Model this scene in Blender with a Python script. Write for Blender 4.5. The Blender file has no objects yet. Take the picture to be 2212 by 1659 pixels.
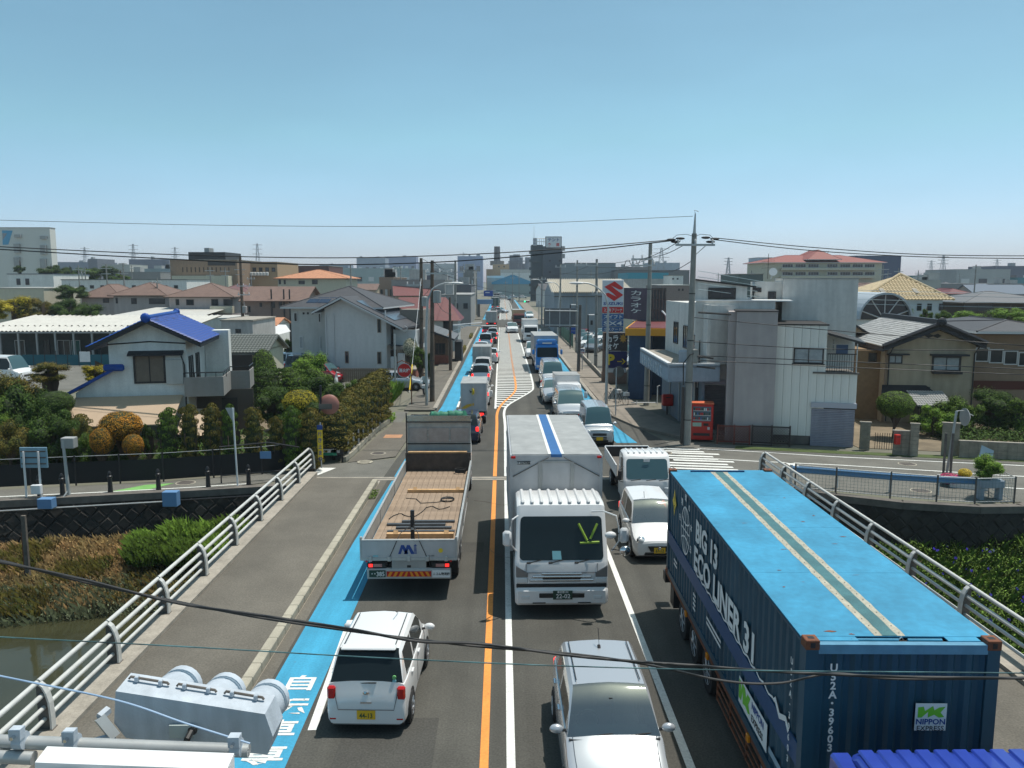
import bpy,bmesh,math,random
from mathutils import Vector,Matrix
from mathutils import noise as mnoise
random.seed(7)
R=math.radians
scene=bpy.context.scene
COL=scene.collection
# ----- camera, sky, sun, exposure
CAM_H=8.1
FPX=1720.0
PITCH=math.atan((829.5-608)/FPX)
YAW=math.atan(20/FPX)
cam_d=bpy.data.cameras.new('camera')
cam_d.sensor_width=36.0
cam_d.lens=36.0*FPX/2212.0
cam_d.clip_start=0.1
cam_d.clip_end=20000
cam=bpy.data.objects.new('camera',cam_d)
cam.location=(0,0,CAM_H)
cam.rotation_euler=(R(90)-PITCH,0,-YAW)
COL.objects.link(cam)
scene.camera=cam
SUN_DIR=Vector((0.27,0.13,1.0)).normalized()
SUN_EL=math.asin(SUN_DIR.z)
SUN_ROT=math.atan2(SUN_DIR.x,SUN_DIR.y)
world=bpy.data.worlds.new('World')
scene.world=world
world.use_nodes=True
wn=world.node_tree.nodes
bg=wn['Background']
sky=wn.new('ShaderNodeTexSky')
sky.sky_type='NISHITA'
sky.sun_disc=False
sky.sun_elevation=SUN_EL
sky.sun_rotation=SUN_ROT
sky.air_density=0.7
sky.dust_density=1.0
sky.ozone_density=5.0
tint=wn.new('ShaderNodeMix');tint.data_type='RGBA';tint.blend_type='MULTIPLY';tint.inputs[0].default_value=1.0
geo=wn.new('ShaderNodeTexCoord');sep=wn.new('ShaderNodeSeparateXYZ');world.node_tree.links.new(geo.outputs['Generated'],sep.inputs[0])
hz=wn.new('ShaderNodeMapRange');hz.inputs[1].default_value=.01;hz.inputs[2].default_value=.17;world.node_tree.links.new(sep.outputs[2],hz.inputs[0])
hm=wn.new('ShaderNodeMix');hm.data_type='RGBA';hm.inputs[6].default_value=(1.02,.92,.97,1);hm.inputs[7].default_value=(1.02,1.18,.88,1)
world.node_tree.links.new(hz.outputs[0],hm.inputs[0])
cl=wn.new('ShaderNodeTexNoise');cl.inputs['Scale'].default_value=2.2;cl.inputs['Detail'].default_value=5;cm_=wn.new('ShaderNodeMapping');cm_.inputs['Scale'].default_value=(1,1,4)
world.node_tree.links.new(geo.outputs['Generated'],cm_.inputs[0]);world.node_tree.links.new(cm_.outputs[0],cl.inputs['Vector'])
cr=wn.new('ShaderNodeMapRange');cr.inputs[1].default_value=.45;cr.inputs[2].default_value=.8;cr.inputs[3].default_value=1.0;cr.inputs[4].default_value=1.10;world.node_tree.links.new(cl.outputs[0],cr.inputs[0])
cv=wn.new('ShaderNodeMix');cv.data_type='RGBA';cv.blend_type='MULTIPLY';cv.inputs[0].default_value=1;world.node_tree.links.new(hm.outputs[2],cv.inputs[6]);world.node_tree.links.new(cr.outputs[0],cv.inputs[7])
world.node_tree.links.new(cv.outputs[2],tint.inputs[7])
world.node_tree.links.new(sky.outputs[0],tint.inputs[6]);world.node_tree.links.new(tint.outputs[2],bg.inputs[0])
bg.inputs[1].default_value=0.148
sun_d=bpy.data.lights.new('sun','SUN')
sun_d.energy=4.0
sun_d.angle=R(0.5)
sun_d.color=(1.0,0.955,0.89)
sun=bpy.data.objects.new('sun',sun_d)
sun.rotation_euler=SUN_DIR.to_track_quat('Z','Y').to_euler()
sun.location=(20,10,80)
COL.objects.link(sun)
scene.view_settings.view_transform='Standard'
scene.view_settings.look='None'
scene.view_settings.gamma=1.0
scene.view_settings.use_curve_mapping=False
scene.view_settings.exposure=0.2
# ----- survey helpers: where a sight line meets the ground or a wall plane
_cp,_sp=math.cos(PITCH),math.sin(PITCH)
def ray(x,y):
 u=(x-1106)/FPX;v=-(y-829.5)/FPX
 d=(u,_cp+v*_sp,-_sp+v*_cp)
 c,s=math.cos(YAW),math.sin(YAW)
 return(d[0]*c+d[1]*s,-d[0]*s+d[1]*c,d[2])
def gd(x,y,z=0.0):
 d=ray(x,y);t=(z-CAM_H)/d[2]
 return(d[0]*t,d[1]*t)
def at(x,y,Y):
 d=ray(x,y);t=Y/d[1]
 return(d[0]*t,CAM_H+d[2]*t)
 # ----- materials
def lin(h):
 if isinstance(h,(tuple,list)):return tuple(h)[:3]+(1,)
 h=h.lstrip('#')
 o=[]
 for i in(0,2,4):
  c=int(h[i:i+2],16)/255.0
  o.append(c/12.92 if c<=0.04045 else((c+0.055)/1.055)**2.4)
 return tuple(o)+(1,)
MATS={}
def mat(name,col,rough=0.7,metal=0.0,var=0.0,vscale=4.0,bump=0.0,bscale=40.0,col2=None,spec=0.5,coat=0.0,trans=0.0,ior=1.45,emit=None,estr=0.0,isl=0.0,streak=0.0,sscale=(3,3,.4),space='Object',fine=0.0,fscale=60.0,wear=None):
 if name in MATS:return MATS[name]
 m=bpy.data.materials.new(name);MATS[name]=m
 m.use_nodes=True
 nt=m.node_tree;n=nt.nodes;l=nt.links
 b=n['Principled BSDF']
 c=lin(col)
 b.inputs['Base Color'].default_value=c
 b.inputs['Roughness'].default_value=rough
 b.inputs['Metallic'].default_value=metal
 b.inputs['IOR'].default_value=ior
 b.inputs['Specular IOR Level'].default_value=spec
 if coat:b.inputs['Coat Weight'].default_value=coat;b.inputs['Coat Roughness'].default_value=.05
 if trans:b.inputs['Transmission Weight'].default_value=trans
 if emit is not None:
  b.inputs['Emission Color'].default_value=lin(emit);b.inputs['Emission Strength'].default_value=estr
 m.diffuse_color=c
 tc=None
 def coords():
  nonlocal tc
  if tc is None:
   if space=='World':
    g=n.new('ShaderNodeNewGeometry');tc=g.outputs['Position']
   else:
    g=n.new('ShaderNodeTexCoord');tc=g.outputs['Object']
  return tc
 cur=None
 if var>0 or col2 is not None:
  t=n.new('ShaderNodeTexNoise');t.inputs['Scale'].default_value=vscale;t.inputs['Detail'].default_value=6
  t.inputs['Roughness'].default_value=.65
  l.new(coords(),t.inputs['Vector'])
  r=n.new('ShaderNodeValToRGB');r.color_ramp.elements[0].position=.33;r.color_ramp.elements[1].position=.67
  c2=lin(col2)if col2 is not None else tuple(min(1,x*(1+var))for x in c[:3])+(1,)
  c1=c if col2 is not None else tuple(x*(1-var)for x in c[:3])+(1,)
  r.color_ramp.elements[0].color=c1;r.color_ramp.elements[1].color=c2
  l.new(t.outputs['Fac'],r.inputs[0]);cur=r.outputs[0]
 def mulby(fac_out,lo,hi,src):
  mr=n.new('ShaderNodeMapRange');mr.inputs[1].default_value=.3;mr.inputs[2].default_value=.7
  mr.inputs[3].default_value=lo;mr.inputs[4].default_value=hi
  l.new(fac_out,mr.inputs[0])
  mx=n.new('ShaderNodeMix');mx.data_type='RGBA';mx.blend_type='MULTIPLY';mx.inputs[0].default_value=1
  if src is None:mx.inputs[6].default_value=c
  else:l.new(src,mx.inputs[6])
  l.new(mr.outputs[0],mx.inputs[7])
  return mx.outputs[2]
 if streak>0:
  mp=n.new('ShaderNodeMapping');mp.inputs['Scale'].default_value=sscale
  l.new(coords(),mp.inputs[0])
  t=n.new('ShaderNodeTexNoise');t.inputs['Scale'].default_value=1;t.inputs['Detail'].default_value=5
  l.new(mp.outputs[0],t.inputs['Vector'])
  cur=mulby(t.outputs['Fac'],1-streak,1.0+streak*.25,cur)
 if fine>0:
  t=n.new('ShaderNodeTexNoise');t.inputs['Scale'].default_value=fscale;t.inputs['Detail'].default_value=2
  l.new(coords(),t.inputs['Vector'])
  cur=mulby(t.outputs['Fac'],1-fine,1+fine,cur)
 if isl>0:
  g=n.new('ShaderNodeNewGeometry')
  mr=n.new('ShaderNodeMapRange');mr.inputs[3].default_value=1-isl;mr.inputs[4].default_value=1+isl
  l.new(g.outputs['Random Per Island'],mr.inputs[0])
  mx=n.new('ShaderNodeMix');mx.data_type='RGBA';mx.blend_type='MULTIPLY';mx.inputs[0].default_value=1
  if cur is None:mx.inputs[6].default_value=c
  else:l.new(cur,mx.inputs[6])
  l.new(mr.outputs[0],mx.inputs[7]);cur=mx.outputs[2]
 if wear is not None:
  t=n.new('ShaderNodeTexNoise');t.inputs['Scale'].default_value=5.5;t.inputs['Detail'].default_value=9;t.inputs['Roughness'].default_value=.75
  l.new(coords(),t.inputs['Vector'])
  mr=n.new('ShaderNodeMapRange');mr.inputs[1].default_value=wear[3];mr.inputs[2].default_value=wear[3]+.10;l.new(t.outputs['Fac'],mr.inputs[0])
  mx=n.new('ShaderNodeMix');mx.data_type='RGBA';mx.inputs[7].default_value=tuple(wear[:3])+(1,)
  l.new(mr.outputs[0],mx.inputs[0])
  if cur is None:mx.inputs[6].default_value=c
  else:l.new(cur,mx.inputs[6])
  cur=mx.outputs[2]
 if cur is not None:l.new(cur,b.inputs['Base Color'])
 if bump>0:
  t=n.new('ShaderNodeTexNoise');t.inputs['Scale'].default_value=bscale;t.inputs['Detail'].default_value=4
  l.new(coords(),t.inputs['Vector'])
  bp=n.new('ShaderNodeBump');bp.inputs['Strength'].default_value=bump;bp.inputs['Distance'].default_value=.02
  l.new(t.outputs['Fac'],bp.inputs['Height']);l.new(bp.outputs[0],b.inputs['Normal'])
 return m
 # ----- mesh builder
class MB:
 def __init__(s):s.v=[];s.f=[];s.m=[];s.mats=[]
 def mi(s,m):
  if m is None:return 0
  if m not in s.mats:s.mats.append(m)
  return s.mats.index(m)
 def add(s,vs,fs,m=None):
  o=len(s.v);s.v+=[tuple(v)for v in vs];k=s.mi(m)
  for f in fs:s.f.append(tuple(i+o for i in f));s.m.append(k)
  return s
 def box(s,x0,x1,y0,y1,z0,z1,m=None,rz=0,piv=None,top=1.0):
  cx,cy=(x0+x1)/2,(y0+y1)/2
  vs=[]
  for z,k in((z0,1.0),(z1,top)):
   for x,y in((x0,y0),(x1,y0),(x1,y1),(x0,y1)):
    x,y=cx+(x-cx)*k,cy+(y-cy)*k
    if rz:
     px,py=piv or(cx,cy);c,q=math.cos(rz),math.sin(rz)
     x,y=px+(x-px)*c-(y-py)*q,py+(x-px)*q+(y-py)*c
    vs.append((x,y,z))
  return s.add(vs,[(0,3,2,1),(4,5,6,7),(0,1,5,4),(1,2,6,5),(2,3,7,6),(3,0,4,7)],m)
 def rbox(s,x0,x1,y0,y1,z0,z1,r=.05,m=None):
  """box with all edges chamfered"""
  xs,ys,zs=(x0,x0+r,x1-r,x1),(y0,y0+r,y1-r,y1),(z0,z0+r,z1-r,z1)
  def ring(z,a):
   if a:return[(x0+r,y0,z),(x1-r,y0,z),(x1,y0+r,z),(x1,y1-r,z),(x1-r,y1,z),(x0+r,y1,z),(x0,y1-r,z),(x0,y0+r,z)]
   q=r*.98
   return[(x0+r,y0+q,z),(x1-r,y0+q,z),(x1-q,y0+r,z),(x1-q,y1-r,z),(x1-r,y1-q,z),(x0+r,y1-q,z),(x0+q,y1-r,z),(x0+q,y0+r,z)]
  vs=ring(z0,0)+ring(z0+r,1)+ring(z1-r,1)+ring(z1,0)
  fs=[tuple(range(7,-1,-1)),tuple(range(24,32))]
  for k in range(3):
   for i in range(8):
    j=(i+1)%8
    fs.append((k*8+i,k*8+j,k*8+8+j,k*8+8+i))
  return s.add(vs,fs,m)
 def quad(s,a,b,c,d,m=None):return s.add([a,b,c,d],[(0,1,2,3)],m)
 def prism(s,poly,z0,z1,m=None):
  n=len(poly)
  a=sum(poly[i][0]*poly[(i+1)%n][1]-poly[(i+1)%n][0]*poly[i][1]for i in range(n))
  if a<0:poly=poly[::-1]
  vs=[(x,y,z0)for x,y in poly]+[(x,y,z1)for x,y in poly]
  fs=[tuple(range(n-1,-1,-1)),tuple(range(n,2*n))]+[(i,(i+1)%n,n+(i+1)%n,n+i)for i in range(n)]
  return s.add(vs,fs,m)
 def extr(s,prof,x0,x1,m=None,axis='x',caps=True):
  """profile of (a,b) extruded along an axis: x -> (x,a,b); y -> (a,y,b)"""
  n=len(prof)
  if axis=='x':P=lambda q,t:(t,q[0],q[1])
  else:P=lambda q,t:(q[0],t,q[1])
  vs=[P(q,x0)for q in prof]+[P(q,x1)for q in prof]
  fs=[(i,(i+1)%n,n+(i+1)%n,n+i)for i in range(n)]
  if caps:fs+=[tuple(range(n-1,-1,-1)),tuple(range(n,2*n))]
  return s.add(vs,fs,m)
 def cyl(s,p0,p1,r0,r1=None,n=8,m=None,caps=True):
  r1=r0 if r1 is None else r1
  p0,p1=Vector(p0),Vector(p1);d=p1-p0
  if d.length<1e-6:return s
  q=d.to_track_quat('Z','Y')
  vs=[]
  for p,r in((p0,r0),(p1,r1)):
   for i in range(n):
    a=2*math.pi*i/n
    vs.append(p+q@Vector((r*math.cos(a),r*math.sin(a),0)))
  fs=[(i,(i+1)%n,n+(i+1)%n,n+i)for i in range(n)]
  if caps:fs+=[tuple(range(n-1,-1,-1)),tuple(range(n,2*n))]
  return s.add(vs,fs,m)
 def tube(s,pts,r,n=6,m=None,caps=True):
  pts=[Vector(p)for p in pts];N=len(pts);vs=[];fs=[]
  rr=r if isinstance(r,(list,tuple))else[r]*N
  for k,p in enumerate(pts):
   d=(pts[min(k+1,N-1)]-pts[max(k-1,0)])
   d=d.normalized()if d.length>1e-9 else Vector((0,0,1))
   up=Vector((0,0,1))if abs(d.z)<.95 else Vector((0,1,0))
   a=d.cross(up).normalized();b=a.cross(d)
   for i in range(n):
    t=2*math.pi*i/n
    vs.append(p+(a*math.cos(t)+b*math.sin(t))*rr[k])
  for k in range(N-1):
   for i in range(n):
    j=(i+1)%n
    fs.append((k*n+i,k*n+n+i,k*n+n+j,k*n+j))
  if caps:fs+=[tuple(range(n)),tuple(range((N-1)*n+n-1,(N-1)*n-1,-1))]
  return s.add(vs,fs,m)
 def ell(s,c,r,m=None,nu=10,nv=6,rz=0):
  vs=[];fs=[]
  cz,sz=math.cos(rz),math.sin(rz)
  for j in range(nv+1):
   t=math.pi*j/nv
   for i in range(nu):
    p=2*math.pi*i/nu
    x,y,z=r[0]*math.sin(t)*math.cos(p),r[1]*math.sin(t)*math.sin(p),r[2]*math.cos(t)
    vs.append((c[0]+x*cz-y*sz,c[1]+x*sz+y*cz,c[2]+z))
  for j in range(nv):
   for i in range(nu):
    k=(i+1)%nu
    fs.append((j*nu+i,(j+1)*nu+i,(j+1)*nu+k,j*nu+k))
  return s.add(vs,fs,m)
 def lathe(s,prof,c,axis='z',n=16,m=None):
  """prof: list of (r, h)"""
  vs=[];fs=[]
  for r,h in prof:
   for i in range(n):
    a=2*math.pi*i/n;u,w=r*math.cos(a),r*math.sin(a)
    vs.append({'z':(c[0]+u,c[1]+w,c[2]+h),'x':(c[0]+h,c[1]+u,c[2]+w),'y':(c[0]+u,c[1]+h,c[2]+w)}[axis])
  for k in range(len(prof)-1):
   for i in range(n):
    j=(i+1)%n
    fs.append((k*n+i,k*n+j,k*n+n+j,k*n+n+i))
  fs+=[tuple(range(n-1,-1,-1)),tuple(range((len(prof)-1)*n,len(prof)*n))]
  return s.add(vs,fs,m)
 def mesh(s,name):
  me=bpy.data.meshes.new(name)
  me.from_pydata(s.v,[],s.f)
  for m in s.mats:me.materials.append(m)
  if len(s.mats)>1:me.polygons.foreach_set('material_index',s.m)
  me.update()
  return me
 def build(s,name,parent=None,m=None,smooth=None,fix=True):
  if m is not None and not s.mats:s.mats=[m]
  me=s.mesh(name)
  if fix:
   b=bmesh.new();b.from_mesh(me);bmesh.ops.recalc_face_normals(b,faces=b.faces);b.to_mesh(me);b.free()
  if smooth is not None:
   me.polygons.foreach_set('use_smooth',[True]*len(me.polygons))
   me.set_sharp_from_angle(angle=R(smooth))
  o=bpy.data.objects.new(name,me);COL.objects.link(o)
  if parent is not None:o.parent=parent
  return o
def tag(o,label=None,cat=None,group=None,kind=None):
 if label:o['label']=label
 if cat:o['category']=cat
 if group:o['group']=group
 if kind:o['kind']=kind
 return o
def thing(name,loc,label,cat,rz=0.0,group=None):
 o=bpy.data.objects.new(name,None);COL.objects.link(o)
 o.empty_display_size=.3
 o.location=loc;o.rotation_euler=(0,0,rz)
 return tag(o,label,cat,group)
def struct(mb,name,m=None,kind='structure',smooth=None,fix=True):
 return tag(mb.build(name,None,m,smooth,fix),kind=kind)
def copy_tree(root,loc=None,rz=None,label=None,group=None,scale=None):
 def rec(o,par):
  c=o.copy();COL.objects.link(c)
  if par is not None:c.parent=par
  for ch in list(o.children):rec(ch,c)
  return c
 c=rec(root,None)
 if loc is not None:c.location=loc
 if rz is not None:c.rotation_euler=(0,0,rz)
 if scale is not None:c.scale=scale
 if label:c['label']=label
 if group:c['group']=group
 return c
def inst(name,me,parent,loc=(0,0,0),rot=(0,0,0),sc=(1,1,1)):
 o=bpy.data.objects.new(name,me);COL.objects.link(o)
 o.parent=parent;o.location=loc;o.rotation_euler=rot;o.scale=sc
 return o
def recolor(root,old,new):
 for o in[root]+list(root.children_recursive):
  for sl in o.material_slots:
   if sl.material==old:
    sl.link='OBJECT';sl.material=new
def text_mesh(txt,size,m,name='lettering',depth=0.004,bold=0.0,align='CENTER',sx=1.0,spacing=1.0,vertical=False):
 """flat lettering in the XZ plane facing -Y, centred on the origin"""
 cu=bpy.data.curves.new(name,'FONT')
 cu.body='\n'.join(txt)if vertical else txt
 cu.size=size;cu.align_x=align;cu.align_y='CENTER'
 cu.extrude=depth;cu.offset=bold;cu.space_character=spacing
 cu.resolution_u=2
 if vertical:cu.space_line=.92
 o=bpy.data.objects.new(name,cu);COL.objects.link(o)
 bpy.context.view_layer.update()
 dg=bpy.context.evaluated_depsgraph_get()
 me=bpy.data.meshes.new_from_object(o.evaluated_get(dg))
 bpy.data.objects.remove(o);bpy.data.curves.remove(cu)
 me.name=name
 me.transform(Matrix.Diagonal((sx,1,1,1)))
 me.transform(Matrix.Rotation(R(90),4,'X'))
 me.materials.clear();me.materials.append(m)
 return me
def lettering(txt,size,m,parent,loc,rot=(0,0,0),name='lettering',**k):
 me=text_mesh(txt,size,m,name,**k)
 return inst(name,me,parent,loc,rot)
def fit(txt,w,h,m,parent,loc,rot=(0,0,0),bold=.0,name='lettering'):
 """lettering scaled to fill a box of width w and height h, centred at loc"""
 me=text_mesh(txt,1.0,m,name,depth=.004,bold=bold)
 xs=[v.co.x for v in me.vertices];zs=[v.co.z for v in me.vertices]
 cx,cz=(min(xs)+max(xs))/2,(min(zs)+max(zs))/2
 me.transform(Matrix.Translation((-cx,0,-cz)))
 me.transform(Matrix.Diagonal((w/(max(xs)-min(xs)),1,h/(max(zs)-min(zs)),1)))
 return inst(name,me,parent,loc,rot)
 # ----- palette
M_ASPH=mat('asphalt',(.078,.075,.064),.9,var=.16,vscale=.5,bump=.35,bscale=90,space='World',fine=.24,fscale=26,streak=.30,sscale=(1.5,.03,1))
M_ASPH2=mat('asphalt_side_street',(.135,.130,.112),.92,var=.16,vscale=.7,bump=.35,bscale=80,space='World',fine=.2,fscale=20)
M_WALK=mat('asphalt_sidewalk',(.135,.122,.100),.93,var=.14,vscale=.6,bump=.3,bscale=90,space='World',fine=.2,fscale=24,streak=.18,sscale=(.5,.08,1))
M_WALKC=mat('pavement_concrete',(.22,.19,.155),.93,var=.2,vscale=.9,bump=.3,bscale=50,space='World',fine=.12)
M_CONC=mat('concrete',(.30,.27,.225),.9,var=.2,vscale=2.5,bump=.3,bscale=40,space='World',fine=.12,fscale=30)
M_CONCD=mat('concrete_dark',(.13,.115,.10),.92,var=.25,vscale=2,bump=.3,bscale=40,space='World')
M_KERB=mat('kerb_stone',(.36,.33,.26),.9,var=.14,vscale=1.5,space='World',fine=.12,bump=.2)
M_LINEW=mat('line_white',(.66,.66,.62),.75,space='World',var=.1,vscale=1.3,fine=.12,fscale=18,wear=(.10,.096,.083,.60))
M_LINEO=mat('line_orange',(.72,.27,.055),.75,space='World',var=.08,vscale=1.3,fine=.1,fscale=18,wear=(.10,.096,.083,.61))
M_LINEOF=mat('line_orange_worn',(.42,.22,.12),.8,space='World',var=.15,vscale=1.3)
M_BLUE=mat('lane_blue',(.045,.30,.47),.8,space='World',var=.10,vscale=.8,fine=.1,fscale=22,streak=.2,sscale=(3,.25,1),wear=(.10,.096,.083,.63))
M_DIRT=mat('dirt',(.19,.15,.10),.95,space='World',var=.3,vscale=.6,bump=.5,bscale=20)
M_GROUND=mat('town_ground',(.17,.155,.13),.95,space='World',col2=(.12,.125,.08),vscale=.04,bump=.3)
M_GRASS=mat('grass',(.06,.085,.022),.9,space='World',var=.3,vscale=2,bump=.5,bscale=30)
M_STEELG=mat('galvanised_steel',(.42,.43,.42),.45,.35,var=.12,vscale=3)
M_RAIL=mat('rail_grey',(.56,.56,.53),.5,.1,var=.08,vscale=2,streak=.1)
M_POLE=mat('pole_concrete',(.27,.265,.24),.85,var=.12,vscale=2,streak=.2)
M_POLEB=mat('pole_brown',(.13,.095,.07),.9,var=.2,vscale=2,streak=.3)
M_WIRE=mat('wire_black',(.02,.02,.02),.55)
M_WIREG=mat('wire_grey',(.30,.38,.40),.5)
M_BLACK=mat('black_plastic',(.018,.018,.018),.5)
M_BLACKF=mat('black_metal',(.02,.02,.022),.45,var=.1)
M_RUBBER=mat('tyre_rubber',(.022,.022,.022),.85)
M_RIM=mat('wheel_rim',(.45,.46,.47),.35,.7)
M_CHROME=mat('chrome',(.7,.7,.7),.12,1.0)
M_GLASS=mat('car_glass',(.012,.018,.020),.05,spec=.35)
M_GLASSB=mat('windscreen_glass',(.045,.095,.105),.05,spec=1.0)
M_WIN=mat('window_glass',(.03,.036,.04),.08,spec=.7)
M_CURT=mat('window_curtain',(.30,.33,.34),.25,var=.2,vscale=3,spec=.6)
M_FRAME=mat('window_frame_dark',(.035,.03,.028),.5)
M_FRAMEW=mat('window_frame_white',(.55,.55,.54),.5)
M_WHITE=mat('white_paint',(.70,.70,.69),.4,var=.04,vscale=2)
M_CARW=mat('car_white',(.68,.68,.67),.28,coat=.6)
M_TRUCKW=mat('truck_white',(.66,.66,.65),.32,coat=.4,var=.04,vscale=2)
M_CARS=mat('car_silver',(.50,.52,.54),.26,.45,coat=.6)
M_CARK=mat('car_black',(.012,.013,.018),.18,coat=.8)
M_CARN=mat('car_navy',(.015,.02,.05),.2,coat=.8)
M_CARR=mat('car_red',(.30,.02,.03),.22,coat=.8)
M_CARG=mat('car_grey',(.20,.21,.22),.25,.5,coat=.6)
M_LAMPR=mat('lamp_red',(.45,.01,.01),.2,coat=.5)
M_BRAKE=mat('brake_lit',(.8,.03,.03),.3,emit='ff2a24',estr=1.6)
M_LAMPW=mat('lamp_clear',(.6,.62,.62),.1,spec=.9)
M_LAMPO=mat('lamp_orange',(.75,.25,.02),.2)
M_PLATEY=mat('plate_yellow',(.72,.42,.02),.5)
M_PLATEW=mat('plate_white',(.65,.66,.62),.5)
M_PLATEG=mat('plate_green',(.015,.05,.035),.5)
M_INK=mat('ink_black',(.02,.02,.02),.6)
M_INKG=mat('ink_green',(.01,.07,.04),.6)
M_INKW=mat('ink_white',(.72,.72,.70),.6)
M_INKB=mat('ink_blue',(.015,.055,.24),.6)
M_INKR=mat('ink_red',(.58,.02,.015),.5)
M_INKY=mat('ink_yellow',(.75,.52,.02),.5)
M_RED=mat('vending_red',(.50,.018,.012),.35,var=.08)
M_REDTOP=mat('vending_top',(.62,.14,.06),.5)
M_ALU=mat('aluminium_panel',(.44,.445,.45),.5,.35,var=.08,vscale=1.5,streak=.12)
M_ALUD=mat('aluminium_grey',(.36,.36,.345),.55,.2,var=.1,vscale=1.5,streak=.15)
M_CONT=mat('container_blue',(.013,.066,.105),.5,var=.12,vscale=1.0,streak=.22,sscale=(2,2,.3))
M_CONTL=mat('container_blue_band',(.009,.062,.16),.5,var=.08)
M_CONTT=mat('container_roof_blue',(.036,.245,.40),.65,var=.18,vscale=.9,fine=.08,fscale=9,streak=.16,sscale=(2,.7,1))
M_RUST=mat('rusty_metal',(.22,.075,.03),.85,col2=(.10,.045,.03),vscale=8)
M_TAPE=mat('roof_sealing_strip',(.36,.34,.27),.8,var=.18,vscale=5,fine=.15,fscale=30)
M_TEAL=mat('roof_channel',(.05,.14,.15),.55,var=.2,vscale=3,fine=.15)
M_WOODBED=mat('bed_plank',(.30,.22,.155),.85,var=.2,vscale=2,streak=.25,sscale=(8,.5,4))
M_TIMBER=mat('timber',(.48,.30,.15),.8,var=.2,vscale=4)
M_TIMBERD=mat('timber_end',(.20,.08,.04),.85,var=.2,vscale=4)
M_TARP=mat('green_tarp',(.03,.17,.10),.6,var=.3,vscale=6,bump=.6,bscale=8)
M_WALLW=mat('render_white',(.70,.70,.66),.85,var=.07,vscale=1.2,streak=.12,fine=.05,fscale=12)
M_WALLW2=mat('render_offwhite',(.47,.47,.44),.85,var=.06,vscale=1.2,streak=.10)
M_WALLG=mat('render_grey',(.42,.41,.39),.85,var=.1,vscale=1.2,streak=.2)
M_WALLP=mat('render_pinkgrey',(.40,.355,.34),.85,var=.06,vscale=1.2,streak=.12)
M_WALLT=mat('render_tan',(.42,.34,.24),.88,var=.08,vscale=1.5,streak=.18)
M_WALLB=mat('render_brown',(.27,.19,.13),.88,var=.08,vscale=1.5,streak=.12)
M_WALLC=mat('render_cream',(.52,.49,.38),.85,var=.05,streak=.08)
M_SIDING=mat('siding_light',(.76,.73,.66),.8,var=.06,vscale=1,streak=.15,sscale=(4,4,.3))
M_STONE=mat('stone_dark',(.036,.032,.027),.95,var=.4,vscale=1.4,bump=.7,bscale=14,space='World')
M_BLOCK=mat('wall_block',(.27,.24,.185),.92,var=.22,vscale=3,bump=.4,bscale=25,space='World',streak=.3)
M_ROOFK=mat('slate_roof_dark',(.055,.055,.06),.65,var=.14,vscale=2,fine=.12,fscale=14,streak=.1)
M_ROOFBR=mat('slate_roof_brown',(.15,.095,.075),.8,var=.14,vscale=1.5,fine=.15,fscale=10)
M_ROOFRED=mat('roof_red_metal',(.13,.028,.028),.55,var=.12,vscale=2,fine=.12)
M_TILEB=mat('tile_blue_glazed',(.004,.048,.24),.5,isl=.5,var=.15,vscale=4)
M_TILEG=mat('tile_silver_grey',(.33,.33,.32),.38,isl=.22,var=.15,vscale=4)
M_TILEK=mat('tile_ridge_dark',(.022,.022,.026),.5,var=.2)
M_TILEO=mat('tile_tan',(.42,.33,.20),.75,isl=.3,var=.25,vscale=3)
M_TILEOR=mat('tile_orange',(.42,.19,.10),.75,var=.25,vscale=2.5,isl=.2)
M_TILEGR=mat('tile_green_grey',(.10,.11,.10),.6,isl=.2,var=.15,vscale=3)
M_SOLAR=mat('solar_panel',(.012,.016,.035),.12,spec=.9)
M_ROOFW=mat('roof_white_metal',(.50,.485,.44),.6,.1,var=.08,vscale=.8)
M_ROOFTAN=mat('awning_tan',(.42,.31,.21),.7,var=.06,vscale=1)
M_WATER=mat('river_water',(.035,.036,.018),.06,spec=.6,bump=.18,bscale=2.2,space='World',col2=(.05,.05,.025),vscale=.4)
M_TRUNK=mat('bark',(.075,.055,.04),.95,var=.3,vscale=6,bump=.6)
M_LEAFD=mat('leaf_dark',(.045,.080,.014),.8,spec=.2,isl=.5,var=.3,vscale=1.5)
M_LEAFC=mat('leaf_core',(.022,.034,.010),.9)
M_LEAFM=mat('leaf_mid',(.085,.14,.02),.8,spec=.2,isl=.5,var=.3,vscale=1.5)
M_LEAFY=mat('leaf_yellow',(.34,.28,.025),.8,spec=.2,isl=.45,var=.3,vscale=1.5)
M_LEAFO=mat('leaf_orange',(.46,.19,.02),.8,spec=.2,isl=.5,col2=(.17,.11,.015),vscale=.9)
M_LEAFOL=mat('leaf_olive',(.17,.12,.026),.8,spec=.2,isl=.5,col2=(.07,.085,.018),vscale=1.2)
M_LEAFL=mat('leaf_bright',(.15,.25,.035),.8,spec=.2,isl=.4,var=.2,vscale=2)
M_DRY=mat('dry_reed',(.44,.26,.11),.9,isl=.5,col2=(.20,.17,.06),vscale=.8)
M_FLOWB=mat('flower_blue',(.03,.015,.30),.6)
M_FLOWP=mat('flower_pink',(.55,.04,.16),.6)
M_FLOWW=mat('flower_cream',(.55,.52,.38),.7)
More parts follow.
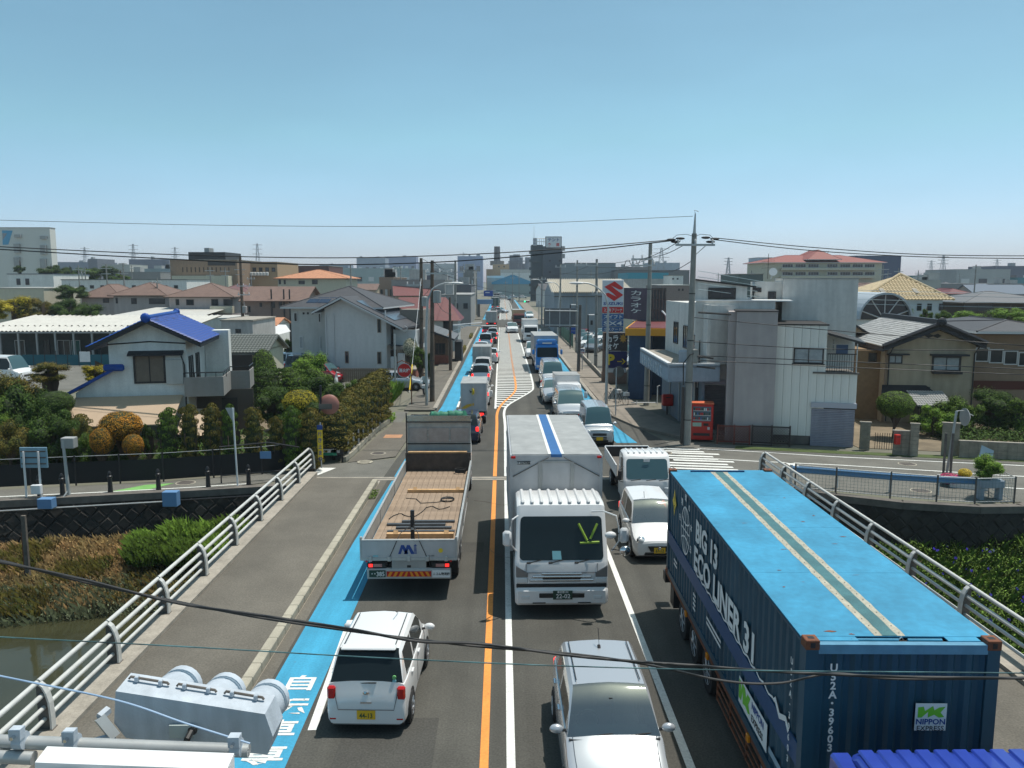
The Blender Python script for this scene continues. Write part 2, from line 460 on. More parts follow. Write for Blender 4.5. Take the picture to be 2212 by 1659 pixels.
def thin_glass(name,tint):
 m=bpy.data.materials.new(name);m.use_nodes=True;n=m.node_tree.nodes;l=m.node_tree.links;n.remove(n['Principled BSDF'])
 tr=n.new('ShaderNodeBsdfTransparent');tr.inputs[0].default_value=tint+(1,);g=n.new('ShaderNodeBsdfGlossy');g.inputs['Roughness'].default_value=.03
 f=n.new('ShaderNodeLayerWeight');f.inputs[0].default_value=.35;mx=n.new('ShaderNodeMixShader');mr=n.new('ShaderNodeMapRange');mr.inputs[3].default_value=.30;mr.inputs[4].default_value=.85
 l.new(f.outputs['Fresnel'],mr.inputs[0]);l.new(mr.outputs[0],mx.inputs[0]);l.new(tr.outputs[0],mx.inputs[1]);l.new(g.outputs[0],mx.inputs[2]);l.new(mx.outputs[0],n['Material Output'].inputs[0]);return m
M_GLASST=thin_glass('windscreen_clear',(.42,.58,.56));M_GLASSS=thin_glass('side_glass_smoked',(.16,.19,.19))
M_SEAT=mat('seat_fabric',(.14,.135,.13),.9,var=.1);M_DASH=mat('dashboard',(.07,.072,.075),.6)
def cabin(t,W,z,y0,y1,yw):
 """seats, dashboard and wheel inside a car whose cabin floor runs y0..y1; yw = windscreen base"""
 q=MB();q.rbox(-W*.40,W*.40,yw-.12,yw+.42,z-.30,z+.02,.05,M_DASH);q.build('dashboard',t)
 q=MB();q.box(-W*.44,W*.44,y0,y1,.30,.34,M_DASH);q.build('cabin_floor',t)
 for s in(-1,1):
  q=MB();q.rbox(s*W*.22-.23,s*W*.22+.23,yw+.75,yw+1.25,.45,z-.25,.05,M_SEAT);q.rbox(s*W*.22-.22,s*W*.22+.22,yw+1.12,yw+1.30,z-.28,z+.26,.05,M_SEAT);q.rbox(s*W*.22-.12,s*W*.22+.12,yw+1.16,yw+1.26,z+.28,z+.44,.03,M_SEAT);q.build('front_seat',t)
 q=MB();q.rbox(-W*.40,W*.40,yw+1.75,yw+2.3,.45,z-.22,.05,M_SEAT);q.rbox(-W*.40,W*.40,yw+2.2,yw+2.36,z-.25,z+.22,.05,M_SEAT);q.build('rear_seat',t)
 c=(-W*.22,yw+.55,z-.02);q=MB();q.tube([(c[0]+.18*math.cos(a*.449),c[1]+.05*math.sin(a*.449),c[2]+.16*math.sin(a*.449))for a in range(15)],.015,5,M_BLACK);q.build('steering_wheel',t)
 # === SETTING
def strip(name,L,Rr,z,m,y0=None):
 """sheet between two polylines of (x, y) running up the road"""
 mb=MB();n=len(L)
 vs=[(x,y,z)for x,y in L]+[(x,y,z)for x,y in Rr]
 mb.add(vs,[(i,n+i,n+i+1,i+1)for i in range(n-1)],m)
 return mb
WALL_L=[(-400,-62),(-60,19.6),(-30,26.1),(-18.53,28.75),(-12.16,30.1),(-8.6,30.9)]
WALL_R=[(11.0,30.4),(12.58,29.2),(14.63,28.15),(17.1,27.55),(18.7,27.6),(20.2,28.4),(40,34),(400,110)]
mb=MB()
poly=WALL_L+[(-8.6,32.0),(11.0,32.0)]+WALL_R+[(2600,1200),(2600,7000),(-2600,7000),(-2600,100)]
mb.add([(x,y,-.03)for x,y in poly],[tuple(range(len(poly)))],M_GROUND)
struct(mb,'ground')
mb=MB();mb.box(-400,400,-60,1.0,-3.5,-.05,M_GROUND);struct(mb,'near_bank')
mb=MB();mb.quad((-400,-30,-2.75),(400,-30,-2.75),(400,60,-2.75),(-400,60,-2.75),M_WATER);struct(mb,'river_water')
mb=MB()
mb.box(-8.35,11.05,1.0,32.1,-.75,-.012,M_CONC)
mb.box(-8.35,-7.75,1.0,32.6,-.012,.22,M_CONC)
mb.box(10.35,11.05,1.0,32.0,-.012,.22,M_CONC)
mb.box(-8.6,11.0,31.2,32.4,-3.4,-.76,M_CONCD)
struct(mb,'bridge_deck')
L=[(-5.0,1),(-5.0,32),(-4.9,36),(-4.25,50),(-4.15,145),(-4.6,200),(-4.9,300),(-6,420),(-14,560)]
Rr=[(8.3,1),(8.3,32),(8.3,40),(6.2,50),(6.15,145),(6.1,200),(5.9,300),(5.2,420),(-2,560)]
struct(strip('road',L,Rr,0.0,M_ASPH),'road')
mb=MB()
mb.add([(8.2,31.9,-.004),(11.0,30.9,-.004),(14.6,29.6,-.004),(17.2,28.6,-.004),(24,28.2,-.004),(60,19,-.004),(60,27.5,-.004),(23.6,35.2,-.004),(16.7,37.3,-.004),(14.0,38.1,-.004),(9.6,39.6,-.004),(7.0,40.5,-.004),(6.0,42,-.004)],[tuple(range(13))],M_ASPH2)
mb.add([(-4.6,32.3,-.004),(-8.2,32.6,-.004),(-12.2,30.2,-.004),(-18.7,28.8,-.004),(-60,20,-.004),(-60,22.5,-.004),(-18.7,30.9,-.004),(-13.8,31.9,-.004),(-9.2,33.6,-.004),(-8.0,34.9,-.004),(-5.0,36,-.004)],[tuple(range(11))],M_ASPH2)
for x0,x1,y0,y1 in((-60,-4.0,145,168),(6.0,70,145,168),(-9.5,-5.9,45.5,49.5)):
 mb.quad((x0,y0,-.006),(x1,y0,-.006),(x1,y1,-.006),(x0,y1,-.006),M_ASPH2)
struct(mb,'side_street')
mb=MB()
mb.box(-7.75,-5.3,1,31.9,-.012,.13,M_WALK)
struct(mb,'pavement')
mb=MB();mb.box(8.35,10.35,1,31.9,-.012,.13,M_WALK);struct(mb,'pavement')
def slab(poly,z0,z1,m,name='pavement'):
 q=MB();q.prism(poly,z0,z1,m);return struct(q,name)
slab([(-5.0,36.4),(-7.0,35.2),(-6.8,38),(-6.65,41),(-6.25,45.5),(-4.75,45.5),(-4.95,40)],-.02,.02,M_WALK)
slab([(-4.3,49.5),(-6.2,49.5),(-6.2,78),(-7.1,94),(-7.5,143),(-4.3,143)],-.02,.10,M_WALK)
slab([(-4.6,170),(-8,170),(-8.5,300),(-5.3,300)],-.02,.10,M_WALK)
slab([(6.55,47),(7.4,43.6),(9.2,40.6),(14.2,39.0),(14.2,40.5),(10.5,41.5),(8.9,50),(8.4,60),(8.15,66),(6.45,66)],-.02,.12,M_WALKC)
slab([(6.4,66.4),(8.1,66.4),(8.3,91),(8.5,112),(9.0,143),(6.4,143)],-.02,.12,M_WALKC)
slab([(6.3,170),(9,170),(9,300),(6.2,300)],-.02,.12,M_WALKC)
for poly in([(11.3,38.0),(16.2,36.75),(16.6,37.3),(11.6,38.7)],[(16.2,36.75),(24,34.9),(24.2,35.6),(16.6,37.3)]):
 q=MB();q.prism(poly,-.02,.012,M_GRASS);struct(q,'verge')
KERB=MB();KERB.rbox(-.11,.11,0,.588,-.05,.21,.02,M_KERB);KERB_ME=KERB.mesh('kerb_stone')
KERB2=MB();KERB2.rbox(-.14,.14,0,1.98,-.05,.15,.02,M_CONC);KERB2_ME=KERB2.mesh('kerb_stone')
kr=MB();kr.box(-5.02,-4.75,1,32,-.01,.006,M_WALK)
kerb_root=tag(kr.build('gutter_strip'),kind='structure')
y=8.0
while y<31.2:inst('kerb_stone',KERB_ME,kerb_root,(-5.15,y,0));y+=.6
kr=MB();kr.box(6.15,6.42,46,143,-.01,.006,M_CONCD)
kerb_root=tag(kr.build('gutter_strip'),kind='structure')
for k in range(46):inst('kerb_stone',KERB2_ME,kerb_root,(6.30+(.2 if k<2 else 0),47.5+2*k,0))
kr=MB();kr.box(-4.45,-4.2,50,143,-.01,.006,M_CONCD)
kerb_root=tag(kr.build('gutter_strip'),kind='structure')
for k in range(45):inst('kerb_stone',KERB2_ME,kerb_root,(-4.32,50+2*k,0))
mb=MB();mb.box(-8.0,8.3,32.0,32.22,-.01,.006,M_CONC);mb.box(-8.0,8.3,32.3,32.52,-.01,.006,M_CONC)
mb.box(-8.0,8.3,32.22,32.3,-.012,.003,M_BLACK)
struct(mb,'expansion_joint')
rq=random.Random(2)
for(x0,x1,y0,y1)in((-3.2,-.6,23.2,24.1),(.4,2.9,33.0,47.5),(-2.9,-1.2,12.2,14.0),(3.5,5.9,31.0,31.7),(-2.8,-.8,37.5,44.5),(3.0,5.0,49.5,62.0),(-2.9,-.7,70,84)):
 q=MB();q.quad((x0,y0,.0025),(x1,y0,.0025),(x1,y1,.0025),(x0,y1,.0025),mat('asphalt_patch',(.060,.058,.051),.92,var=.12,vscale=.8,space='World',fine=.25,fscale=26));struct(q,'road_patch')
for k in range(9):
 x,y=rq.uniform(-2.8,5.5),rq.uniform(11,46);L=[];a=rq.uniform(0,6.28)
 for j in range(8):L.append((x,y,.005));x+=.28*math.cos(a);y+=.35*math.sin(a);a+=rq.uniform(-.5,.5)
 q=MB();q.tube(L,.009,4,M_CONCD);struct(q,'road_crack')
Z1,Z2=.004,.008
L=[(-4.68,1),(-4.68,24),(-4.55,31.9)];Rr=[(-3.62,1),(-3.72,24),(-3.62,31.9)]
struct(strip('b',L,Rr,Z1,M_BLUE),'cycle_lane')
L=[(-4.55,32.6),(-4.5,36),(-3.98,51.5),(-3.89,73),(-3.78,141.4)];Rr=[(-3.6,32.6),(-3.5,36),(-2.98,51.5),(-3.02,73),(-3.1,141.4)]
struct(strip('b',L,Rr,Z1,M_BLUE),'cycle_lane')
struct(strip('b',[(-4.3,171),(-4.35,240),(-4.6,330)],[(-3.4,171),(-3.5,240),(-3.8,330)],Z1,M_BLUE),'cycle_lane')
struct(strip('b',[(5.75,39.5),(5.3,44.8),(5.18,60),(5.22,68),(5.3,141)],[(6.8,39.5),(6.27,44.8),(6.08,60),(6.05,85),(6.05,141)],Z1,M_BLUE),'cycle_lane')
struct(strip('b',[(5.15,172),(5.1,240),(4.9,353)],[(6.05,172),(5.95,240),(5.6,353)],Z1,M_BLUE),'cycle_lane')
def line(pts,w,m=M_LINEW,name='lane_marking',z=Z2):
 L=[];Rr=[]
 for i,(x,y)in enumerate(pts):
  a=pts[max(i-1,0)];b=pts[min(i+1,len(pts)-1)]
  dx,dy=b[0]-a[0],b[1]-a[1];d=math.hypot(dx,dy);nx,ny=dy/d,-dx/d
  L.append((x-nx*w/2,y-ny*w/2));Rr.append((x+nx*w/2,y+ny*w/2))
 return struct(strip('l',L,Rr,z,m),name)
def smooth_pts(P,n=6):
 out=[]
 for i in range(len(P)-1):
  p0=P[max(i-1,0)];p1=P[i];p2=P[i+1];p3=P[min(i+2,len(P)-1)]
  for k in range(n):
   t=k/n
   out.append(tuple(.5*((2*p1[j])+(-p0[j]+p2[j])*t+(2*p0[j]-5*p1[j]+4*p2[j]-p3[j])*t*t+(-p0[j]+3*p1[j]-3*p2[j]+p3[j])*t**3)for j in(0,1)))
 return out+[P[-1]]
line([(-.32,1),(-.34,31.9)],.15,M_LINEO)
line(smooth_pts([(-.34,32.6),(-.34,44),(-.34,49),(0,52.8),(.74,57.3),(1.0,60.9),(1.0,68)]),.16,M_LINEO)
line([(1.0,68),(.92,85),(.92,142)],.16,M_LINEOF)
line([(.92,171),(.85,360)],.16,M_LINEOF)
line([(.13,1),(.13,31.9)],.15)
line(smooth_pts([(.13,32.6),(.13,44),(.08,49),(.34,51.9),(1.2,55.2),(2.04,58.4),(2.34,60.9),(2.44,67.7),(2.44,82),(2.38,142)]),.15)
line([(-.48,50.5),(-.52,68),(-.6,142)],.13)
line([(-.62,171),(-.85,360)],.13);line([(2.42,171),(2.86,268),(2.43,363)],.13)
line([(3.15,1),(3.15,31.9)],.15);line([(3.13,36.5),(3.12,46)],.13)
line([(-3.68,18.35),(-3.48,13.6)],.16);line([(-3.45,13.55),(-3.45,1)],.15)if False else None
line([(-3.7,25),(-3.7,29)],.15)
for k in range(11):line([(-2.94,51.1+3.35*k*1.25),(-2.94,53.6+3.35*k*1.25)],.14)
def hx(y):
 P=[(49.3,.1),(51.9,.34),(55.2,1.2),(58.4,2.04),(60.9,2.34),(67.7,2.44),(82,2.44),(142,2.38)]
 for(a,xa),(b,xb)in zip(P,P[1:]):
  if a<=y<=b:return xa+(xb-xa)*(y-a)/(b-a)
 return 2.4
mb=MB();y=51.2
while y<141.5:
 xr=hx(y)-.05
 sl=.12
 mb.add([(-.44,y+sl*1.4,Z1),(xr,y-sl,Z1),(xr,y-sl+.42,Z1),(-.44,y+sl*1.4+.42,Z1)],[(0,1,2,3)],M_LINEW)
 y+=1.02
struct(mb,'hatched_island_marking')
mb=MB();y=172.5
while y<360:
 mb.add([(-.6,y+.1,Z1),(2.4,y-.1,Z1),(2.4,y+.35,Z1),(-.6,y+.55,Z1)],[(0,1,2,3)],M_LINEW);y+=1.15
struct(mb,'hatched_island_marking')
mb=MB()
for k in range(9):mb.box(-3.6+k*.95,-3.15+k*.95,170.2,171.0,-.01,Z1,M_LINEW)
for k in range(6):mb.box(-4.1+k*.5,-3.85+k*.5,141.6,142.4,-.01,Z1,M_LINEW)
y=172
while y<350:mb.box(5.0,5.16,y,y+1.6,-.01,Z2,M_LINEW);y+=3.3
struct(mb,'lane_marking')
mb=MB();dx,dy=math.cos(R(-15)),math.sin(R(-15))
for k in range(11):
 a=38.35-.52*k;xl=7.2+.02*k;w=2.35+.06*k
 if k in(2,5):xl+=.5
 if k==10:w=1.6
 x1=xl+w;s_=-.17
 mb.add([(xl,a,Z1),(x1,a+s_*w,Z1),(x1,a+s_*w-.27,Z1),(xl,a-.27,Z1)],[(0,3,2,1)],M_LINEW)
struct(mb,'zebra_crossing')
line([(9.5,38.05),(12.1,37.3),(15.5,36.15),(23.1,34.25),(40,30)],.13)
line([(9.8,35.78),(11.4,35.3),(15,34.45),(19,33.2),(21,32.5),(24,31.8)],.13)
line([(12.9,35.0),(12.95,33.1)],.38)
line([(16.3,31.75),(17.8,31.35),(20.2,30.4),(24,29.4)],.13)
mb=MB()
for ox,oy in((15.0,33.38),(17.45,32.68)):
 a=R(-16);c,s=math.cos(a),math.sin(a)
 P=[(0,.05),(.9,.05),(.9,.18),(1.9,0),(.9,-.18),(.9,-.05),(.4,-.05),(.4,-.14),(0,0)]
 mb.add([(ox+x*c-yy*s,oy+x*s+yy*c,Z1)for x,yy in P],[tuple(range(len(P)))],M_LINEW)
struct(mb,'arrow_marking')
line([(-19.7,29.5),(-15.21,30.3),(-12.46,30.9),(-10.2,31.5)],.10)
mb=MB()
mb.add([(-15.25,30.34,Z1),(-13.9,30.62,Z1),(-13.3,31.62,Z1),(-14.35,31.35,Z1)],[(0,1,2,3)],mat('green_paint',(.16,.36,.10),.8,var=.2,vscale=2,space='World'))
struct(mb,'green_path_marking')
mb=MB();mb.add([(-8.1,33.1,Z1),(-7.85,32.75,Z1),(-7.3,34.2,Z1),(-8.05,34.25,Z1)],[(0,1,2,3)],M_LINEW);struct(mb,'stop_bar')
x0,y0=gd(*[(900+1420/4.424)/1.47559,(1150+1095/4.424)/1.47559]);x1,y1=gd(*[(900+1690/4.424)/1.47559,(1150+1065/4.424)/1.47559])
mb=MB();mb.box(x0,x1,y0,y0+.9,.0,.028,M_LINEOF);struct(mb,'orange_path_marking')
for(px,py)in((847,2.1),):
 pass
def manhole(px,py,r,z,label,m=M_CONCD):
 x,y=gd(px,py,z)
 t=thing('manhole_cover',(x,y,z),label,'manhole cover')
 q=MB();q.lathe([(r,0),(r,.006),(r*.93,.008)],(0,0,0),n=20);q.build('cover',t,m)
 q=MB();q.lathe([(r*1.12,-.004),(r*1.12,.004),(r*1.01,.005)],(0,0,0),n=20);q.build('surround',t,M_KERB)
 for k in range(4):
  q=MB();q.box(-r*.7,r*.7,-r*.6+k*r*.4,-r*.5+k*r*.4,.007,.012,M_BLACKF);q.build('rib',t)
manhole((900+1165/4.424)/1.47559,(1150+1425/4.424)/1.47559,.32,.02,'pale round manhole cover on the left pavement by the hedge corner',M_KERB)
manhole((900+1350/4.424)/1.47559,(1150+1305/4.424)/1.47559,.32,.02,'dark round manhole cover on the left pavement farther along the hedge')
manhole((2664+840/3.687)/1.47559,(1350+475/3.687)/1.47559,.35,.0,'dark manhole cover in the right side street past the arrows')
manhole((2664+1000/3.687)/1.47559,(1350+790/3.687)/1.47559,.35,.0,'manhole cover behind the mesh fence and blue guardrail at right')
manhole((2100+60/3.687)/1.47559,(1350+345/3.687)/1.47559,.35,.0,'dark manhole cover beside the zebra stripes')
manhole((1190/2.011)/1.47559,(1300+480/2.011)/1.47559,.35,.0,'brown manhole cover on the path left of the bridge')
for ch,yy in(('自',15.28),('転',14.4),('車',13.6),('専',12.78),('用',11.96)):
 me=text_mesh(ch,.74,M_LINEW,'lane_lettering',depth=.001,bold=.018)
 me.transform(Matrix.Rotation(R(-90),4,'X'))
 me.transform(Matrix.Diagonal((1.0,.85,1,1)))
 o=bpy.data.objects.new('lane_lettering',me);COL.objects.link(o);o.location=(-4.12,yy,Z2+.002);o['kind']='structure'
 # ----- river banks and retaining walls
def ret_wall(P,foot,label,nmax,stone=.42,seed=1,cap=True,xr=None):
 rnd=random.Random(seed)
 root=thing('retaining_wall',(P[0][0],P[0][1],0),label,'retaining wall')
 ox,oy=P[0]
 core=MB();capm=MB()
 for(ax,ay),(bx,by)in zip(P,P[1:]):
  dx,dy=bx-ax,by-ay;d=math.hypot(dx,dy);nx,ny=dy/d,-dx/d
  b=.32
  core.add([(ax-ox,ay-oy,-.05),(bx-ox,by-oy,-.05),(bx-ox+nx*b,by-oy+ny*b,foot-.8),(ax-ox+nx*b,ay-oy+ny*b,foot-.8)],[(0,1,2,3)],M_STONE)
  if cap:capm.add([(ax-ox-nx*.3,ay-oy-ny*.3,.1),(bx-ox-nx*.3,by-oy-ny*.3,.1),(bx-ox+nx*.06,by-oy+ny*.06,.1),(ax-ox+nx*.06,ay-oy+ny*.06,.1),(ax-ox-nx*.3,ay-oy-ny*.3,-.16),(bx-ox-nx*.3,by-oy-ny*.3,-.16),(bx-ox+nx*.06,by-oy+ny*.06,-.16),(ax-ox+nx*.06,ay-oy+ny*.06,-.16)],[(0,1,2,3),(3,2,6,7),(0,4,5,1),(0,3,7,4),(1,5,6,2)],M_CONCD)
 core.build('backing',root)
 if cap:capm.build('coping',root)
 ms=[]
 h=stone/2*1.38
 for k in range(6):
  q=MB();g=h-.018;j=[rnd.uniform(-.02,.02)for _ in range(8)]
  a=[(-g+j[0],j[1]),(j[2],-g+j[3]),(g+j[4],j[5]),(j[6],g+j[7])]
  q.add([(x,0,z)for x,z in a]+[(x*rnd.uniform(.72,.88),-.02-.05*rnd.random(),z*rnd.uniform(.72,.88))for x,z in a],[(0,1,5,4),(1,2,6,5),(2,3,7,6),(3,0,4,7),(4,5,6,7)],M_STONE)
  ms.append(q.mesh('stone'))
 n=0
 for(ax,ay),(bx,by)in zip(P,P[1:]):
  dx,dy=bx-ax,by-ay;d=math.hypot(dx,dy);nx,ny=dy/d,-dx/d;ang=math.atan2(dy,dx)
  if xr and(bx<xr[0]or ax>xr[1]):continue
  rows=int((-.2-foot)/h)+1
  for r in range(rows):
   z=-.16-h*.9-r*h
   s=(r%2)*h+h*.5
   while s<d:
    f=(-z)/(-foot+.8)
    x,y=ax+dx/d*s+nx*.32*f,ay+dy/d*s+ny*.32*f
    if(xr is None or xr[0]<x<xr[1])and n<nmax:
     inst('stone',ms[rnd.randrange(6)],root,(x-ox,y-oy,z),(R(-6)+rnd.uniform(-.07,.07),rnd.uniform(-.14,.14),ang+rnd.uniform(-.07,.07)));n+=1
    s+=2*h
 return root
ret_wall(WALL_L[1:],-1.75,'long dark retaining wall of diagonal stones on the left bank under the black fence',300,xr=(-21.5,-8.7))
ret_wall(WALL_R[:-1],-2.2,'curved dark stone retaining wall below the mesh fence on the right bank',300,seed=2,xr=(11,25))
def bank(poly_top,poly_bot,m,name,n=24,rough=.18,seed=3):
 mb=MB();N=len(poly_top);vs=[];fs=[];K=8
 def lerp(P,t):
  k=t*(len(P)-1);i=min(int(k),len(P)-2);f=k-i
  return[P[i][j]+(P[i+1][j]-P[i][j])*f for j in range(3)]
 for i in range(n+1):
  a=lerp(poly_top,i/n);b=lerp(poly_bot,i/n)
  for k in range(K+1):
   f=k/K;p=[a[j]+(b[j]-a[j])*f for j in range(3)]
   p[2]+=rough*mnoise.noise((p[0]*.9,p[1]*.9,seed))*(1 if 0<k<K else .2)
   vs.append(p)
 for i in range(n):
  for k in range(K):fs.append((i*(K+1)+k,i*(K+1)+k+1,(i+1)*(K+1)+k+1,(i+1)*(K+1)+k))
 mb.add(vs,fs,m)
 return struct(mb,name,smooth=60)
bank([(-45,22.5,-1.5),(-22,27.6,-1.5),(-14,29.3,-1.55),(-8.6,30.6,-1.6),(-8,31.5,-1.6)],[(-45,19.0,-2.9),(-22,24.2,-2.9),(-16,24.6,-2.9),(-12.5,25.6,-2.9),(-8,26.5,-2.9)],M_DIRT,'left_river_bank')
bank([(10.5,30.0,-1.9),(14.6,28.0,-1.9),(18.5,27.5,-1.7),(22,29,-1.5),(45,34,-1.5)],[(10.5,24.5,-2.9),(14,22.5,-2.9),(17.5,21.5,-2.9),(22,20.5,-2.9),(45,22,-2.9)],M_DIRT,'right_river_bank',seed=9)
# ----- bridge railings
def bridge_rail(x,ys,side,label,yend):
 root=thing('bridge_railing',(x,ys[0],.22),label,'railing',group=None)
 fl=MB();prof=[(0,-.02),(.0,.25),(.015,.5),(.06,.68),(.12,.80),(.19,.86)]
 t=.018
 P1=[(a*side,z)for a,z in prof];P2=[((a+.035)*side,z-(.02 if z>.8 else 0))for a,z in prof][::-1]
 fl.extr(P1+P2,-.065,.065,axis='y')
 flm=fl.mesh('flange');flm.materials.append(M_RAIL)
 b=bmesh.new();b.from_mesh(flm);bmesh.ops.recalc_face_normals(b,faces=b.faces);b.to_mesh(flm);b.free()
 wb=MB();P1=[((a+.035)*side,z-.01)for a,z in prof];P2=[(.26*side,z-.01)for a,z in prof][::-1]
 wb.extr(P1+P2,-.012,.012,axis='y');wb.box(min(-.02*side,.28*side),max(-.02*side,.28*side),-.09,.09,-.02,.012);wbm=wb.mesh('web');wbm.materials.append(M_CONCD)
 rails=[(.235,.86),(.16,.62),(.14,.40),(.14,.18)]
 for k,y in enumerate(ys):
  p=inst('post',flm,root,(0,y-ys[0],0));inst('web',wbm,p)
 for a,z in rails:
  for y0,y1 in zip(ys,ys[1:]):
   q=MB();q.cyl((a*side,y0-ys[0]+.02,z),(a*side,y1-ys[0]-.02,z),.047 if z>.5 else .04,n=10)
   q.build('rail',root,M_RAIL,smooth=40)
 return root
ysL=[8.4+2.482*k for k in range(11)]
bridge_rail(-7.99,ysL,-1,'grey four-bar railing along the left side of the bridge',33)
ysR=[7.9+2.43*k for k in range(11)]
bridge_rail(10.62,ysR,1,'grey four-bar railing along the right side of the bridge beyond the container',33)
# === VEHICLES
def wheel_mesh(r,w,rim=M_RIM,dish=.3):
 q=MB();q.lathe([(r*.62,-w/2),(r*.95,-w/2),(r,-w/2+.03),(r,w/2-.03),(r*.95,w/2),(r*.62,w/2)],(0,0,0),'x',20,M_RUBBER)
 tyre=q.mesh('tyre')
 q=MB()
 q.lathe([(r*.64,-w/2+.01),(r*.60,-w/2-.005),(r*.5,-w/2+.04),(r*.2,-w/2+.02),(r*.12,-w/2-.01)],(0,0,0),'x',14,rim)
 for k in range(6):
  a=k*math.pi/3
  q.cyl((-w/2+.01,r*.15*math.cos(a),r*.15*math.sin(a)),(-w/2+.01,r*.58*math.cos(a),r*.58*math.sin(a)),.03,.02,5,rim)
 rimm=q.mesh('rim')
 for me in(tyre,rimm):
  b=bmesh.new();b.from_mesh(me);bmesh.ops.recalc_face_normals(b,faces=b.faces);b.to_mesh(me);b.free()
  me.polygons.foreach_set('use_smooth',[True]*len(me.polygons));me.set_sharp_from_angle(angle=R(40))
 return tyre,rimm
_wh={}
def add_wheel(root,x,y,r=.28,w=.17,rim=True):
 k=(r,w)
 if k not in _wh:_wh[k]=wheel_mesh(r,w)
 ty,ri=_wh[k]
 p=bpy.data.objects.new('wheel',ty);COL.objects.link(p);p.parent=root
 p.location=(x,y,r);p.rotation_euler=(0,0,0 if x<0 else math.pi)
 if rim:inst('rim',ri,p)
 return p
def loft_car(L,W,H,st,clear=.17,fine=True):
 """st: list of (y, width factor, belt height, greenhouse 0..1, crown) ; returns vertex grid by station"""
 grid=[]
 for(y,wf,zb,g,*ex)in st:
  w=W/2*wf
  lo=ex[0]if ex else clear
  tum=.80 if g else .86
  top=H if g>=1 else H*g if g>0 else 0
  if g>0:
   zr=zb+(H-zb)*g
   sec=[(w*.90,lo),(w*.985,lo+.10),(w,(lo+zb)/2),(w*.985,zb-.07),(w*.955,zb),(w*.93,zb+.012),(w*(.93+(tum-.93)*.9*g),zb+(zr-zb)*.84),(w*(.93+(.74-.93)*g),zb+(zr-zb)*.95),(w*.40,zr-.004),(0,zr+.012)]
  else:
   sec=[(w*.90,lo),(w*.985,lo+.10),(w,(lo+zb)/2),(w*.985,zb-.07),(w*.955,zb),(w*.93,zb+.012),(w*.88,zb+.028),(w*.80,zb+.042),(w*.40,zb+.065),(0,zb+.07)]
  full=[(-x,z)for x,z in sec]+[(x,z)for x,z in sec[-2::-1]]
  grid.append([(x,y,z)for x,z in full])
 return grid
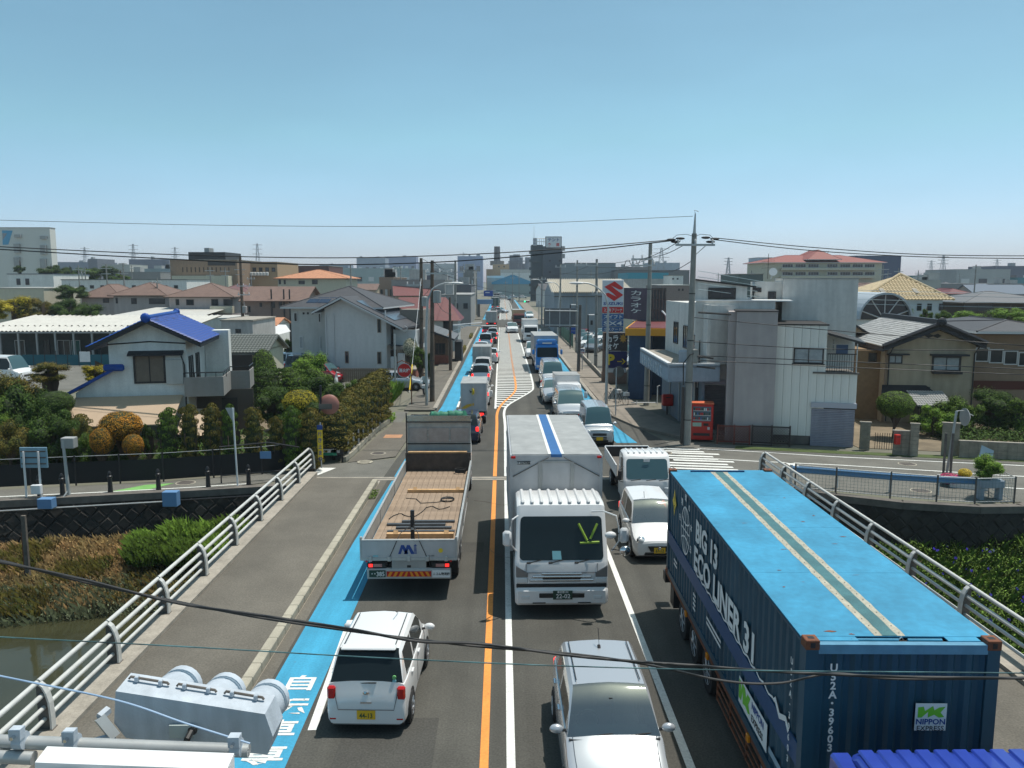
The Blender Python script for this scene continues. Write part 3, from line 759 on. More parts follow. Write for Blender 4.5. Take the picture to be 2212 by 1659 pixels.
def make_car(name,label,L=3.4,W=1.475,H=1.5,kind='kei_hatch',paint=M_CARW,glassF=M_GLASSB,glassR=M_GLASS,detail=2,lamps='both',plate=None,wheel_r=.28,group=None,brake=True):
 t=thing(name,(0,0,0),label,{'van':'van','minivan':'minivan'}.get(kind,'car'),group=group)
 h=H
 K={'kei_hatch':dict(hood=.44*h,cowl=.60*h,hl=.20*L,rf=.42*L,rr=L-.42,rb=L-.10,rbz=.62*h,tail=None),'hatch':dict(hood=.44*h,cowl=.62*h,hl=.25*L,rf=.45*L,rr=L-.60,rb=L-.12,rbz=.62*h,tail=None),'minivan':dict(hood=.46*h,cowl=.57*h,hl=.17*L,rf=.36*L,rr=L-.30,rb=L-.08,rbz=.55*h,tail=None),'van':dict(hood=.47*h,cowl=.53*h,hl=.10*L,rf=.24*L,rr=L-.16,rb=L-.06,rbz=.52*h,tail=None),'sedan':dict(hood=.48*h,cowl=.64*h,hl=.27*L,rf=.43*L,rr=L-1.32,rb=L-.72,rbz=.68*h,tail=True),'suv':dict(hood=.50*h,cowl=.62*h,hl=.24*L,rf=.42*L,rr=L-.55,rb=L-.10,rbz=.62*h,tail=None),}[kind]
 bz=K['cowl']
 st=[(0,.72,K['hood']*.80,0,.32),(.035,.86,K['hood']*.88,0,.24),(.14,.955,K['hood']*.95,0,.18),(.34,.99,K['hood'],0),(K['hl']*.75+.1,1,(K['hood']+bz)/2,0),(K['hl']+.08,1,bz,0.0),(K['hl']+.12,1,bz,.035)]
 a,b=K['hl']+.12,K['rf']
 st+=[(a+(b-a)*.5,1,bz+.005,.60),(a+(b-a)*.86,1,bz+.01,.93),(b,1,bz+.01,.985)]
 mid=(K['rf']+K['rr'])/2
 st+=[(mid-.05,1,bz+.02,1),(mid+.05,1,bz+.02,1)]
 if kind in('minivan','van','suv'):st+=[(K['rr']-.42*(K['rr']-mid),1,bz+.02,1),(K['rr']-.42*(K['rr']-mid)+.08,1,bz+.02,1)]
 st+=[(K['rr'],.99,bz+.025,.985)]
 a,b=K['rr'],K['rb']
 st+=[(a+(b-a)*.22,.985,bz+.02,.90),(a+(b-a)*.62,.975,(bz+K['rbz'])/2+.01,.48),(b,.96,K['rbz'],.045),(b+.012,.96,K['rbz'],0)]
 if K['tail']:st+=[(L-.25,.96,K['rbz'],0),(L-.06,.92,K['rbz']*.97,0,.22),(L-.01,.84,K['rbz']*.90,0,.26)]
 else:st+=[(L-.05,.955,K['rbz']*.80,0,.20),(L-.012,.93,K['rbz']*.66,0,.21),(L,.88,K['rbz']*.5,0,.24)]
 st=[s if len(s)==5 else s+(.17,)for s in st]
 G_=loft_car(L,W,H,st)
 n=len(G_[0]);tags={}
 V=[v for s in G_ for v in s]
 ci=next(i for i,s in enumerate(st)if s[3]>0)
 rfi=ci+3
 rri=max(i for i,s in enumerate(st)if s[3]>=.985 and s[0]<=K['rr']+1e-6)
 rbi=rri+3
 pillars=[]
 for i in range(rfi,rri):
  if abs(st[i+1][0]-st[i][0])<.13:pillars.append(i)
 for i in range(len(G_)-1):
  for j in range(n-1):
   f=(i*n+j,(i+1)*n+j,(i+1)*n+j+1,i*n+j+1)
   k=j if j<n//2 else n-2-j
   tg='body'
   if k in(7,8):
    if ci<=i<rfi:tg='windscreen'
    elif rri<=i<rbi:tg='rear_window'
   elif k==5:
    if ci<i<rbi-1 and i not in pillars:
     tg='side_window'
     if i==rri and not(kind in('minivan','van','suv','sedan')):tg='body'
     if i>rri:tg='body'
     if i==rfi-1 and False:tg='body'
   tags.setdefault((tg,j<n//2)if tg=='side_window' else(tg,0),[]).append(f)
 tags[('body',0)].append(tuple(range(n-1,-1,-1)))
 e=(len(G_)-1)*n;tags[('body',0)].append(tuple(e+i for i in range(n)))
 tags[('body',0)]+=[(i*n,i*n+n-1,(i+1)*n+n-1,(i+1)*n)for i in range(len(G_)-1)]
 MM={'body':paint,'windscreen':glassF,'rear_window':glassR,'side_window':glassR}
 for(tg,sd),fs in tags.items():
  q=MB();used=sorted({i for f in fs for i in f});mp={u:i for i,u in enumerate(used)}
  q.add([V[u]for u in used],[tuple(mp[i]for i in f)for f in fs],MM[tg])
  q.build(tg,t,smooth=28)
 fy,ry=(.17*L+.12,L-.17*L)if kind!='van' else(.16*L,L-.20*L)
 for y in(fy,ry):
  for s in(-1,1):q=MB();q.cyl((s*(W/2-.05),y,wheel_r+.01),(s*(W/2+.004),y,wheel_r+.01),wheel_r+.045,n=18,m=M_BLACK);q.build('wheel_arch',t)
 for y in(fy,ry):
  for s in(-1,1):add_wheel(t,s*(W/2-.06),y,wheel_r,.16)
 q=MB();q.box(-W/2+.08,W/2-.08,.15,L-.15,.14,.2,M_BLACK);q.build('underbody',t)
 hz=K['hood']
 if detail>=1:
  for s in(-1,1):
   if lamps in('front','both'):
    q=MB();q.ell((s*W*.385,.085,hz*.83),(.16,.075,.085 if kind!='van' else .12),M_LAMPW,12,8,rz=s*.35);q.build('headlight',t,smooth=60)
   if lamps in('rear','both'):
    zt=K['rbz']
    q=MB()
    q.rbox(s*W*.425-.075,s*W*.425+.075,L-.12,L-.012,zt*.72,zt*.98 if kind in('kei_hatch','hatch')else zt*1.12,.03,M_BRAKE if brake else M_LAMPR)
    q.build('tail_lamp',t)
   q=MB();q.ell((s*(W/2+.10),K['hl']+.28,bz+.07),(.115,.07,.075),paint,10,8)
   q.cyl((s*(W/2-.05),K['hl']+.30,bz+.03),(s*(W/2+.06),K['hl']+.28,bz+.05),.025,n=6,m=M_BLACK)
   q.build('door_mirror',t,smooth=50)
  q=MB()
  q.rbox(-W*.24,W*.24,-.012,.05,hz*.60,hz*.76,.02,M_BLACK);q.build('grille',t)
  q=MB();q.rbox(-W*.30,W*.30,-.004,.06,.24,.36,.03,M_BLACK);q.build('lower_grille',t)
 if plate and detail>=1:
  pm,im,txt=plate
  for side in(0,1):
   y=-.03 if side==0 else L+.005
   zc=.40 if side==0 else .40
   q=MB();q.box(-.165,.165,-.008,.008,-.083,.083,pm);p=q.build('number_plate',t);p.location=(0,y,zc)
   if side:p.rotation_euler=(0,0,math.pi)
   if txt and detail>=2:lettering(txt,.13,im,p,(0,-.011,-.015),sx=.8,bold=.002,depth=.001)
 return t
def place(o,x,y_front,rz=0.0,away=None):
 """away: the vehicle drives away from the camera, (x, y_front) is then its rear"""
 if away is None:o.location=(x,y_front,0);o.rotation_euler=(0,0,rz)
 else:o.location=(x+away*math.sin(-rz)*-1,y_front+away*math.cos(rz),0);o.rotation_euler=(0,0,math.pi+rz)
 return o
 # ---- 1. white kei hatchback, near, seen from behind
c=make_car('parked_car','white small hatchback with yellow plate, nearest car in the left lane',3.40,1.475,1.50,'kei_hatch',M_CARW,glassF=M_GLASST,glassR=M_GLASS,detail=2,plate=(M_PLATEY,M_INKG,'44-13'),lamps='both',brake=False)
c.name='small_hatchback'
cabin(c,1.475,.90,.8,3.1,.80)
q=MB()
for s in(-1,1):q.box(s*.47-.008,s*.47+.008,1.55,2.95,1.505,1.512,M_BLACK)
q.build('roof_seam',c)
q=MB();q.tube([(-.28,1.5,1.51),(-.28,1.62,1.56),(-.28,1.8,1.66)],.008,5,M_BLACK);q.build('aerial',c)
q=MB();q.rbox(-.50,.50,2.93,3.12,1.47,1.515,.02,M_CARW);q.build('roof_spoiler',c)
for s in(-1,1):
 for yy in(1.75,2.55):
  q=MB();q.rbox(s*.735-.02,s*.735+.02,yy,yy+.17,.86,.89,.008,M_CARW);q.build('door_handle',c)
 q=MB();q.box(s*.739-.002,s*.739+.002,2.02,2.035,.35,.95,M_BLACK);q.build('door_seam',c)
q=MB();q.box(-.10,.10,3.37,3.41,.62,.645,M_CHROME);q.build('boot_handle',c)
q=MB();q.ell((0,3.375,.80),(.06,.02,.04),M_CHROME,12,6);q.build('badge',c)
q=MB();q.cyl((.25,3.30,.95),(-.18,3.33,.97),.012,n=5,m=M_BLACK);q.build('rear_wiper',c)
for k,(xx,zz,m_)in enumerate(((-.50,1.06,mat('sticker_green',(.15,.4,.15),.5)),(-.50,.99,mat('sticker_cyan',(.2,.45,.5),.5)))):
 q=MB();q.cyl((xx,3.28,zz),(xx,3.31,zz),.035,n=12,m=m_);q.build('sticker',c)
lettering('MIES',.06,M_INK,c,(-.42,3.39,.80),(0,0,math.pi),sx=1.3)if False else None
for P in([(-.56,3.33,.88),(-.55,3.385,.72),(-.50,3.415,.50),(.50,3.415,.50),(.55,3.385,.72),(.56,3.33,.88)],):q=MB();q.tube(P,.006,4,M_BLACK);q.build('tailgate_seam',c)
for s in(-1,1):q=MB();q.rbox(s*.60-.06,s*.60+.06,3.36,3.405,.30,.34,.01,M_LAMPR);q.build('reflector',c)
q=MB();q.rbox(-.66,.66,3.30,3.395,.20,.25,.02,M_BLACK);q.build('bumper_lip',c)
place(c,-2.22,13.42,R(-2.0),away=3.40)
# ---- 2. silver hatchback, near, facing the camera
c=make_car('silver_hatchback','silver hatchback facing the camera with sun glaring on its windscreen, at the bottom edge',3.95,1.60,1.52,'hatch',M_CARS,detail=2,lamps='both',glassF=M_GLASST,glassR=M_GLASSS)
cabin(c,1.6,.93,1.1,3.5,1.12)
q=MB()
for s in(-1,1):q.box(s*.53-.008,s*.53+.008,1.85,3.3,1.522,1.53,M_BLACK)
q.build('roof_seam',c)
q=MB();q.cyl((0,3.0,1.52),(0,3.05,1.56),.03,n=8,m=M_BLACK);q.tube([(0,3.02,1.55),(0,3.06,1.68),(0,3.2,1.82)],.007,5,M_BLACK);q.build('aerial',c)
for s,x0 in((1,-.45),(1,.12)):
 q=MB();q.tube([(x0,1.08,.975),(x0+.28,1.10,1.0),(x0+.52,1.16,.985)],.012,5,M_BLACK);q.build('wiper',c)
q=MB();q.box(-.72,.72,1.02,1.10,.955,.966,M_BLACK);q.build('cowl_panel',c)
for s in(-1,1):
 for yy in(2.05,2.95):
  q=MB();q.rbox(s*.80-.02,s*.80+.02,yy,yy+.17,.87,.90,.008,M_CHROME);q.build('door_handle',c)
q=MB();q.ell((.56,.55,.735),(.05,.05,.012),mat('leaf_mark_orange',(.7,.4,.05),.4),10,5);q.ell((.60,.62,.737),(.045,.06,.012),mat('leaf_mark_green',(.1,.4,.08),.4),10,5);q.build('driver_mark',c)
q=MB();q.box(.52,.64,.34,.44,.70,.728,mat('badge_cyan',(.05,.35,.42),.4));q.build('driver_badge',c)
q=MB();q.box(-.03,.03,1.52,1.54,1.32,1.38,M_BLACK);q.build('mirror_camera',c)
for s in(-1,1):
 q=MB();q.tube([(s*.60,.16,.66),(s*.63,.34,.718),(s*.65,.84,.853),(s*.66,1.07,.988)],.006,4,M_CARG);q.build('bonnet_seam',c)
 q=MB();q.box(s*.802-.002,s*.802+.002,2.38,2.395,.35,.95,M_BLACK);q.build('door_seam',c)
place(c,1.76,10.65,R(.5))
# ---- 3. white kei (67-12) behind the container
c=make_car('small_hatchback','white small hatchback with yellow plate 67-12 beside the blue container',3.40,1.475,1.54,'kei_hatch',M_CARW,detail=2,plate=(M_PLATEY,M_INKG,'67-12'),glassF=M_GLASST,glassR=M_GLASSS)
cabin(c,1.475,.92,.8,3.1,.80)
for ch in list(c.children):
 if ch.name.startswith(('headlight','grille')):bpy.data.objects.remove(ch)
for s in(-1,1):
 q=MB();q.ell((s*.53,.10,.66),(.125,.08,.125),M_CHROME,14,8);q.ell((s*.53,.075,.66),(.095,.08,.095),M_LAMPW,14,8);q.build('headlight',c,smooth=60)
q=MB();P=[(-.34,.52),(.34,.52),(.26,.36),(-.26,.36)]
q.extr([(x,z)for x,z in P],-.035,.05,M_BLACK,axis='y');q.build('grille',c)
q=MB();q.ell((0,-.04,.46),(.05,.012,.035),M_CHROME,10,6);q.build('badge',c)
q=MB();q.tube([(-.35,.84,.95),(-.05,.86,.96),(.3,.9,.955)],.01,5,M_BLACK);q.build('wiper',c)
q=MB();q.tube([(-.2,1.5,1.54),(-.2,1.6,1.72)],.008,5,M_BLACK);q.build('aerial',c)
place(c,4.52,22.15,R(0))
# ----- trucks
def cab_mesh(W,H,D,base=.34,wz=1.15,slope=.28,wtop=None,side_in=.05,roofr=.10):
 """cab-over shell: side profile extruded, chamfered at the sides. front at y=0"""
 wtop=wtop or H-.22
 prof=[(.06,base),(0,base+.10),(-.015,base+.35),(0,wz-.06),(.03,wz),(.03+slope,wtop),(.03+slope+.10,H-.06),(.03+slope+.28,H),(D-.15,H),(D,H-.08),(D,base+.25),(D-.05,base)]
 W2=W/2
 def ins(p,d):
  cy,cz=D/2,(H+base)/2
  return(cy+(p[0]-cy)*(1-d/(D/2)),cz+(p[1]-cz)*(1-d/((H-base)/2)))
 rings=[]
 for x,d,tk in((-W2,.055,1),(-W2+.04,.018,1),(-W2+.11,0,1),(W2-.11,0,1),(W2-.04,.018,1),(W2,.055,1)):
  ring=[]
  for p in prof:
   yy,zz=ins(p,d)
   k=1-max(0,(zz-wz)/(H-wz))*side_in
   ring.append((x*k,yy,zz))
  rings.append(ring)
 n=len(prof);q=MB();vs=[v for r in rings for v in r];fs=[]
 for i in range(len(rings)-1):
  for j in range(n):fs.append((i*n+j,i*n+(j+1)%n,(i+1)*n+(j+1)%n,(i+1)*n+j))
 fs+=[tuple(range(n-1,-1,-1)),tuple((len(rings)-1)*n+i for i in range(n))]
 q.add(vs,fs)
 return q,prof
def rrect(x0,x1,z0,z1,r,n=4):
 out=[]
 for cx,cz,a0 in((x1-r,z1-r,0),(x0+r,z1-r,90),(x0+r,z0+r,180),(x1-r,z0+r,270)):
  for k in range(n+1):
   a=R(a0+90*k/n);out.append((cx+r*math.cos(a),cz+r*math.sin(a)))
 return out
def make_cab(t,W,H,D,paint,base=.34,wz=1.15,slope=.28,glass=M_GLASS,wtop=None,ribs=0,mirrors=True,sidewin=True,detail=2,bumper=None):
 wtop=wtop or H-.22
 q,prof=cab_mesh(W,H,D,base,wz,slope,wtop)
 cab_o=q.build('cab',t,paint,smooth=32)
 q=MB();W2=W/2
 tilt=math.atan2(slope,wtop-wz);hl=math.hypot(slope,wtop-wz)
 P=rrect(-W2+.11,W2-.11,.04,hl-.03,.10)
 vs=[(x*(1-.035*s/hl),.03+s*math.sin(tilt)-.012,wz+s*math.cos(tilt))for x,s in P]+[(x*(1-.035*s/hl)*1.01,.03+s*math.sin(tilt)+.02,wz+s*math.cos(tilt))for x,s in P]
 n=len(P);q.add(vs,[tuple(range(n))]+[(i,n+i,n+(i+1)%n,(i+1)%n)for i in range(n)],glass)
 q.build('windscreen',t)
 if sidewin:
  for s in(-1,1):
   q=MB();k0,k1=1.004,1-.05*.9
   a=[(.26,wz+.02),(.26+slope*.8,wtop-.06),(D*.62,wtop-.06),(D*.62,wz-.06),(.26,wz-.06)]
   q.add([(s*(W2*(1-.05*max(0,(z-wz)/(H-wz)))+.004),y,z)for y,z in a],[tuple(range(5))],M_GLASS);q.build('side_window',t)
 if ribs:
  for k in range(ribs):
   x=-W2*.82+W*.82*k/(ribs-1)
   q=MB();q.rbox(x-.045,x+.045,.03+slope+.13,D-.1,H-.03,H+.035,.025,paint);q.build('roof_rib',t)
 if mirrors:
  for s in(-1,1):
   q=MB();x=s*(W2+.22)
   q.tube([(s*(W2-.03),.20,wtop),(s*(W2+.12),.05,wtop+.02),(s*(W2+.2),-.02,wtop-.15),(s*(W2+.2),-.02,wz+.05),(s*(W2-.02),.08,wz-.05)],.014,6,paint if detail>1 else M_BLACK)
   q.rbox(x-.10,x+.10,-.06,.04,wtop-.62,wtop-.20,.035,paint)
   q.build('door_mirror',t,smooth=40)
 return cab_o
def fr_lamps(t,W,z,dz=.13,dx=.14,y=-.02):
 for s in(-1,1):
  q=MB();q.rbox(s*(W/2-.05)-dx*(1 if s>0 else 0)*2+(0 if s>0 else 0),s*(W/2-.05)+dx*2*(0 if s>0 else 1),y-.015,y+.12,z-dz,z+dz,.03,M_LAMPW);q.build('headlight',t)
def truck_wheels(t,W,ys,r=.42,w=.24):
 for y in ys:
  for s in(-1,1):add_wheel(t,s*(W/2-w/2-.02),y,r,w)
def chassis(t,W,y0,y1,z=.62):
 q=MB()
 for s in(-1,1):q.box(s*.42-.06,s*.42+.06,y0,y1,z-.1,z+.12,M_BLACK)
 q.box(-W/2+.1,-W/2+.5,y0+.4,y0+1.2,z-.25,z+.05,M_BLACK);q.box(W/2-.5,W/2-.1,y0+.4,y0+1.2,z-.25,z+.05,M_BLACK)
 for s in(-1,1):q.box(s*(W/2-.06)-.02,s*(W/2-.06)+.02,y0+1.3,y1-2.6,.42,.52,M_BLACK);q.box(s*(W/2-.06)-.02,s*(W/2-.06)+.02,y0+1.3,y1-2.6,.62,.72,M_BLACK)
 q.build('chassis',t)
 # ---- 4. big white box truck facing the camera
W=2.30;t=thing('box_truck',(1.42,18.55,0),'white box truck with ribbed cab roof and blue stripe along its grey box, centre lane','truck',rz=R(.6))
make_cab(t,2.26,2.72,1.75,M_TRUCKW,wz=1.36,slope=.30,ribs=9,mirrors=False,wtop=2.44)
q=MB();q.rbox(-1.13,1.13,-.10,.25,.30,.74,.07,M_TRUCKW);q.build('bumper',t,smooth=35)
q=MB();q.rbox(-.55,.55,-.115,.0,.50,.62,.015,M_BLACK);q.build('bumper_grille',t)
for s in(-1,1):
 q=MB();q.rbox(s*.88-.11,s*.88+.11,-.112,0,.46,.56,.02,M_LAMPW);q.build('fog_lamp',t)
 q=MB();q.rbox(s*.55-.16,s*.55+.16,-.112,0,.36,.39,.008,M_BLACK);q.build('bumper_slot',t)
 x0,x1=(.82,1.11)if s>0 else(-1.11,-.82)
 q=MB();q.rbox(x0,x1,-.045,.12,.84,1.0,.03,M_LAMPW);h_=q.build('headlight',t)
 q=MB();P=[(x0,1.0),(x1,1.0),(x1,1.28)if s>0 else(x1,1.10),(x0,1.10)if s>0 else(x0,1.28)]
 q.extr(P,-.035,.1,M_CARG,axis='y');q.build('corner_lamp',t)
q=MB();q.rbox(-1.1,1.1,-.03,.05,.72,.83,.02,M_BLACK);q.build('black_band',t)
for k,(z,w0)in enumerate(((.90,.78),(.985,.72),(1.06,.5))):
 q=MB();q.rbox(-w0,w0,-.055,.0,z,z+.045,.015,M_CHROME);q.build('grille_bar',t)
q=MB();q.rbox(-.46,.46,-.047,.0,.89,1.03,.01,M_BLACK);q.build('grille',t)
q=MB();q.box(-.87,-.86,-.03,.02,1.1,1.33,M_CARG);q.box(.86,.87,-.03,.02,1.1,1.33,M_CARG);q.box(-.86,.86,-.03,.02,1.10,1.11,M_CARG);q.build('panel_seam',t)
for x0 in(-.78,-.25,.38):
 q=MB();q.tube([(x0,-.02,1.355),(x0+.28,-.03,1.43)],.014,5,M_BLACK);q.rbox(x0-.07,x0+.03,-.03,.02,1.33,1.37,.01,M_BLACK);q.build('wiper',t)
p=MB();p.box(-.235,.235,-.015,0,-.11,.11,M_PLATEG);p=p.build('number_plate',t);p.location=(.02,-.118,.58)
lettering('22-02',.15,M_INKW,p,(.01,-.018,-.03),bold=.002,depth=.001)
lettering('春日部130',.06,M_INKW,p,(0,-.018,.075),bold=.001,depth=.001)
q=MB();q.tube([(-1.05,.3,2.44),(-1.2,.1,2.40),(-1.24,.0,2.2),(-1.22,0,1.8),(-1.1,.1,1.62)],.018,6,M_TRUCKW);q.rbox(-1.43,-1.22,-.08,.04,1.78,2.16,.05,M_TRUCKW);q.build('door_mirror',t,smooth=40)
q=MB();q.tube([(.75,.33,2.52),(1.0,.1,2.60),(1.30,-.05,2.52),(1.36,-.1,2.2),(1.36,-.08,1.9),(1.22,.05,1.62)],.02,6,M_TRUCKW);q.rbox(1.37,1.60,-.14,-.02,1.86,2.24,.06,M_TRUCKW);q.build('door_mirror',t,smooth=40)
q=MB();q.ell((1.14,-.22,2.10),(.14,.08,.09),M_TRUCKW,12,8);q.ell((1.50,-.18,1.70),(.14,.08,.12),M_CHROME,12,8);q.tube([(1.36,-.1,2.1),(1.14,-.2,2.12)],.012,5,M_BLACK);q.tube([(1.2,0,1.68),(1.45,-.12,1.68)],.012,5,M_BLACK);q.build('round_mirror',t,smooth=60)
q=MB();q.quad((-.22,.015,1.42),(.0,.015,1.42),(-.02,.07,1.62),(-.23,.07,1.62),mat('dash_note',(.2,.45,.5),.6));q.build('dash_note',t)
q=MB()
for a,b in(((.42,.24,2.25),(.62,.13,1.86)),((.88,.24,2.25),(.70,.13,1.90)),((.45,.12,1.80),(.92,.12,1.82))):
 q.cyl((a[0],a[1]-.015,a[2]),(b[0],b[1]-.015,b[2]),.032,n=5,m=mat('hi_vis',(.22,.34,.04),.5))
q.build('hi_vis_vest',t)
chassis(t,2.3,1.6,7.9);truck_wheels(t,2.26,(.95,6.2),.43,.26)
bx=MB();bx.box(-1.21,1.21,1.92,8.2,1.0,3.58,M_ALU);box_o=bx.build('cargo_box',t)
q=MB();q.box(-1.16,1.16,1.95,8.15,3.58,3.60,M_ALUD);q.build('roof_panel',t)
for x0,x1,z,m_ in((-.13,.13,3.612,mat('stripe_blue',(.03,.12,.30),.6,var=.1)),(-.21,-.13,3.610,M_LINEW),(.13,.21,3.610,M_LINEW)):
 q=MB();q.box(x0,x1,1.94,8.16,z-.01,z,m_);q.build('roof_stripe',t)
for s in(-1,1):
 q=MB();q.box(s*.42-.05,s*.42+.05,1.885,1.92,1.7,3.40,M_ALUD);q.build('front_rib',t)
 q=MB();q.box(s*1.18-.04,s*1.18+.04,1.88,1.925,1.0,3.56,M_ALU);q.build('corner_post',t)
 q=MB();q.rbox(s*1.13-.06,s*1.13+.06,1.87,1.93,3.50,3.56,.01,M_LAMPR);q.build('marker_lamp',t)
 q=MB();q.cyl((s*.2,1.90,3.52),(s*1.2,1.90,2.98),.012,n=5,m=M_CONCD);q.build('panel_seam',t)
 q=MB();q.box(s*1.215-.012,s*1.215+.012,2.0,8.15,3.0,3.06,M_ALUD);q.box(s*1.215-.012,s*1.215+.012,2.0,8.15,1.72,1.80,M_ALUD);q.build('side_rail',t)
q=MB();q.box(-.42,.42,1.895,1.915,3.37,3.43,M_ALUD);q.build('front_rib',t)
q=MB();q.box(-.14,.14,1.84,1.95,3.54,3.62,mat('stripe_blue',(.03,.12,.30),.6));q.build('roof_cap',t)
q=MB();q.box(-1.03,-.68,1.90,1.912,3.34,3.42,M_INK);p=q.build('maker_plate',t)
lettering('日本フルハーフ',.055,M_INKW,t,(-.85,1.897,3.375),bold=.001,depth=.001)
# ---- 5. flatbed truck driving away: rear at y=0 here, built facing away so local +y runs to its cab
t=thing('flatbed_truck',(-2.42,19.75,0),'open flatbed truck with plank bed and silver tailgate marked with a blue M','truck')
Lb=9.5;W2=1.22
q=MB();q.box(-W2+.04,W2-.04,.05,Lb,.98,1.03,M_BLACK);q.build('bed_frame',t)
nb=12;wplank=(2*W2-.10)/nb
PL=MB();PL.box(-wplank/2+.004,wplank/2-.004,0,Lb-.12,0,.035,M_WOODBED);PLM=PL.mesh('bed_plank')
for k in range(nb):inst('bed_plank',PLM,t,(-W2+.05+wplank*(k+.5),.08,1.032))
q=MB();q.rbox(-W2,W2,-.03,.03,1.0,1.52,.015,M_ALU);tg=q.build('tailgate',t)
q=MB();q.box(-W2,W2,-.045,.04,1.0,1.07,M_STEELG);q.build('lower_rail',tg);q=MB();q.box(-W2,W2,-.035,.035,1.515,1.545,M_STEELG);q.build('top_rail',tg)
for x in(-.98,-.5,0,.48,.96):
 q=MB();q.rbox(x-.05,x+.05,-.07,-.03,.98,1.12,.015,M_STEELG);q.build('hinge',tg)
q=MB()
for k in range(2):
 o_=-.22+.15*k;q.add([(o_-.05,-.036,1.17),(o_+.02,-.036,1.17),(o_+.07,-.036,1.31),(o_+.13,-.036,1.17),(o_+.20,-.036,1.17),(o_+.21,-.036,1.20),(o_+.10,-.036,1.41),(o_+.03,-.036,1.41)],[tuple(range(8))],M_INKB)
q.build('logo_letter',tg)
q=MB()
for k in range(6):q.box(.135,.135+.075-.002*k,-.036,-.032,1.18+.034*k,1.20+.034*k,M_INKB)
q.add([(.12,-.036,1.385),(.225,-.036,1.385),(.175,-.036,1.43)],[(0,1,2)],M_INKB);q.build('logo_arrow',tg)
q=MB();q.cyl((.82,-.031,1.26),(.82,-.036,1.26),.06,n=16,m=M_INKY);q.build('round_sticker',tg)
q=MB();q.box(-.92,-.78,-.035,-.031,1.10,1.14,mat('sticker_cyan',(.2,.45,.5),.5));q.build('sticker',tg)
lettering('G-1500',.05,M_INK,tg,(.58,-.036,1.12),depth=.001)
for s in(-1,1):
 q=MB();q.rbox(s*W2-.02,s*W2+.02,.03,Lb-.1,1.0,1.44,.01,M_ALUD);sd=q.build('side_board',t)
 q=MB();q.box(s*W2-.03,s*W2+.03,.03,Lb-.1,1.44,1.465,M_STEELG);q.build('top_rail',sd)
 for yy in(3.1,6.2):q=MB();q.box(s*W2-.035,s*W2+.035,yy-.04,yy+.04,.95,1.46,M_STEELG);q.build('stake',sd)
 q=MB()
 for z in(.42,.60,.78):q.box(s*(W2-.06)-.02,s*(W2-.06)+.02,2.9,7.2,z,z+.07,M_STEELG)
 q.build('side_guard',t)
 q=MB();q.rbox(s*W2-.03-.0,s*W2+.03,-.03,.05,1.0,1.62,.01,M_STEELG);q.build('corner_post',t)
for s in(-1,1):
 q=MB();q.rbox(s*.83-.25,s*.83+.25,-.02,.06,.80,.93,.02,M_BLACK);lb_=q.build('tail_lamp',t)
 q=MB();q.box(s*.98-.05,s*.98+.05,-.03,-.02,.825,.905,M_BRAKE);q.build('lens',lb_)
 q=MB();q.box(s*.80-.11,s*.80+.11,-.03,-.02,.825,.905,mat('lens_pale',(.42,.20,.18),.3));q.build('lens',lb_)
 q=MB();q.cyl((s*1.08,-.05,.985),(s*1.08,-.02,.985),.03,n=10,m=M_LAMPR);q.build('reflector',t)
q=MB();q.box(-.44,.44,0,.05,.72,.98,M_ALUD);q.box(-.05,.05,-.006,0,.80,.86,M_BLACK);q.build('centre_panel',t)
q=MB();q.rbox(-1.08,1.08,-.03,.09,.50,.78,.02,M_STEELG);q.build('rear_bumper',t)
q=MB();q.box(-.57,.57,-.045,-.03,.57,.71,M_LAMPR);hz_=q.build('hazard_board',t)
for s in(-1,1):
 for k in range(4):
  x=s*(.06+.14*k)
  q=MB();q.add([(x,-.049,.575),(x+s*.075,-.049,.575),(x+s*.005,-.049,.705),(x-s*.07 if k else x-s*.04,-.049,.705)],[(0,1,2,3)],M_LAMPO);q.build('stripe',hz_)
q=MB();q.box(-1.02,-.60,-.05,-.035,.56,.74,M_PLATEG);p=q.build('number_plate',t);lettering('･･385',.17,M_INKW,p,(-.80,-.053,.64),bold=.002,depth=.001,sx=.85)
q=MB();q.box(.60,1.06,-.05,-.035,.55,.74,M_WHITE);p=q.build('name_plate',t);lettering('ニコム物流㈱',.085,M_INK,p,(.83,-.053,.64),bold=.002,depth=.001,sx=.85)
chassis(t,2.3,.4,Lb+2.4,.78);truck_wheels(t,2.40,(1.7,2.9,10.9),.45,.26)
for(y,x0,x1,h_,lbl)in((1.55,-.80,1.05,.12,0),(6.3,-.78,1.10,.10,0)):
 q=MB();q.box(x0,x1,y,y+.16,1.07,1.07+h_,M_TIMBER);b_=tag(q.build('timber_bearer'),'brown timber bearer lying across the flatbed near its %s'%('tailgate' if y<3 else 'headboard'),'timber');b_.location=(-2.42,19.75,0)
 for x in(x0+.25,x1-.2):
  q=MB();q.add([(x-.06,y+.02,1.07+h_),(x+.06,y+.02,1.07+h_),(x+.06,y+.14,1.07+h_),(x-.06,y+.14,1.07+h_),(x-.06,y+.08,1.15+h_),(x+.06,y+.08,1.15+h_)],[(0,1,5,4),(3,4,5,2),(0,4,3),(1,2,5),(0,3,2,1)],M_TIMBER);q.build('chock',b_)
stl=mat('loose_steel',(.07,.08,.09),.6,.3,var=.2)
slb=['third from the tailgate','second from the tailgate, longest','fourth from the tailgate','farthest from the tailgate','nearest the tailgate','short, just behind the nearest bar']
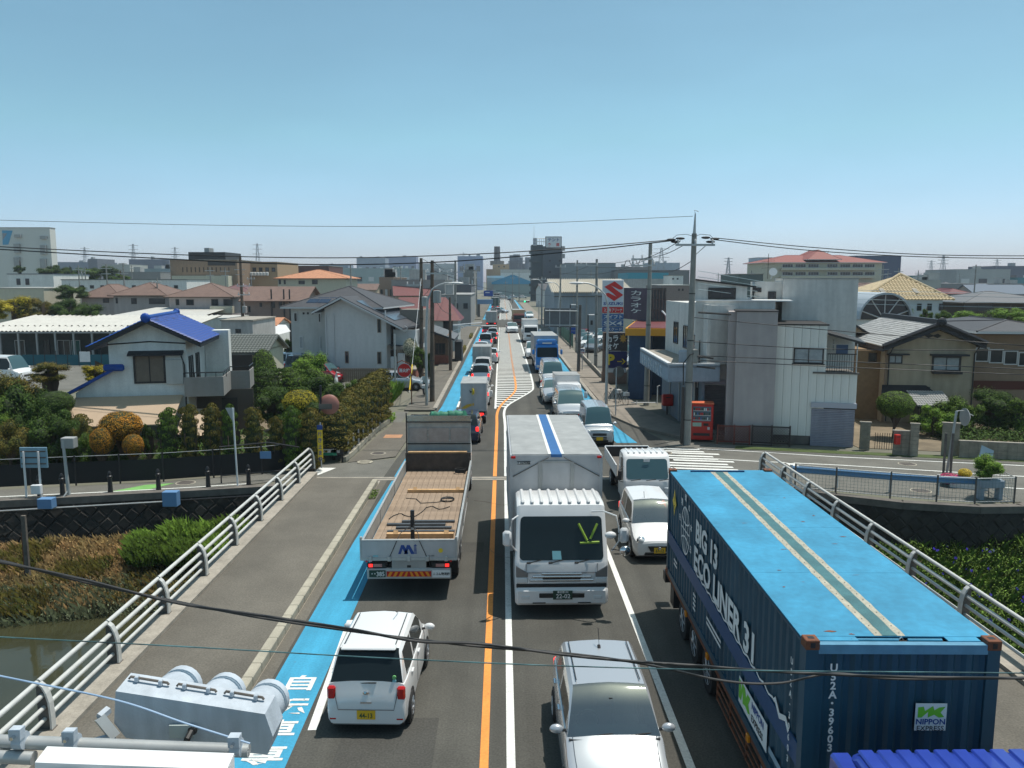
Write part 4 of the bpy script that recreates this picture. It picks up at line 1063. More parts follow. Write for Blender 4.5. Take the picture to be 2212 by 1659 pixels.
for k,(y,x0,x1)in enumerate(((2.35,-.65,.95),(2.0,-.85,1.05),(2.65,-.95,.75),(2.95,-.55,1.0),(.75,-.7,.95),(1.0,-1.0,-.1))):
 q=MB();q.rbox(x0,x1,y,y+.12,1.07,1.13,.01,stl);o=tag(q.build('steel_bar'),'dark steel bar loose on the flatbed planks, '+slb[k],'steel bar','steel bars on the flatbed');o.location=(-2.42,19.75,0)
q=MB();q.box(-.06,.04,.95,1.05,1.07,2.02,M_BLACKF);q.box(-.045,.025,.94,.96,1.5,1.56,M_STEELG);o=tag(q.build('stake_post'),'black upright post standing on the flatbed behind the tailgate','post');o.location=(-2.42,19.75,0)
q=MB()
q.tube([(-.02,1.0,1.62),(-.25,.35,1.6),(-.30,-.05,1.52),(-.52,-.06,1.02)],.010,5,M_WIRE);q.tube([(0,1.0,1.62),(.2,.35,1.6),(.28,-.05,1.52),(.5,-.06,1.02)],.010,5,M_WIRE)
o=tag(q.build('tie_rope'),'black rope tied from the upright post over the tailgate','rope');o.location=(-2.42,19.75,0)
rnd=random.Random(4);q=MB()
P=[(-.95,3.3,1.09)]
for k in range(16):P.append((-.95+.11*k+rnd.uniform(-.06,.06),3.3+.10*k+.35*math.sin(k*.8),1.085))
q.tube(P,.012,5,M_WIRE);o=tag(q.build('rope'),'thin dark rope trailing loosely over the bed planks','rope');o.location=(-2.42,19.75,0)
q=MB()
for k in range(5):
 a=[(.62+.22*math.cos(u*.5+k),5.4+.3*math.sin(u*.5+k)*(.5+.1*k),1.085+.006*k)for u in range(13)];q.tube(a,.012,5,M_WIRE)
q.tube([(-.75,5.6,1.085),(-.4,5.5,1.085),(-.2,5.0,1.085),(.3,5.1,1.085),(.6,5.3,1.085)],.012,5,M_WIRE)
o=tag(q.build('rope_coil'),'dark rope coil with a trailing end in the middle of the bed','rope');o.location=(-2.42,19.75,0)
q=MB()
for k in range(5):
 a=[(.85+.2*math.cos(u*.6+k),9.0+.12*math.sin(u*.6+k),1.12+.03*k)for u in range(12)];q.tube(a,.016,5,M_WIRE)
o=tag(q.build('cable_bundle'),'tangled black cable bundle at the front right of the bed','cable');o.location=(-2.42,19.75,0)
q=MB();q.box(-W2,W2,Lb-.06,Lb,1.0,1.75,mat('front_board_dark',(.07,.055,.045),.8,var=.3,vscale=3));q.build('front_board',t)
q=MB();q.box(-W2+.1,W2-.15,Lb-.1,Lb+.04,1.75,1.80,M_TIMBER);q.build('board_cap',t)
hbm=mat('headboard_grey',(.42,.41,.38),.55,.25,var=.15,vscale=2,streak=.2)
q=MB();q.rbox(-W2+.02,W2-.02,Lb+.45,Lb+.55,1.10,2.85,.02,hbm);hb=q.build('headboard',t)
q=MB();q.box(-W2+.12,W2-.35,Lb+.43,Lb+.45,1.5,1.95,M_ALUD);q.build('lower_panel',hb)
q=MB();q.box(-W2+.02,W2-.02,Lb+.425,Lb+.45,1.98,2.02,M_BLACK);q.build('gap_line',hb)
for x0,x1 in((-1.12,-.45),(-.40,.38),(.44,1.12)):
 q=MB();q.rbox(x0,x1,Lb+.425,Lb+.45,2.06,2.62,.01,mat('headboard_panel',(.36,.31,.28),.7,var=.12,vscale=4));q.build('panel',hb)
for x in(-.42,.41):
 for z in(2.12,2.34,2.56):q=MB();q.rbox(x-.03,x+.03,Lb+.40,Lb+.44,z-.02,z+.02,.005,M_STEELG);q.build('latch',hb)
q=MB();q.box(-W2+.02,W2-.02,Lb+.40,Lb+.44,2.85,3.08,mat('mirror_steel',(.42,.42,.38),.22,.9,bump=.3,bscale=5));q.build('shiny_top_panel',hb)
q=MB();q.box(-W2-.02,W2+.02,Lb+.35,Lb+.95,2.83,2.86,M_BLACK);q.box(-W2-.02,-W2+.02,Lb+.35,Lb+.4,1.0,3.2,M_BLACK);q.build('roof_rack',hb)
make=thing
q,_p=cab_mesh(2.3,2.75,1.9,.4,1.4,.3)
for i,v in enumerate(q.v):q.v[i]=(-v[0],Lb+.7+1.9-v[1],v[2])
q.build('cab',t,M_TRUCKW,smooth=32)
for x0,x1,r_,lb in((-.35,.45,.16,'rolled green tarpaulin on the flatbed cab rack, left of the fatter roll'),(.28,.98,.19,'fatter rolled green tarpaulin on the flatbed cab rack, right hand roll')):
 q=MB();pts=[(x0+(x1-x0)*k/8,Lb+.65+.03*math.sin(k*2),3.02+.02*math.cos(k*3))for k in range(9)]
 q.tube(pts,[r_*(1+.08*math.sin(k*1.7))for k in range(9)],10,M_TARP);o=tag(q.build('rolled_tarp',smooth=50),lb,'tarpaulin');o.location=(-2.42,19.75,.02)
q=MB()
for k in range(6):q.tube([(-1.0+.1*k+.12*math.cos(u+k),Lb+.6+.1*math.sin(u*1.3+k),2.98+.08*math.sin(u+k))for u in range(8)],.025,5,M_BLACK)
o=tag(q.build('strap_bundle'),'heap of black straps on the left of the flatbed cab rack','straps');o.location=(-2.42,19.75,.02)
# ---- 6. container semi-trailer
CX0,CX1,CY0,CY1,CZ0,CZ1=3.87,6.34,9.58,19.03,.95,3.55
cxm=(CX0+CX1)/2
t=thing('shipping_container',(cxm,CY0,CZ0),'long dark blue shipping container with bright blue roof and BIG 13 ECO LINER 31 lettering','container',R(-1.2))
W2=(CX1-CX0)/2;Lc=CY1-CY0;Hc=CZ1-CZ0
def corr(n,L,amp,flat=.3):
 """trapezoid corrugation profile"""
 p=[];d=L/n
 for k in range(n):
  for f,a in((0,0),(flat,0),(.5,-amp),(.5+flat,-amp)):p.append((k*d+f*d,a))
 p.append((L,0));return p
for s in(-1,1):
 q=MB();pr_=corr(34,Lc-.34,.036);vs=[];fs=[]
 for y,a in pr_:
  for z in(.12,Hc-.10):vs.append((s*(W2-.02+a),.17+y,z))
 for k in range(len(pr_)-1):fs.append((2*k,2*k+2,2*k+3,2*k+1))
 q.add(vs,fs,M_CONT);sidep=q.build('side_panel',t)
 if s==-1:left_side=sidep
 q=MB();q.box(s*(W2-.05)-.05,s*(W2-.05)+.05,.15,Lc-.15,Hc-.10,Hc-.056,M_CONT);q.build('top_rail',t)
 q=MB();q.box(s*(W2-.04)-.04,s*(W2-.04)+.04,.15,Lc-.15,.0,.13,M_CONT);q.build('bottom_rail',t)
 for y0,y1 in((0,.17),(Lc-.17,Lc)):
  q=MB();q.box(s*(W2-.08)-.08,s*(W2-.08)+.08,y0,y1,.0,Hc,M_CONT if s<0 or y0>1 else M_CONT);pst=q.build('corner_post',t)
  for z0,z1 in((-.004,.12),(Hc-.118,Hc+.012)):
   q=MB();q.rbox(s*(W2-.08)-.09,s*(W2-.08)+.09,y0-.008,y1+.008,z0,z1,.008,M_RUST);q.build('corner_casting',pst)
  q=MB()
  q.box(s*(W2-.08)-.04,s*(W2-.08)+.04,y0+.05,y1-.05,Hc+.010,Hc+.014,M_BLACK);q.box(s*(W2-.08)-.03,s*(W2-.08)+.03,y0-.012,y0-.006,Hc-.09,Hc-.02,M_BLACK);q.build('casting_hole',pst)
 q=MB();q.box(s*(W2-.012)-.012,s*(W2-.012)+.012,.17,Lc-.17,.78,1.10,M_CONTL);q.build('side_band',t)
q=MB();pr_=corr(9,2*W2-.34,.045);vs=[];fs=[]
for x,a in pr_:
 for z in(.12,Hc-.16):vs.append((-W2+.17+x,.03-a*1.0,z))
for k in range(len(pr_)-1):fs.append((2*k,2*k+2,2*k+3,2*k+1))
q.add(vs,fs,M_CONT);q.build('end_panel',t)
q=MB();q.box(-W2+.16,W2-.16,.0,.10,Hc-.17,Hc-.045,M_ALU if False else mat('end_beam',(.10,.25,.36),.5,var=.15));q.build('end_top_beam',t)
q=MB();q.box(-W2+.16,W2-.16,.0,.10,0,.13,M_CONT);q.build('end_bottom_beam',t)
q=MB();q.box(-W2+.1,W2-.1,Lc-.06,Lc-.02,.1,Hc-.1,M_CONT);q.build('rear_panel',t)
Zr=Hc-.03
for y0,y1 in((.22,2.5),(2.506,4.85),(4.856,7.1),(7.106,Lc-.20)):
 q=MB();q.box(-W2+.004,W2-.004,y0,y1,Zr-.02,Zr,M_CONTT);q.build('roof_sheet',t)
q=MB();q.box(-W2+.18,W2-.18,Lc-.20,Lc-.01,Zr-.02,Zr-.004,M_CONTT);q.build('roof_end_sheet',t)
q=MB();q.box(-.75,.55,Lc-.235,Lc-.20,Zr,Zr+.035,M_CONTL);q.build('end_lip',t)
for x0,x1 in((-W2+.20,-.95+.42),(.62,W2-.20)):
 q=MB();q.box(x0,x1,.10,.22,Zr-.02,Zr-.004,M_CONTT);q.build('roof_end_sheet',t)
q=MB();q.box(-.72,.62,.10,.22,Zr-.12,Zr-.05,M_BLACK);q.build('roof_recess',t)
for x0,x1 in((-.60,.0),(.12,.56)):
 q=MB();q.cyl((x0,.15,Zr-.02),(x1,.15,Zr-.02),.022,n=8,m=M_CONTT);q.build('tie_bar',t)
q=MB();q.tube([(.0,.15,Zr-.02),(.03,.13,Zr+.03),(.07,.15,Zr-.02)],.01,5,M_CHROME);q.build('hook',t)
rnd=random.Random(11)
def wavy(xc,w,y0,y1,amp,n=60):
 a=[(xc-w/2+rnd.uniform(-amp,amp),y0+(y1-y0)*k/n)for k in range(n+1)];b=[(xc+w/2+rnd.uniform(-amp,amp),y0+(y1-y0)*k/n)for k in range(n+1)]
 return a,b
xc=-.07
a,b=wavy(xc,.40,.23,Lc-.24,.008);q=MB();vs=[(x,y,Zr+.003)for x,y in a]+[(x,y,Zr+.003)for x,y in b];n=len(a)
q.add(vs,[(i,n+i,n+i+1,i+1)for i in range(n-1)],M_TAPE);q.build('sealing_strip',t)
a,b=wavy(xc,.19,.23,Lc-.24,.007);q=MB();vs=[(x,y,Zr+.006)for x,y in a]+[(x,y,Zr+.006)for x,y in b]
q.add(vs,[(i,n+i,n+i+1,i+1)for i in range(n-1)],M_TEAL);q.build('channel',t)
for s in(-1,1):
 q=MB();y=.3
 while y<Lc-.3:q.box(xc+s*.15-.006,xc+s*.15+.006,y,y+.012,Zr+.003,Zr+.010,M_CONCD);y+=.22
 tag(q.build('rivets',t),kind='stuff')
for(x,y,l_,w_)in((-.55,2.1,.14,.012),(-.75,2.6,.18,.03),(-.35,3.6,.22,.02),(.65,3.9,.3,.02),(.75,6.9,.12,.05),(.55,5.2,.2,.05),(-.6,5.1,.25,.015),(.95,4.3,.3,.04),(.4,2.4,.35,.012),(-.8,.35,.35,.05),(-.55,.27,.2,.04),(.35,6.1,.15,.01),(-.9,1.9,.1,.04),(.9,5.6,.1,.06)):
 q=MB();P=[]
 for k in range(9):
  an=2*math.pi*k/9;P.append((x+l_*.3*math.cos(an)*rnd.uniform(.3,1),y+w_*.6*math.sin(an)*rnd.uniform(.3,1.2),Zr+.004))
 q.add(P,[tuple(range(9))],M_RUST);q.build('rust_scratch',t)
def vtext(chars,size,m,x,z0,dz,y=-.05):
 for k,ch in enumerate(chars):lettering(ch,size,m,t,(x,y,z0-dz*k),bold=.004,depth=.001)
vtext('U52A･39603',.145,M_INKW,-.87,2.24,.122,y=.0)
q=MB();q.box(.62,1.02,-.012,-.004,1.18,1.55,M_INKW);pn=q.build('logo_panel',t);pn.location=(-.42,0,.22)
q=MB();grn=mat('logo_green',(.16,.50,.03),.5)
q.add([(.65,-.016,1.36),(.70,-.016,1.36),(.78,-.016,1.44),(.78,-.016,1.36),(.86,-.016,1.40),(.92,-.016,1.36),(.99,-.016,1.37),(.94,-.016,1.43),(1.0,-.016,1.51),(.92,-.016,1.50),(.86,-.016,1.46),(.84,-.016,1.52),(.74,-.016,1.45),(.72,-.016,1.51),(.65,-.016,1.50)],[tuple(range(15))],grn);q.build('logo_mark',pn)
lettering('NIPPON',.105,M_INKB,pn,(.82,-.016,1.30),bold=.002,depth=.001);lettering('EXPRESS',.095,M_INK,pn,(.82,-.016,1.21),depth=.001)
xs=-W2-.006
def stext(txt,size,y,z,m=M_INKW,bold=.01,sx=1.0,parent=None,al='LEFT'):
 return lettering(txt,size,m,parent or t,(xs,y,z),(0,0,R(-90)),bold=bold,depth=.001,sx=sx,align=al)
stext('BIG 13',.62,6.35,2.02,bold=.022,sx=1.05)
stext('ECO LINER 31',.66,6.45,1.42,bold=.022,sx=1.08)
q=MB();n=60;vs=[]
for k in range(n+1):
 y=6.4-5.3*k/n;z=1.17+.022*math.sin(k*1.3);vs+=[(xs,y,z-.018),(xs,y,z+.018)]
q.add(vs,[(2*k,2*k+1,2*k+3,2*k+2)for k in range(n)],M_INKW);q.build('wavy_underline',t)
q=MB()
def arc(cy,cz,ry,rz_,a0,a1,w=.018,n=20):
 v=[]
 for k in range(n+1):
  a=R(a0+(a1-a0)*k/n);v+=[(xs,cy+(ry-w)*math.cos(a),cz+(rz_-w)*math.sin(a)),(xs,cy+(ry+w)*math.cos(a),cz+(rz_+w)*math.sin(a))]
 q.add(v,[(2*k,2*k+1,2*k+3,2*k+2)for k in range(n)],M_INKW)
gc=(7.35,1.70)
arc(*gc,.42,.52,0,360,n=32);arc(*gc,.20,.52,0,360,n=28);arc(gc[0],gc[1]+.9,.75,.75,238,302);arc(gc[0],gc[1]-.9,.75,.75,58,122)
q.box(xs-.001,xs+.001,gc[0]-.42,gc[0]+.42,gc[1]-.015,gc[1]+.015,M_INKW);q.box(xs-.001,xs+.001,gc[0]-.015,gc[0]+.015,gc[1]-.52,gc[1]+.52,M_INKW)
q.build('globe_mark',t)
for k,ch in enumerate('日本の環境を'):
 a=R(200-38*k);lettering(ch,.17,M_INKW,t,(xs,gc[0]-.60*math.cos(a)*-1,gc[1]+.72*math.sin(a)),(0,0,R(-90)),bold=.004,depth=.001)
q=MB();q.add([(xs,8.62+dx_,1.98+dz_)for dx_,dz_ in((0,.33),(-.1,.12),(-.22,0),(-.1,-.12),(0,-.33),(.1,-.12),(.22,0),(.1,.12))],[tuple(range(8))],M_INKY);q.build('yellow_mark',t)
lettering('L',.16,M_INK,t,(xs-.004,8.62,2.06),(0,0,R(-90)),depth=.001);lettering('C',.16,M_INK,t,(xs-.004,8.62,1.86),(0,0,R(-90)),depth=.001)
for k,ch in enumerate('U52A･39603'):lettering(ch,.13,M_INKW,t,(xs-.02,.42,2.12-.155*k),(0,0,R(-90)),bold=.003,depth=.001)
for k,(y,w_,n_)in enumerate(((8.5,.35,2),(6.4,.22,4),(5.2,1.1,2))):
 for j in range(n_):q=MB();q.box(xs-.001,xs+.001,y-w_,y,.62-.10*j,.67-.10*j,M_INKW);q.build('small_print_line',t)
q=MB();q.box(xs-.002,xs+.001,1.35,2.85,.22,.66,M_INKW);pn=q.build('logo_panel',t)
q=MB();v=[(2.83,.30),(2.70,.30),(2.62,.5),(2.6,.3),(2.45,.34),(2.3,.3),(2.2,.34),(2.3,.45),(2.2,.6),(2.35,.6),(2.42,.5),(2.5,.62),(2.66,.62),(2.72,.45),(2.74,.62),(2.83,.62)]
q.add([(xs-.006,a_,b_)for a_,b_ in v],[tuple(range(len(v)))],grn);q.build('logo_mark',pn)
stext('NIPPON',.17,2.12,.54,M_INKB,.003,parent=pn,al='LEFT').location=(xs-.006,2.12,.54)
stext('EXPRESS',.16,2.12,.34,M_INK,.002,parent=pn).location=(xs-.006,2.12,.34)
q=MB();q.add([(xs-.004,y_,z_)for y_,z_ in((1.15,1.18),(1.05,1.28),(.85,1.14),(.6,1.24),(.45,1.12),(.5,1.05),(.62,1.15),(.86,1.05),(1.05,1.18))],[tuple(range(9))],M_INKW);q.build('white_wave_mark',t)
q=MB();q.box(xs-.002,xs+.001,.45,1.25,.30,.40,mat('label_grey',(.25,.35,.42),.6));q.build('small_label',t)
t=thing('container_trailer',(cxm,CY0,0),'skeletal trailer with rusty side frame carrying the blue container','trailer',R(-1.2))
q=MB()
for s in(-1,1):q.box(s*.5-.08,s*.5+.08,-.4,Lc+.3,.66,.93,M_BLACK)
for y in(.1,2.6,5.2,7.8,Lc-.1):q.box(-W2+.03,W2-.03,y-.08,y+.08,.80,.93,M_BLACK)
q.build('frame',t)
q=MB()
for z in(.35,.50,.65):q.cyl((-W2+.05,1.6,z),(-W2+.05,4.4,z),.022,n=6,m=M_RUST)
for y in(1.6,2.5,3.5,4.4):q.cyl((-W2+.05,y,.32),(-W2+.05,y,.85),.022,n=6,m=M_RUST)
q.build('side_guard',t)
q=MB();q.box(-W2+.02,-W2+.10,.1,Lc+.25,.82,.92,M_RUST);q.build('side_member',t)
for y in(2.2,5.0,7.0):q=MB();q.rbox(-W2-.03,-W2+.02,y,y+.12,.80,.92,.01,M_LAMPO);q.build('marker_lamp',t)
q=MB();q.box(-W2+.02,-.75,Lc-.9,Lc-.5,.35,.80,M_BLACK);q.box(-W2+.0,-W2+.3,Lc+.1,Lc+.4,.6,.84,M_BLACK);q.build('mudguard',t)
for y in(5.3,6.5,7.7):
 for s in(-1,1):add_wheel(t,s*(W2-.20),y,.44,.28)
t=thing('tractor_unit',(cxm+.15,6.78,0),'blue tractor cab with ribbed roof in front of the container at the bottom right corner','truck')
blue_cab=mat('cab_blue',(.022,.05,.30),.3,coat=.6,var=.1)
make_cab(t,2.40,2.62,2.0,blue_cab,wz=1.5,slope=.28,ribs=0,mirrors=True,wtop=2.35,detail=2)
for k in range(10):
 x=-1.0+2.0*k/9;q=MB();q.rbox(x-.09,x+.09,.45,1.92,2.60,2.64,.018,blue_cab);q.build('roof_rib',t)
for s in(-1,1):
 q=MB();q.tube([(s*1.05,.5,2.5),(s*1.22,.45,2.75),(s*1.25,.4,2.95)],.022,6,M_STEELG);q.tube([(s*1.15,.9,2.45),(s*1.22,.5,2.6),(s*1.28,.2,2.4)],.022,6,M_STEELG);q.build('mirror_stay',t)
q=MB();q.rbox(-1.34,-1.10,1.5,2.1,2.1,2.5,.03,blue_cab);q.build('side_deflector',t)
truck_wheels(t,2.4,(1.3,4.6),.5,.3);chassis(t,2.3,1.6,5.5,.85)
# ---- 7. small white flatbed facing the camera
t=thing('small_flatbed_truck',(5.15,27.6,0),'small white flatbed truck with open drop sides behind the container','truck')
make_cab(t,1.72,1.98,1.35,M_TRUCKW,base=.30,wz=1.08,slope=.30,wtop=1.82,mirrors=False,glass=M_GLASSB)
q=MB();q.rbox(-.86,.86,-.08,.2,.26,.56,.05,M_TRUCKW);q.build('bumper',t)
for s in(-1,1):
 q=MB();q.rbox(s*.70-.13,s*.70+.13,-.05,.1,.60,.84,.04,M_LAMPW);q.build('headlight',t)
 q=MB();q.rbox(s*1.0-.07,s*1.0+.07,-.05,.03,1.10,1.45,.02,M_BLACK);q.tube([(s*.85,.15,1.55),(s*1.0,0,1.5),(s*1.0,0,1.05),(s*.86,.1,1.0)],.012,5,M_BLACK);q.build('door_mirror',t)
for x0 in(-.6,-.05,.4):q=MB();q.tube([(x0,-.0,1.07),(x0+.35,-.01,1.12)],.012,5,M_BLACK);q.build('wiper',t)
for k in range(7):x=-.62+1.24*k/6;q=MB();q.rbox(x-.035,x+.035,.5,1.25,1.965,2.0,.015,M_TRUCKW);q.build('roof_rib',t)
q=MB();q.box(-.12,.1,.22,.24,1.70,1.78,M_WHITE);q.build('visor_card',t)
q=MB();q.box(-.9,.9,1.5,4.9,.82,.88,M_CONCD);q.build('bed_floor',t)
for s in(-1,1):
 q=MB();q.rbox(s*.9-.02,s*.9+.02,1.5,4.9,.85,1.30,.01,M_WHITE);sd=q.build('side_board',t)
 q=MB();y=1.6
 while y<4.8:q.box(s*.925-.006,s*.925+.006,y,y+.10,1.22,1.27,M_FRAMEW);y+=.2
 q.build('lashing_slots',sd)
q=MB();q.rbox(-.9,.9,4.86,4.92,.85,1.30,.01,M_BLACKF);q.build('tailgate',t)
q=MB();q.box(-.9,.9,4.85,4.93,1.29,1.32,M_WHITE);q.build('tailgate_rail',t)
q=MB();q.box(-.8,.8,1.48,1.52,.85,1.6,M_STEELG);q.build('bed_front_guard',t)
chassis(t,1.7,1.3,4.7,.5);truck_wheels(t,1.72,(.72,3.6),.33,.2)
# ---- 8. the rest of the queues, from near to far
def simple_truck(name,label,W,H,Lc_,paint,boxm,Hb,wz=1.3,cab_h=None,group=None,front=True,lamps_rear=False):
 t=thing(name,(0,0,0),label,'truck',group=group);ch=cab_h or H
 make_cab(t,W,ch,1.6,paint,wz=wz,slope=.26,wtop=ch-.24,detail=1)
 q=MB();q.rbox(-W/2,W/2,-.08,.2,.32,.70,.05,paint);q.build('bumper',t)
 q=MB();q.rbox(-W*.3,W*.3,-.05,0,.80,1.05,.02,M_BLACK);q.build('grille',t)
 for s in(-1,1):q=MB();q.rbox(s*(W/2-.2)-.14,s*(W/2-.2)+.14,-.10,.1,.52,.74,.03,M_LAMPW);q.build('headlight',t)
 q=MB();q.box(-W/2-.04,W/2+.04,1.75,Lc_,.95,Hb,boxm);q.build('cargo_box',t)
 q=MB();q.box(-W/2-.05,W/2+.05,1.74,Lc_+.01,Hb,Hb+.03,M_ALUD);q.build('box_roof',t)
 if lamps_rear:
  q=MB();q.box(-W/2-.05,W/2+.05,Lc_-.02,Lc_+.03,.92,1.02,M_STEELG);q.build('box_sill',t)
  for s in(-1,0,1):q=MB();q.box(s*(W/2)-.03,s*(W/2)+.03,Lc_,Lc_+.035,1.02,Hb,M_STEELG);q.build('door_post',t)
  q=MB();q.box(-.10,-.07,Lc_+.035,Lc_+.06,1.2,Hb-.2,M_STEELG);q.box(.07,.10,Lc_+.035,Lc_+.06,1.2,Hb-.2,M_STEELG);q.build('lock_bar',t)
  for s in(-1,1):q=MB();q.rbox(s*(W/2-.25)-.14,s*(W/2-.25)+.14,Lc_-.02,Lc_+.04,.66,.82,.02,M_BRAKE);q.build('tail_lamp',t)
  q=MB();q.rbox(-W/2+.05,W/2-.05,Lc_-.1,Lc_,.45,.60,.02,M_BLACK);q.build('rear_bumper',t)
 chassis(t,W,1.3,Lc_-.2,.6);truck_wheels(t,W,(.85,Lc_-1.5),.40,.24)
 return t
LQ='cars queueing in the left lane';RQ='cars queueing in the right lane'
yt=simple_truck('delivery_truck','grey delivery box truck with round yellow mark and yellow swoosh on its doors',1.36,1.85,5.0,M_TRUCKW,M_ALU,2.46,wz=1.05,lamps_rear=True)
q=MB();q.cyl((.06,5.035,2.03),(.08,5.05,2.03),.19,n=24,m=M_INKY);em=q.build('round_mark',yt)
q=MB();q.ell((.10,5.055,2.03),(.11,.006,.035),M_INK,10,6);q.ell((-.02,5.055,2.07),(.04,.006,.03),M_INK,8,5)
for x,z in((.17,1.96),(.13,1.95),(.05,1.96),(.0,1.97)):q.cyl((x,5.055,z),(x+.02,5.055,z+.06),.012,n=4,m=M_INK)
q.cyl((.19,5.055,2.04),(.22,5.055,2.12),.012,n=4,m=M_INK);q.build('animal_silhouette',em)
q=MB();q.add([(x,5.042,z)for x,z in((.70,1.08),(.56,1.2),(.36,1.31),(.10,1.36),(-.02,1.38),(-.02,1.24),(.2,1.2),(.48,1.05))],[tuple(range(8))],mat('swoosh_yellow',(.62,.36,.04),.5));q.build('swoosh',yt)
place(yt,-1.63,43.9,R(0),away=5.0)
car_specs=[(-1.86,39.2,'hatch',4.0,1.68,1.45,M_CARN,'dark navy car half hidden right of the flatbed truck headboard'),(-1.56,51.5,'hatch',4.0,1.65,1.50,M_CARW,'white car with lit brake lamp peeking out right of the yellow-marked delivery truck'),(-1.62,61.5,'kei_hatch',3.4,1.475,1.62,M_CARS,'pale small wagon with red rear lamps just ahead of the delivery truck'),(-1.60,66.2,'minivan',3.4,1.5,1.70,M_CARW,'white boxy small car with a dark rear window behind the plain grey box truck'),(-1.15,78.5,'sedan',4.5,1.7,1.42,M_CARW,'white car mostly hidden ahead of the grey box truck'),(-2.26,87.0,'sedan',4.5,1.7,1.42,M_CARW,'white saloon with its boot towards the camera beyond the grey box truck'),(-1.98,97.6,'minivan',4.1,1.7,1.72,M_CARS,'silver minivan ahead of the white saloon in the left lane'),(-1.45,104.0,'hatch',4.0,1.68,1.48,M_CARK,'black hatchback with white roof glare half hidden right of the silver minivan'),(-1.30,112.5,'kei_hatch',3.4,1.475,1.55,M_CARW,'white small car, second ahead of the silver minivan'),(-2.15,119.5,'hatch',4.2,1.7,1.5,M_CARR,'dark red car before the far crossing in the left lane'),(-2.05,194.0,'sedan',4.5,1.7,1.42,M_CARW,'white saloon just beyond the far crossing in the left lane'),(-1.75,208.0,'hatch',4.0,1.7,1.5,M_CARW,'white hatchback beyond the far crossing, behind the dark truck'),]
cache={}
for x,y,kind,L_,W_,H_,pm,lb in car_specs:
 o=make_car('queueing_car',lb,L_,W_,H_,kind,pm,detail=1,plate=(M_PLATEW,M_INKG,None),brake=True,group=LQ)
 place(o,x,y,R(-1),away=L_)
bt=simple_truck('box_truck','plain grey box truck with twin rear doors, behind it a white small car, left lane',1.5,1.9,5.0,M_TRUCKW,M_ALUD,2.45,wz=1.05,lamps_rear=True)
place(bt,-1.68,69.2,R(-1),away=5.0)
bt=simple_truck('box_truck','grey box truck with red lower body standing at the far crossing in the left lane',1.85,2.2,6.0,M_CARR,M_ALUD,2.8,lamps_rear=True)
place(bt,-1.85,141.0,R(-1),away=6.0)
for y,m1,m2,hb,lb in((236,M_CARG,mat('truck_green_box',(.05,.09,.08),.6),3.4,'dark green box truck far up the left lane'),(305,M_CARG,mat('truck_dark_box',(.03,.04,.05),.6),3.6,'darkest box truck at the far end of the left lane'),(268,M_TRUCKW,mat('truck_grey_box',(.12,.14,.14),.6),3.3,'dull grey box truck between the green and the darkest truck in the left lane')):
 bt=simple_truck('box_truck',lb,2.1,2.6,7.5,m1,m2,hb,lamps_rear=True);place(bt,-2.0,y,R(-1),away=7.5)
for x,y,kind,L_,W_,H_,pm,lb in((4.78,38.6,'van',3.4,1.475,1.88,M_CARS,'silver boxy kei van with yellow plate, first behind the small flatbed in the right lane'),(3.98,44.6,'minivan',4.6,1.72,1.80,M_CARS,'silver minivan with a wide chrome front, right lane beside the white box truck roof'),(3.55,52.0,'sedan',4.4,1.7,1.46,M_CARS,'silver saloon with its nose turned out left of the white box kei truck'),(3.85,60.0,'van',4.7,1.7,1.98,M_CARS,'silver van with sun glinting on its screen, in front of the blue truck'),(3.2,83.5,'kei_hatch',3.4,1.475,1.7,M_CARW,'white small car mostly hidden behind the blue truck'),(6.0,176.0,'hatch',4.0,1.68,1.5,M_CARW,'white car with only its roof showing right of the white truck')):
 o=make_car('queueing_car',lb,L_,W_,H_,kind,pm,detail=1,plate=(M_PLATEY if kind=='van' and L_<4 else M_PLATEW,M_INKG,None),group=RQ,brake=False)
 place(o,x,y,R(1.0))
 if kind=='minivan':
  q=MB();q.rbox(-.6,.6,-.03,.03,.52,.58,.01,M_CHROME);q.rbox(-.6,.6,-.03,.03,.62,.68,.01,M_CHROME);q.build('grille_bar',o)
 if kind=='van' and L_<4:
  for z in(.36,.44,.78):q=MB();q.rbox(-.45,.35 if z<.7 else .45,-.03,.02,z,z+.05,.01,M_BLACK if z<.7 else M_CHROME);q.build('grille_bar',o)
bt=simple_truck('small_box_truck','white small truck with a plain white box between two silver vehicles, right lane',1.5,1.80,3.8,M_TRUCKW,M_TRUCKW,2.15,wz=1.05);place(bt,4.15,48.6,R(1))
bt=simple_truck('box_truck','truck with bright blue cab and silver box in the right lane',2.05,2.55,8.0,mat('cab_bright_blue',(.012,.20,.58),.3,coat=.5),M_ALU,3.2,wz=1.4);place(bt,3.95,70.3,R(1))
q=MB();q.rbox(-.9,.9,.35,1.5,2.5,2.95,.12,mat('cab_bright_blue',(.012,.20,.58),.3));q.build('roof_deflector',bt);q=MB();q.box(-.42,.42,.33,.36,2.6,2.72,M_PLATEW);q.build('name_board',bt)
bt=simple_truck('box_truck','white truck with a low white box behind the blue truck',1.95,2.3,6.0,M_TRUCKW,M_TRUCKW,2.95,wz=1.3);place(bt,3.75,106,R(1))
bt=simple_truck('box_truck','truck with cream box front beyond the white truck in the right lane',2.1,2.4,7.0,mat('truck_maroon',(.12,.03,.025),.4),mat('box_cream',(.62,.45,.26),.6),3.05,wz=1.45);place(bt,2.9,141,R(1))
o=make_car('waiting_suv','white sports utility car waiting on the hatched island',4.3,1.8,1.6,'suv',M_CARW,detail=1,brake=False);place(o,1.6,125.5,R(3))
o=make_car('turning_car','silver saloon turning across the road past the far crossing',4.6,1.75,1.45,'sedan',M_CARS,detail=1,brake=False);place(o,1.2,205,R(58))
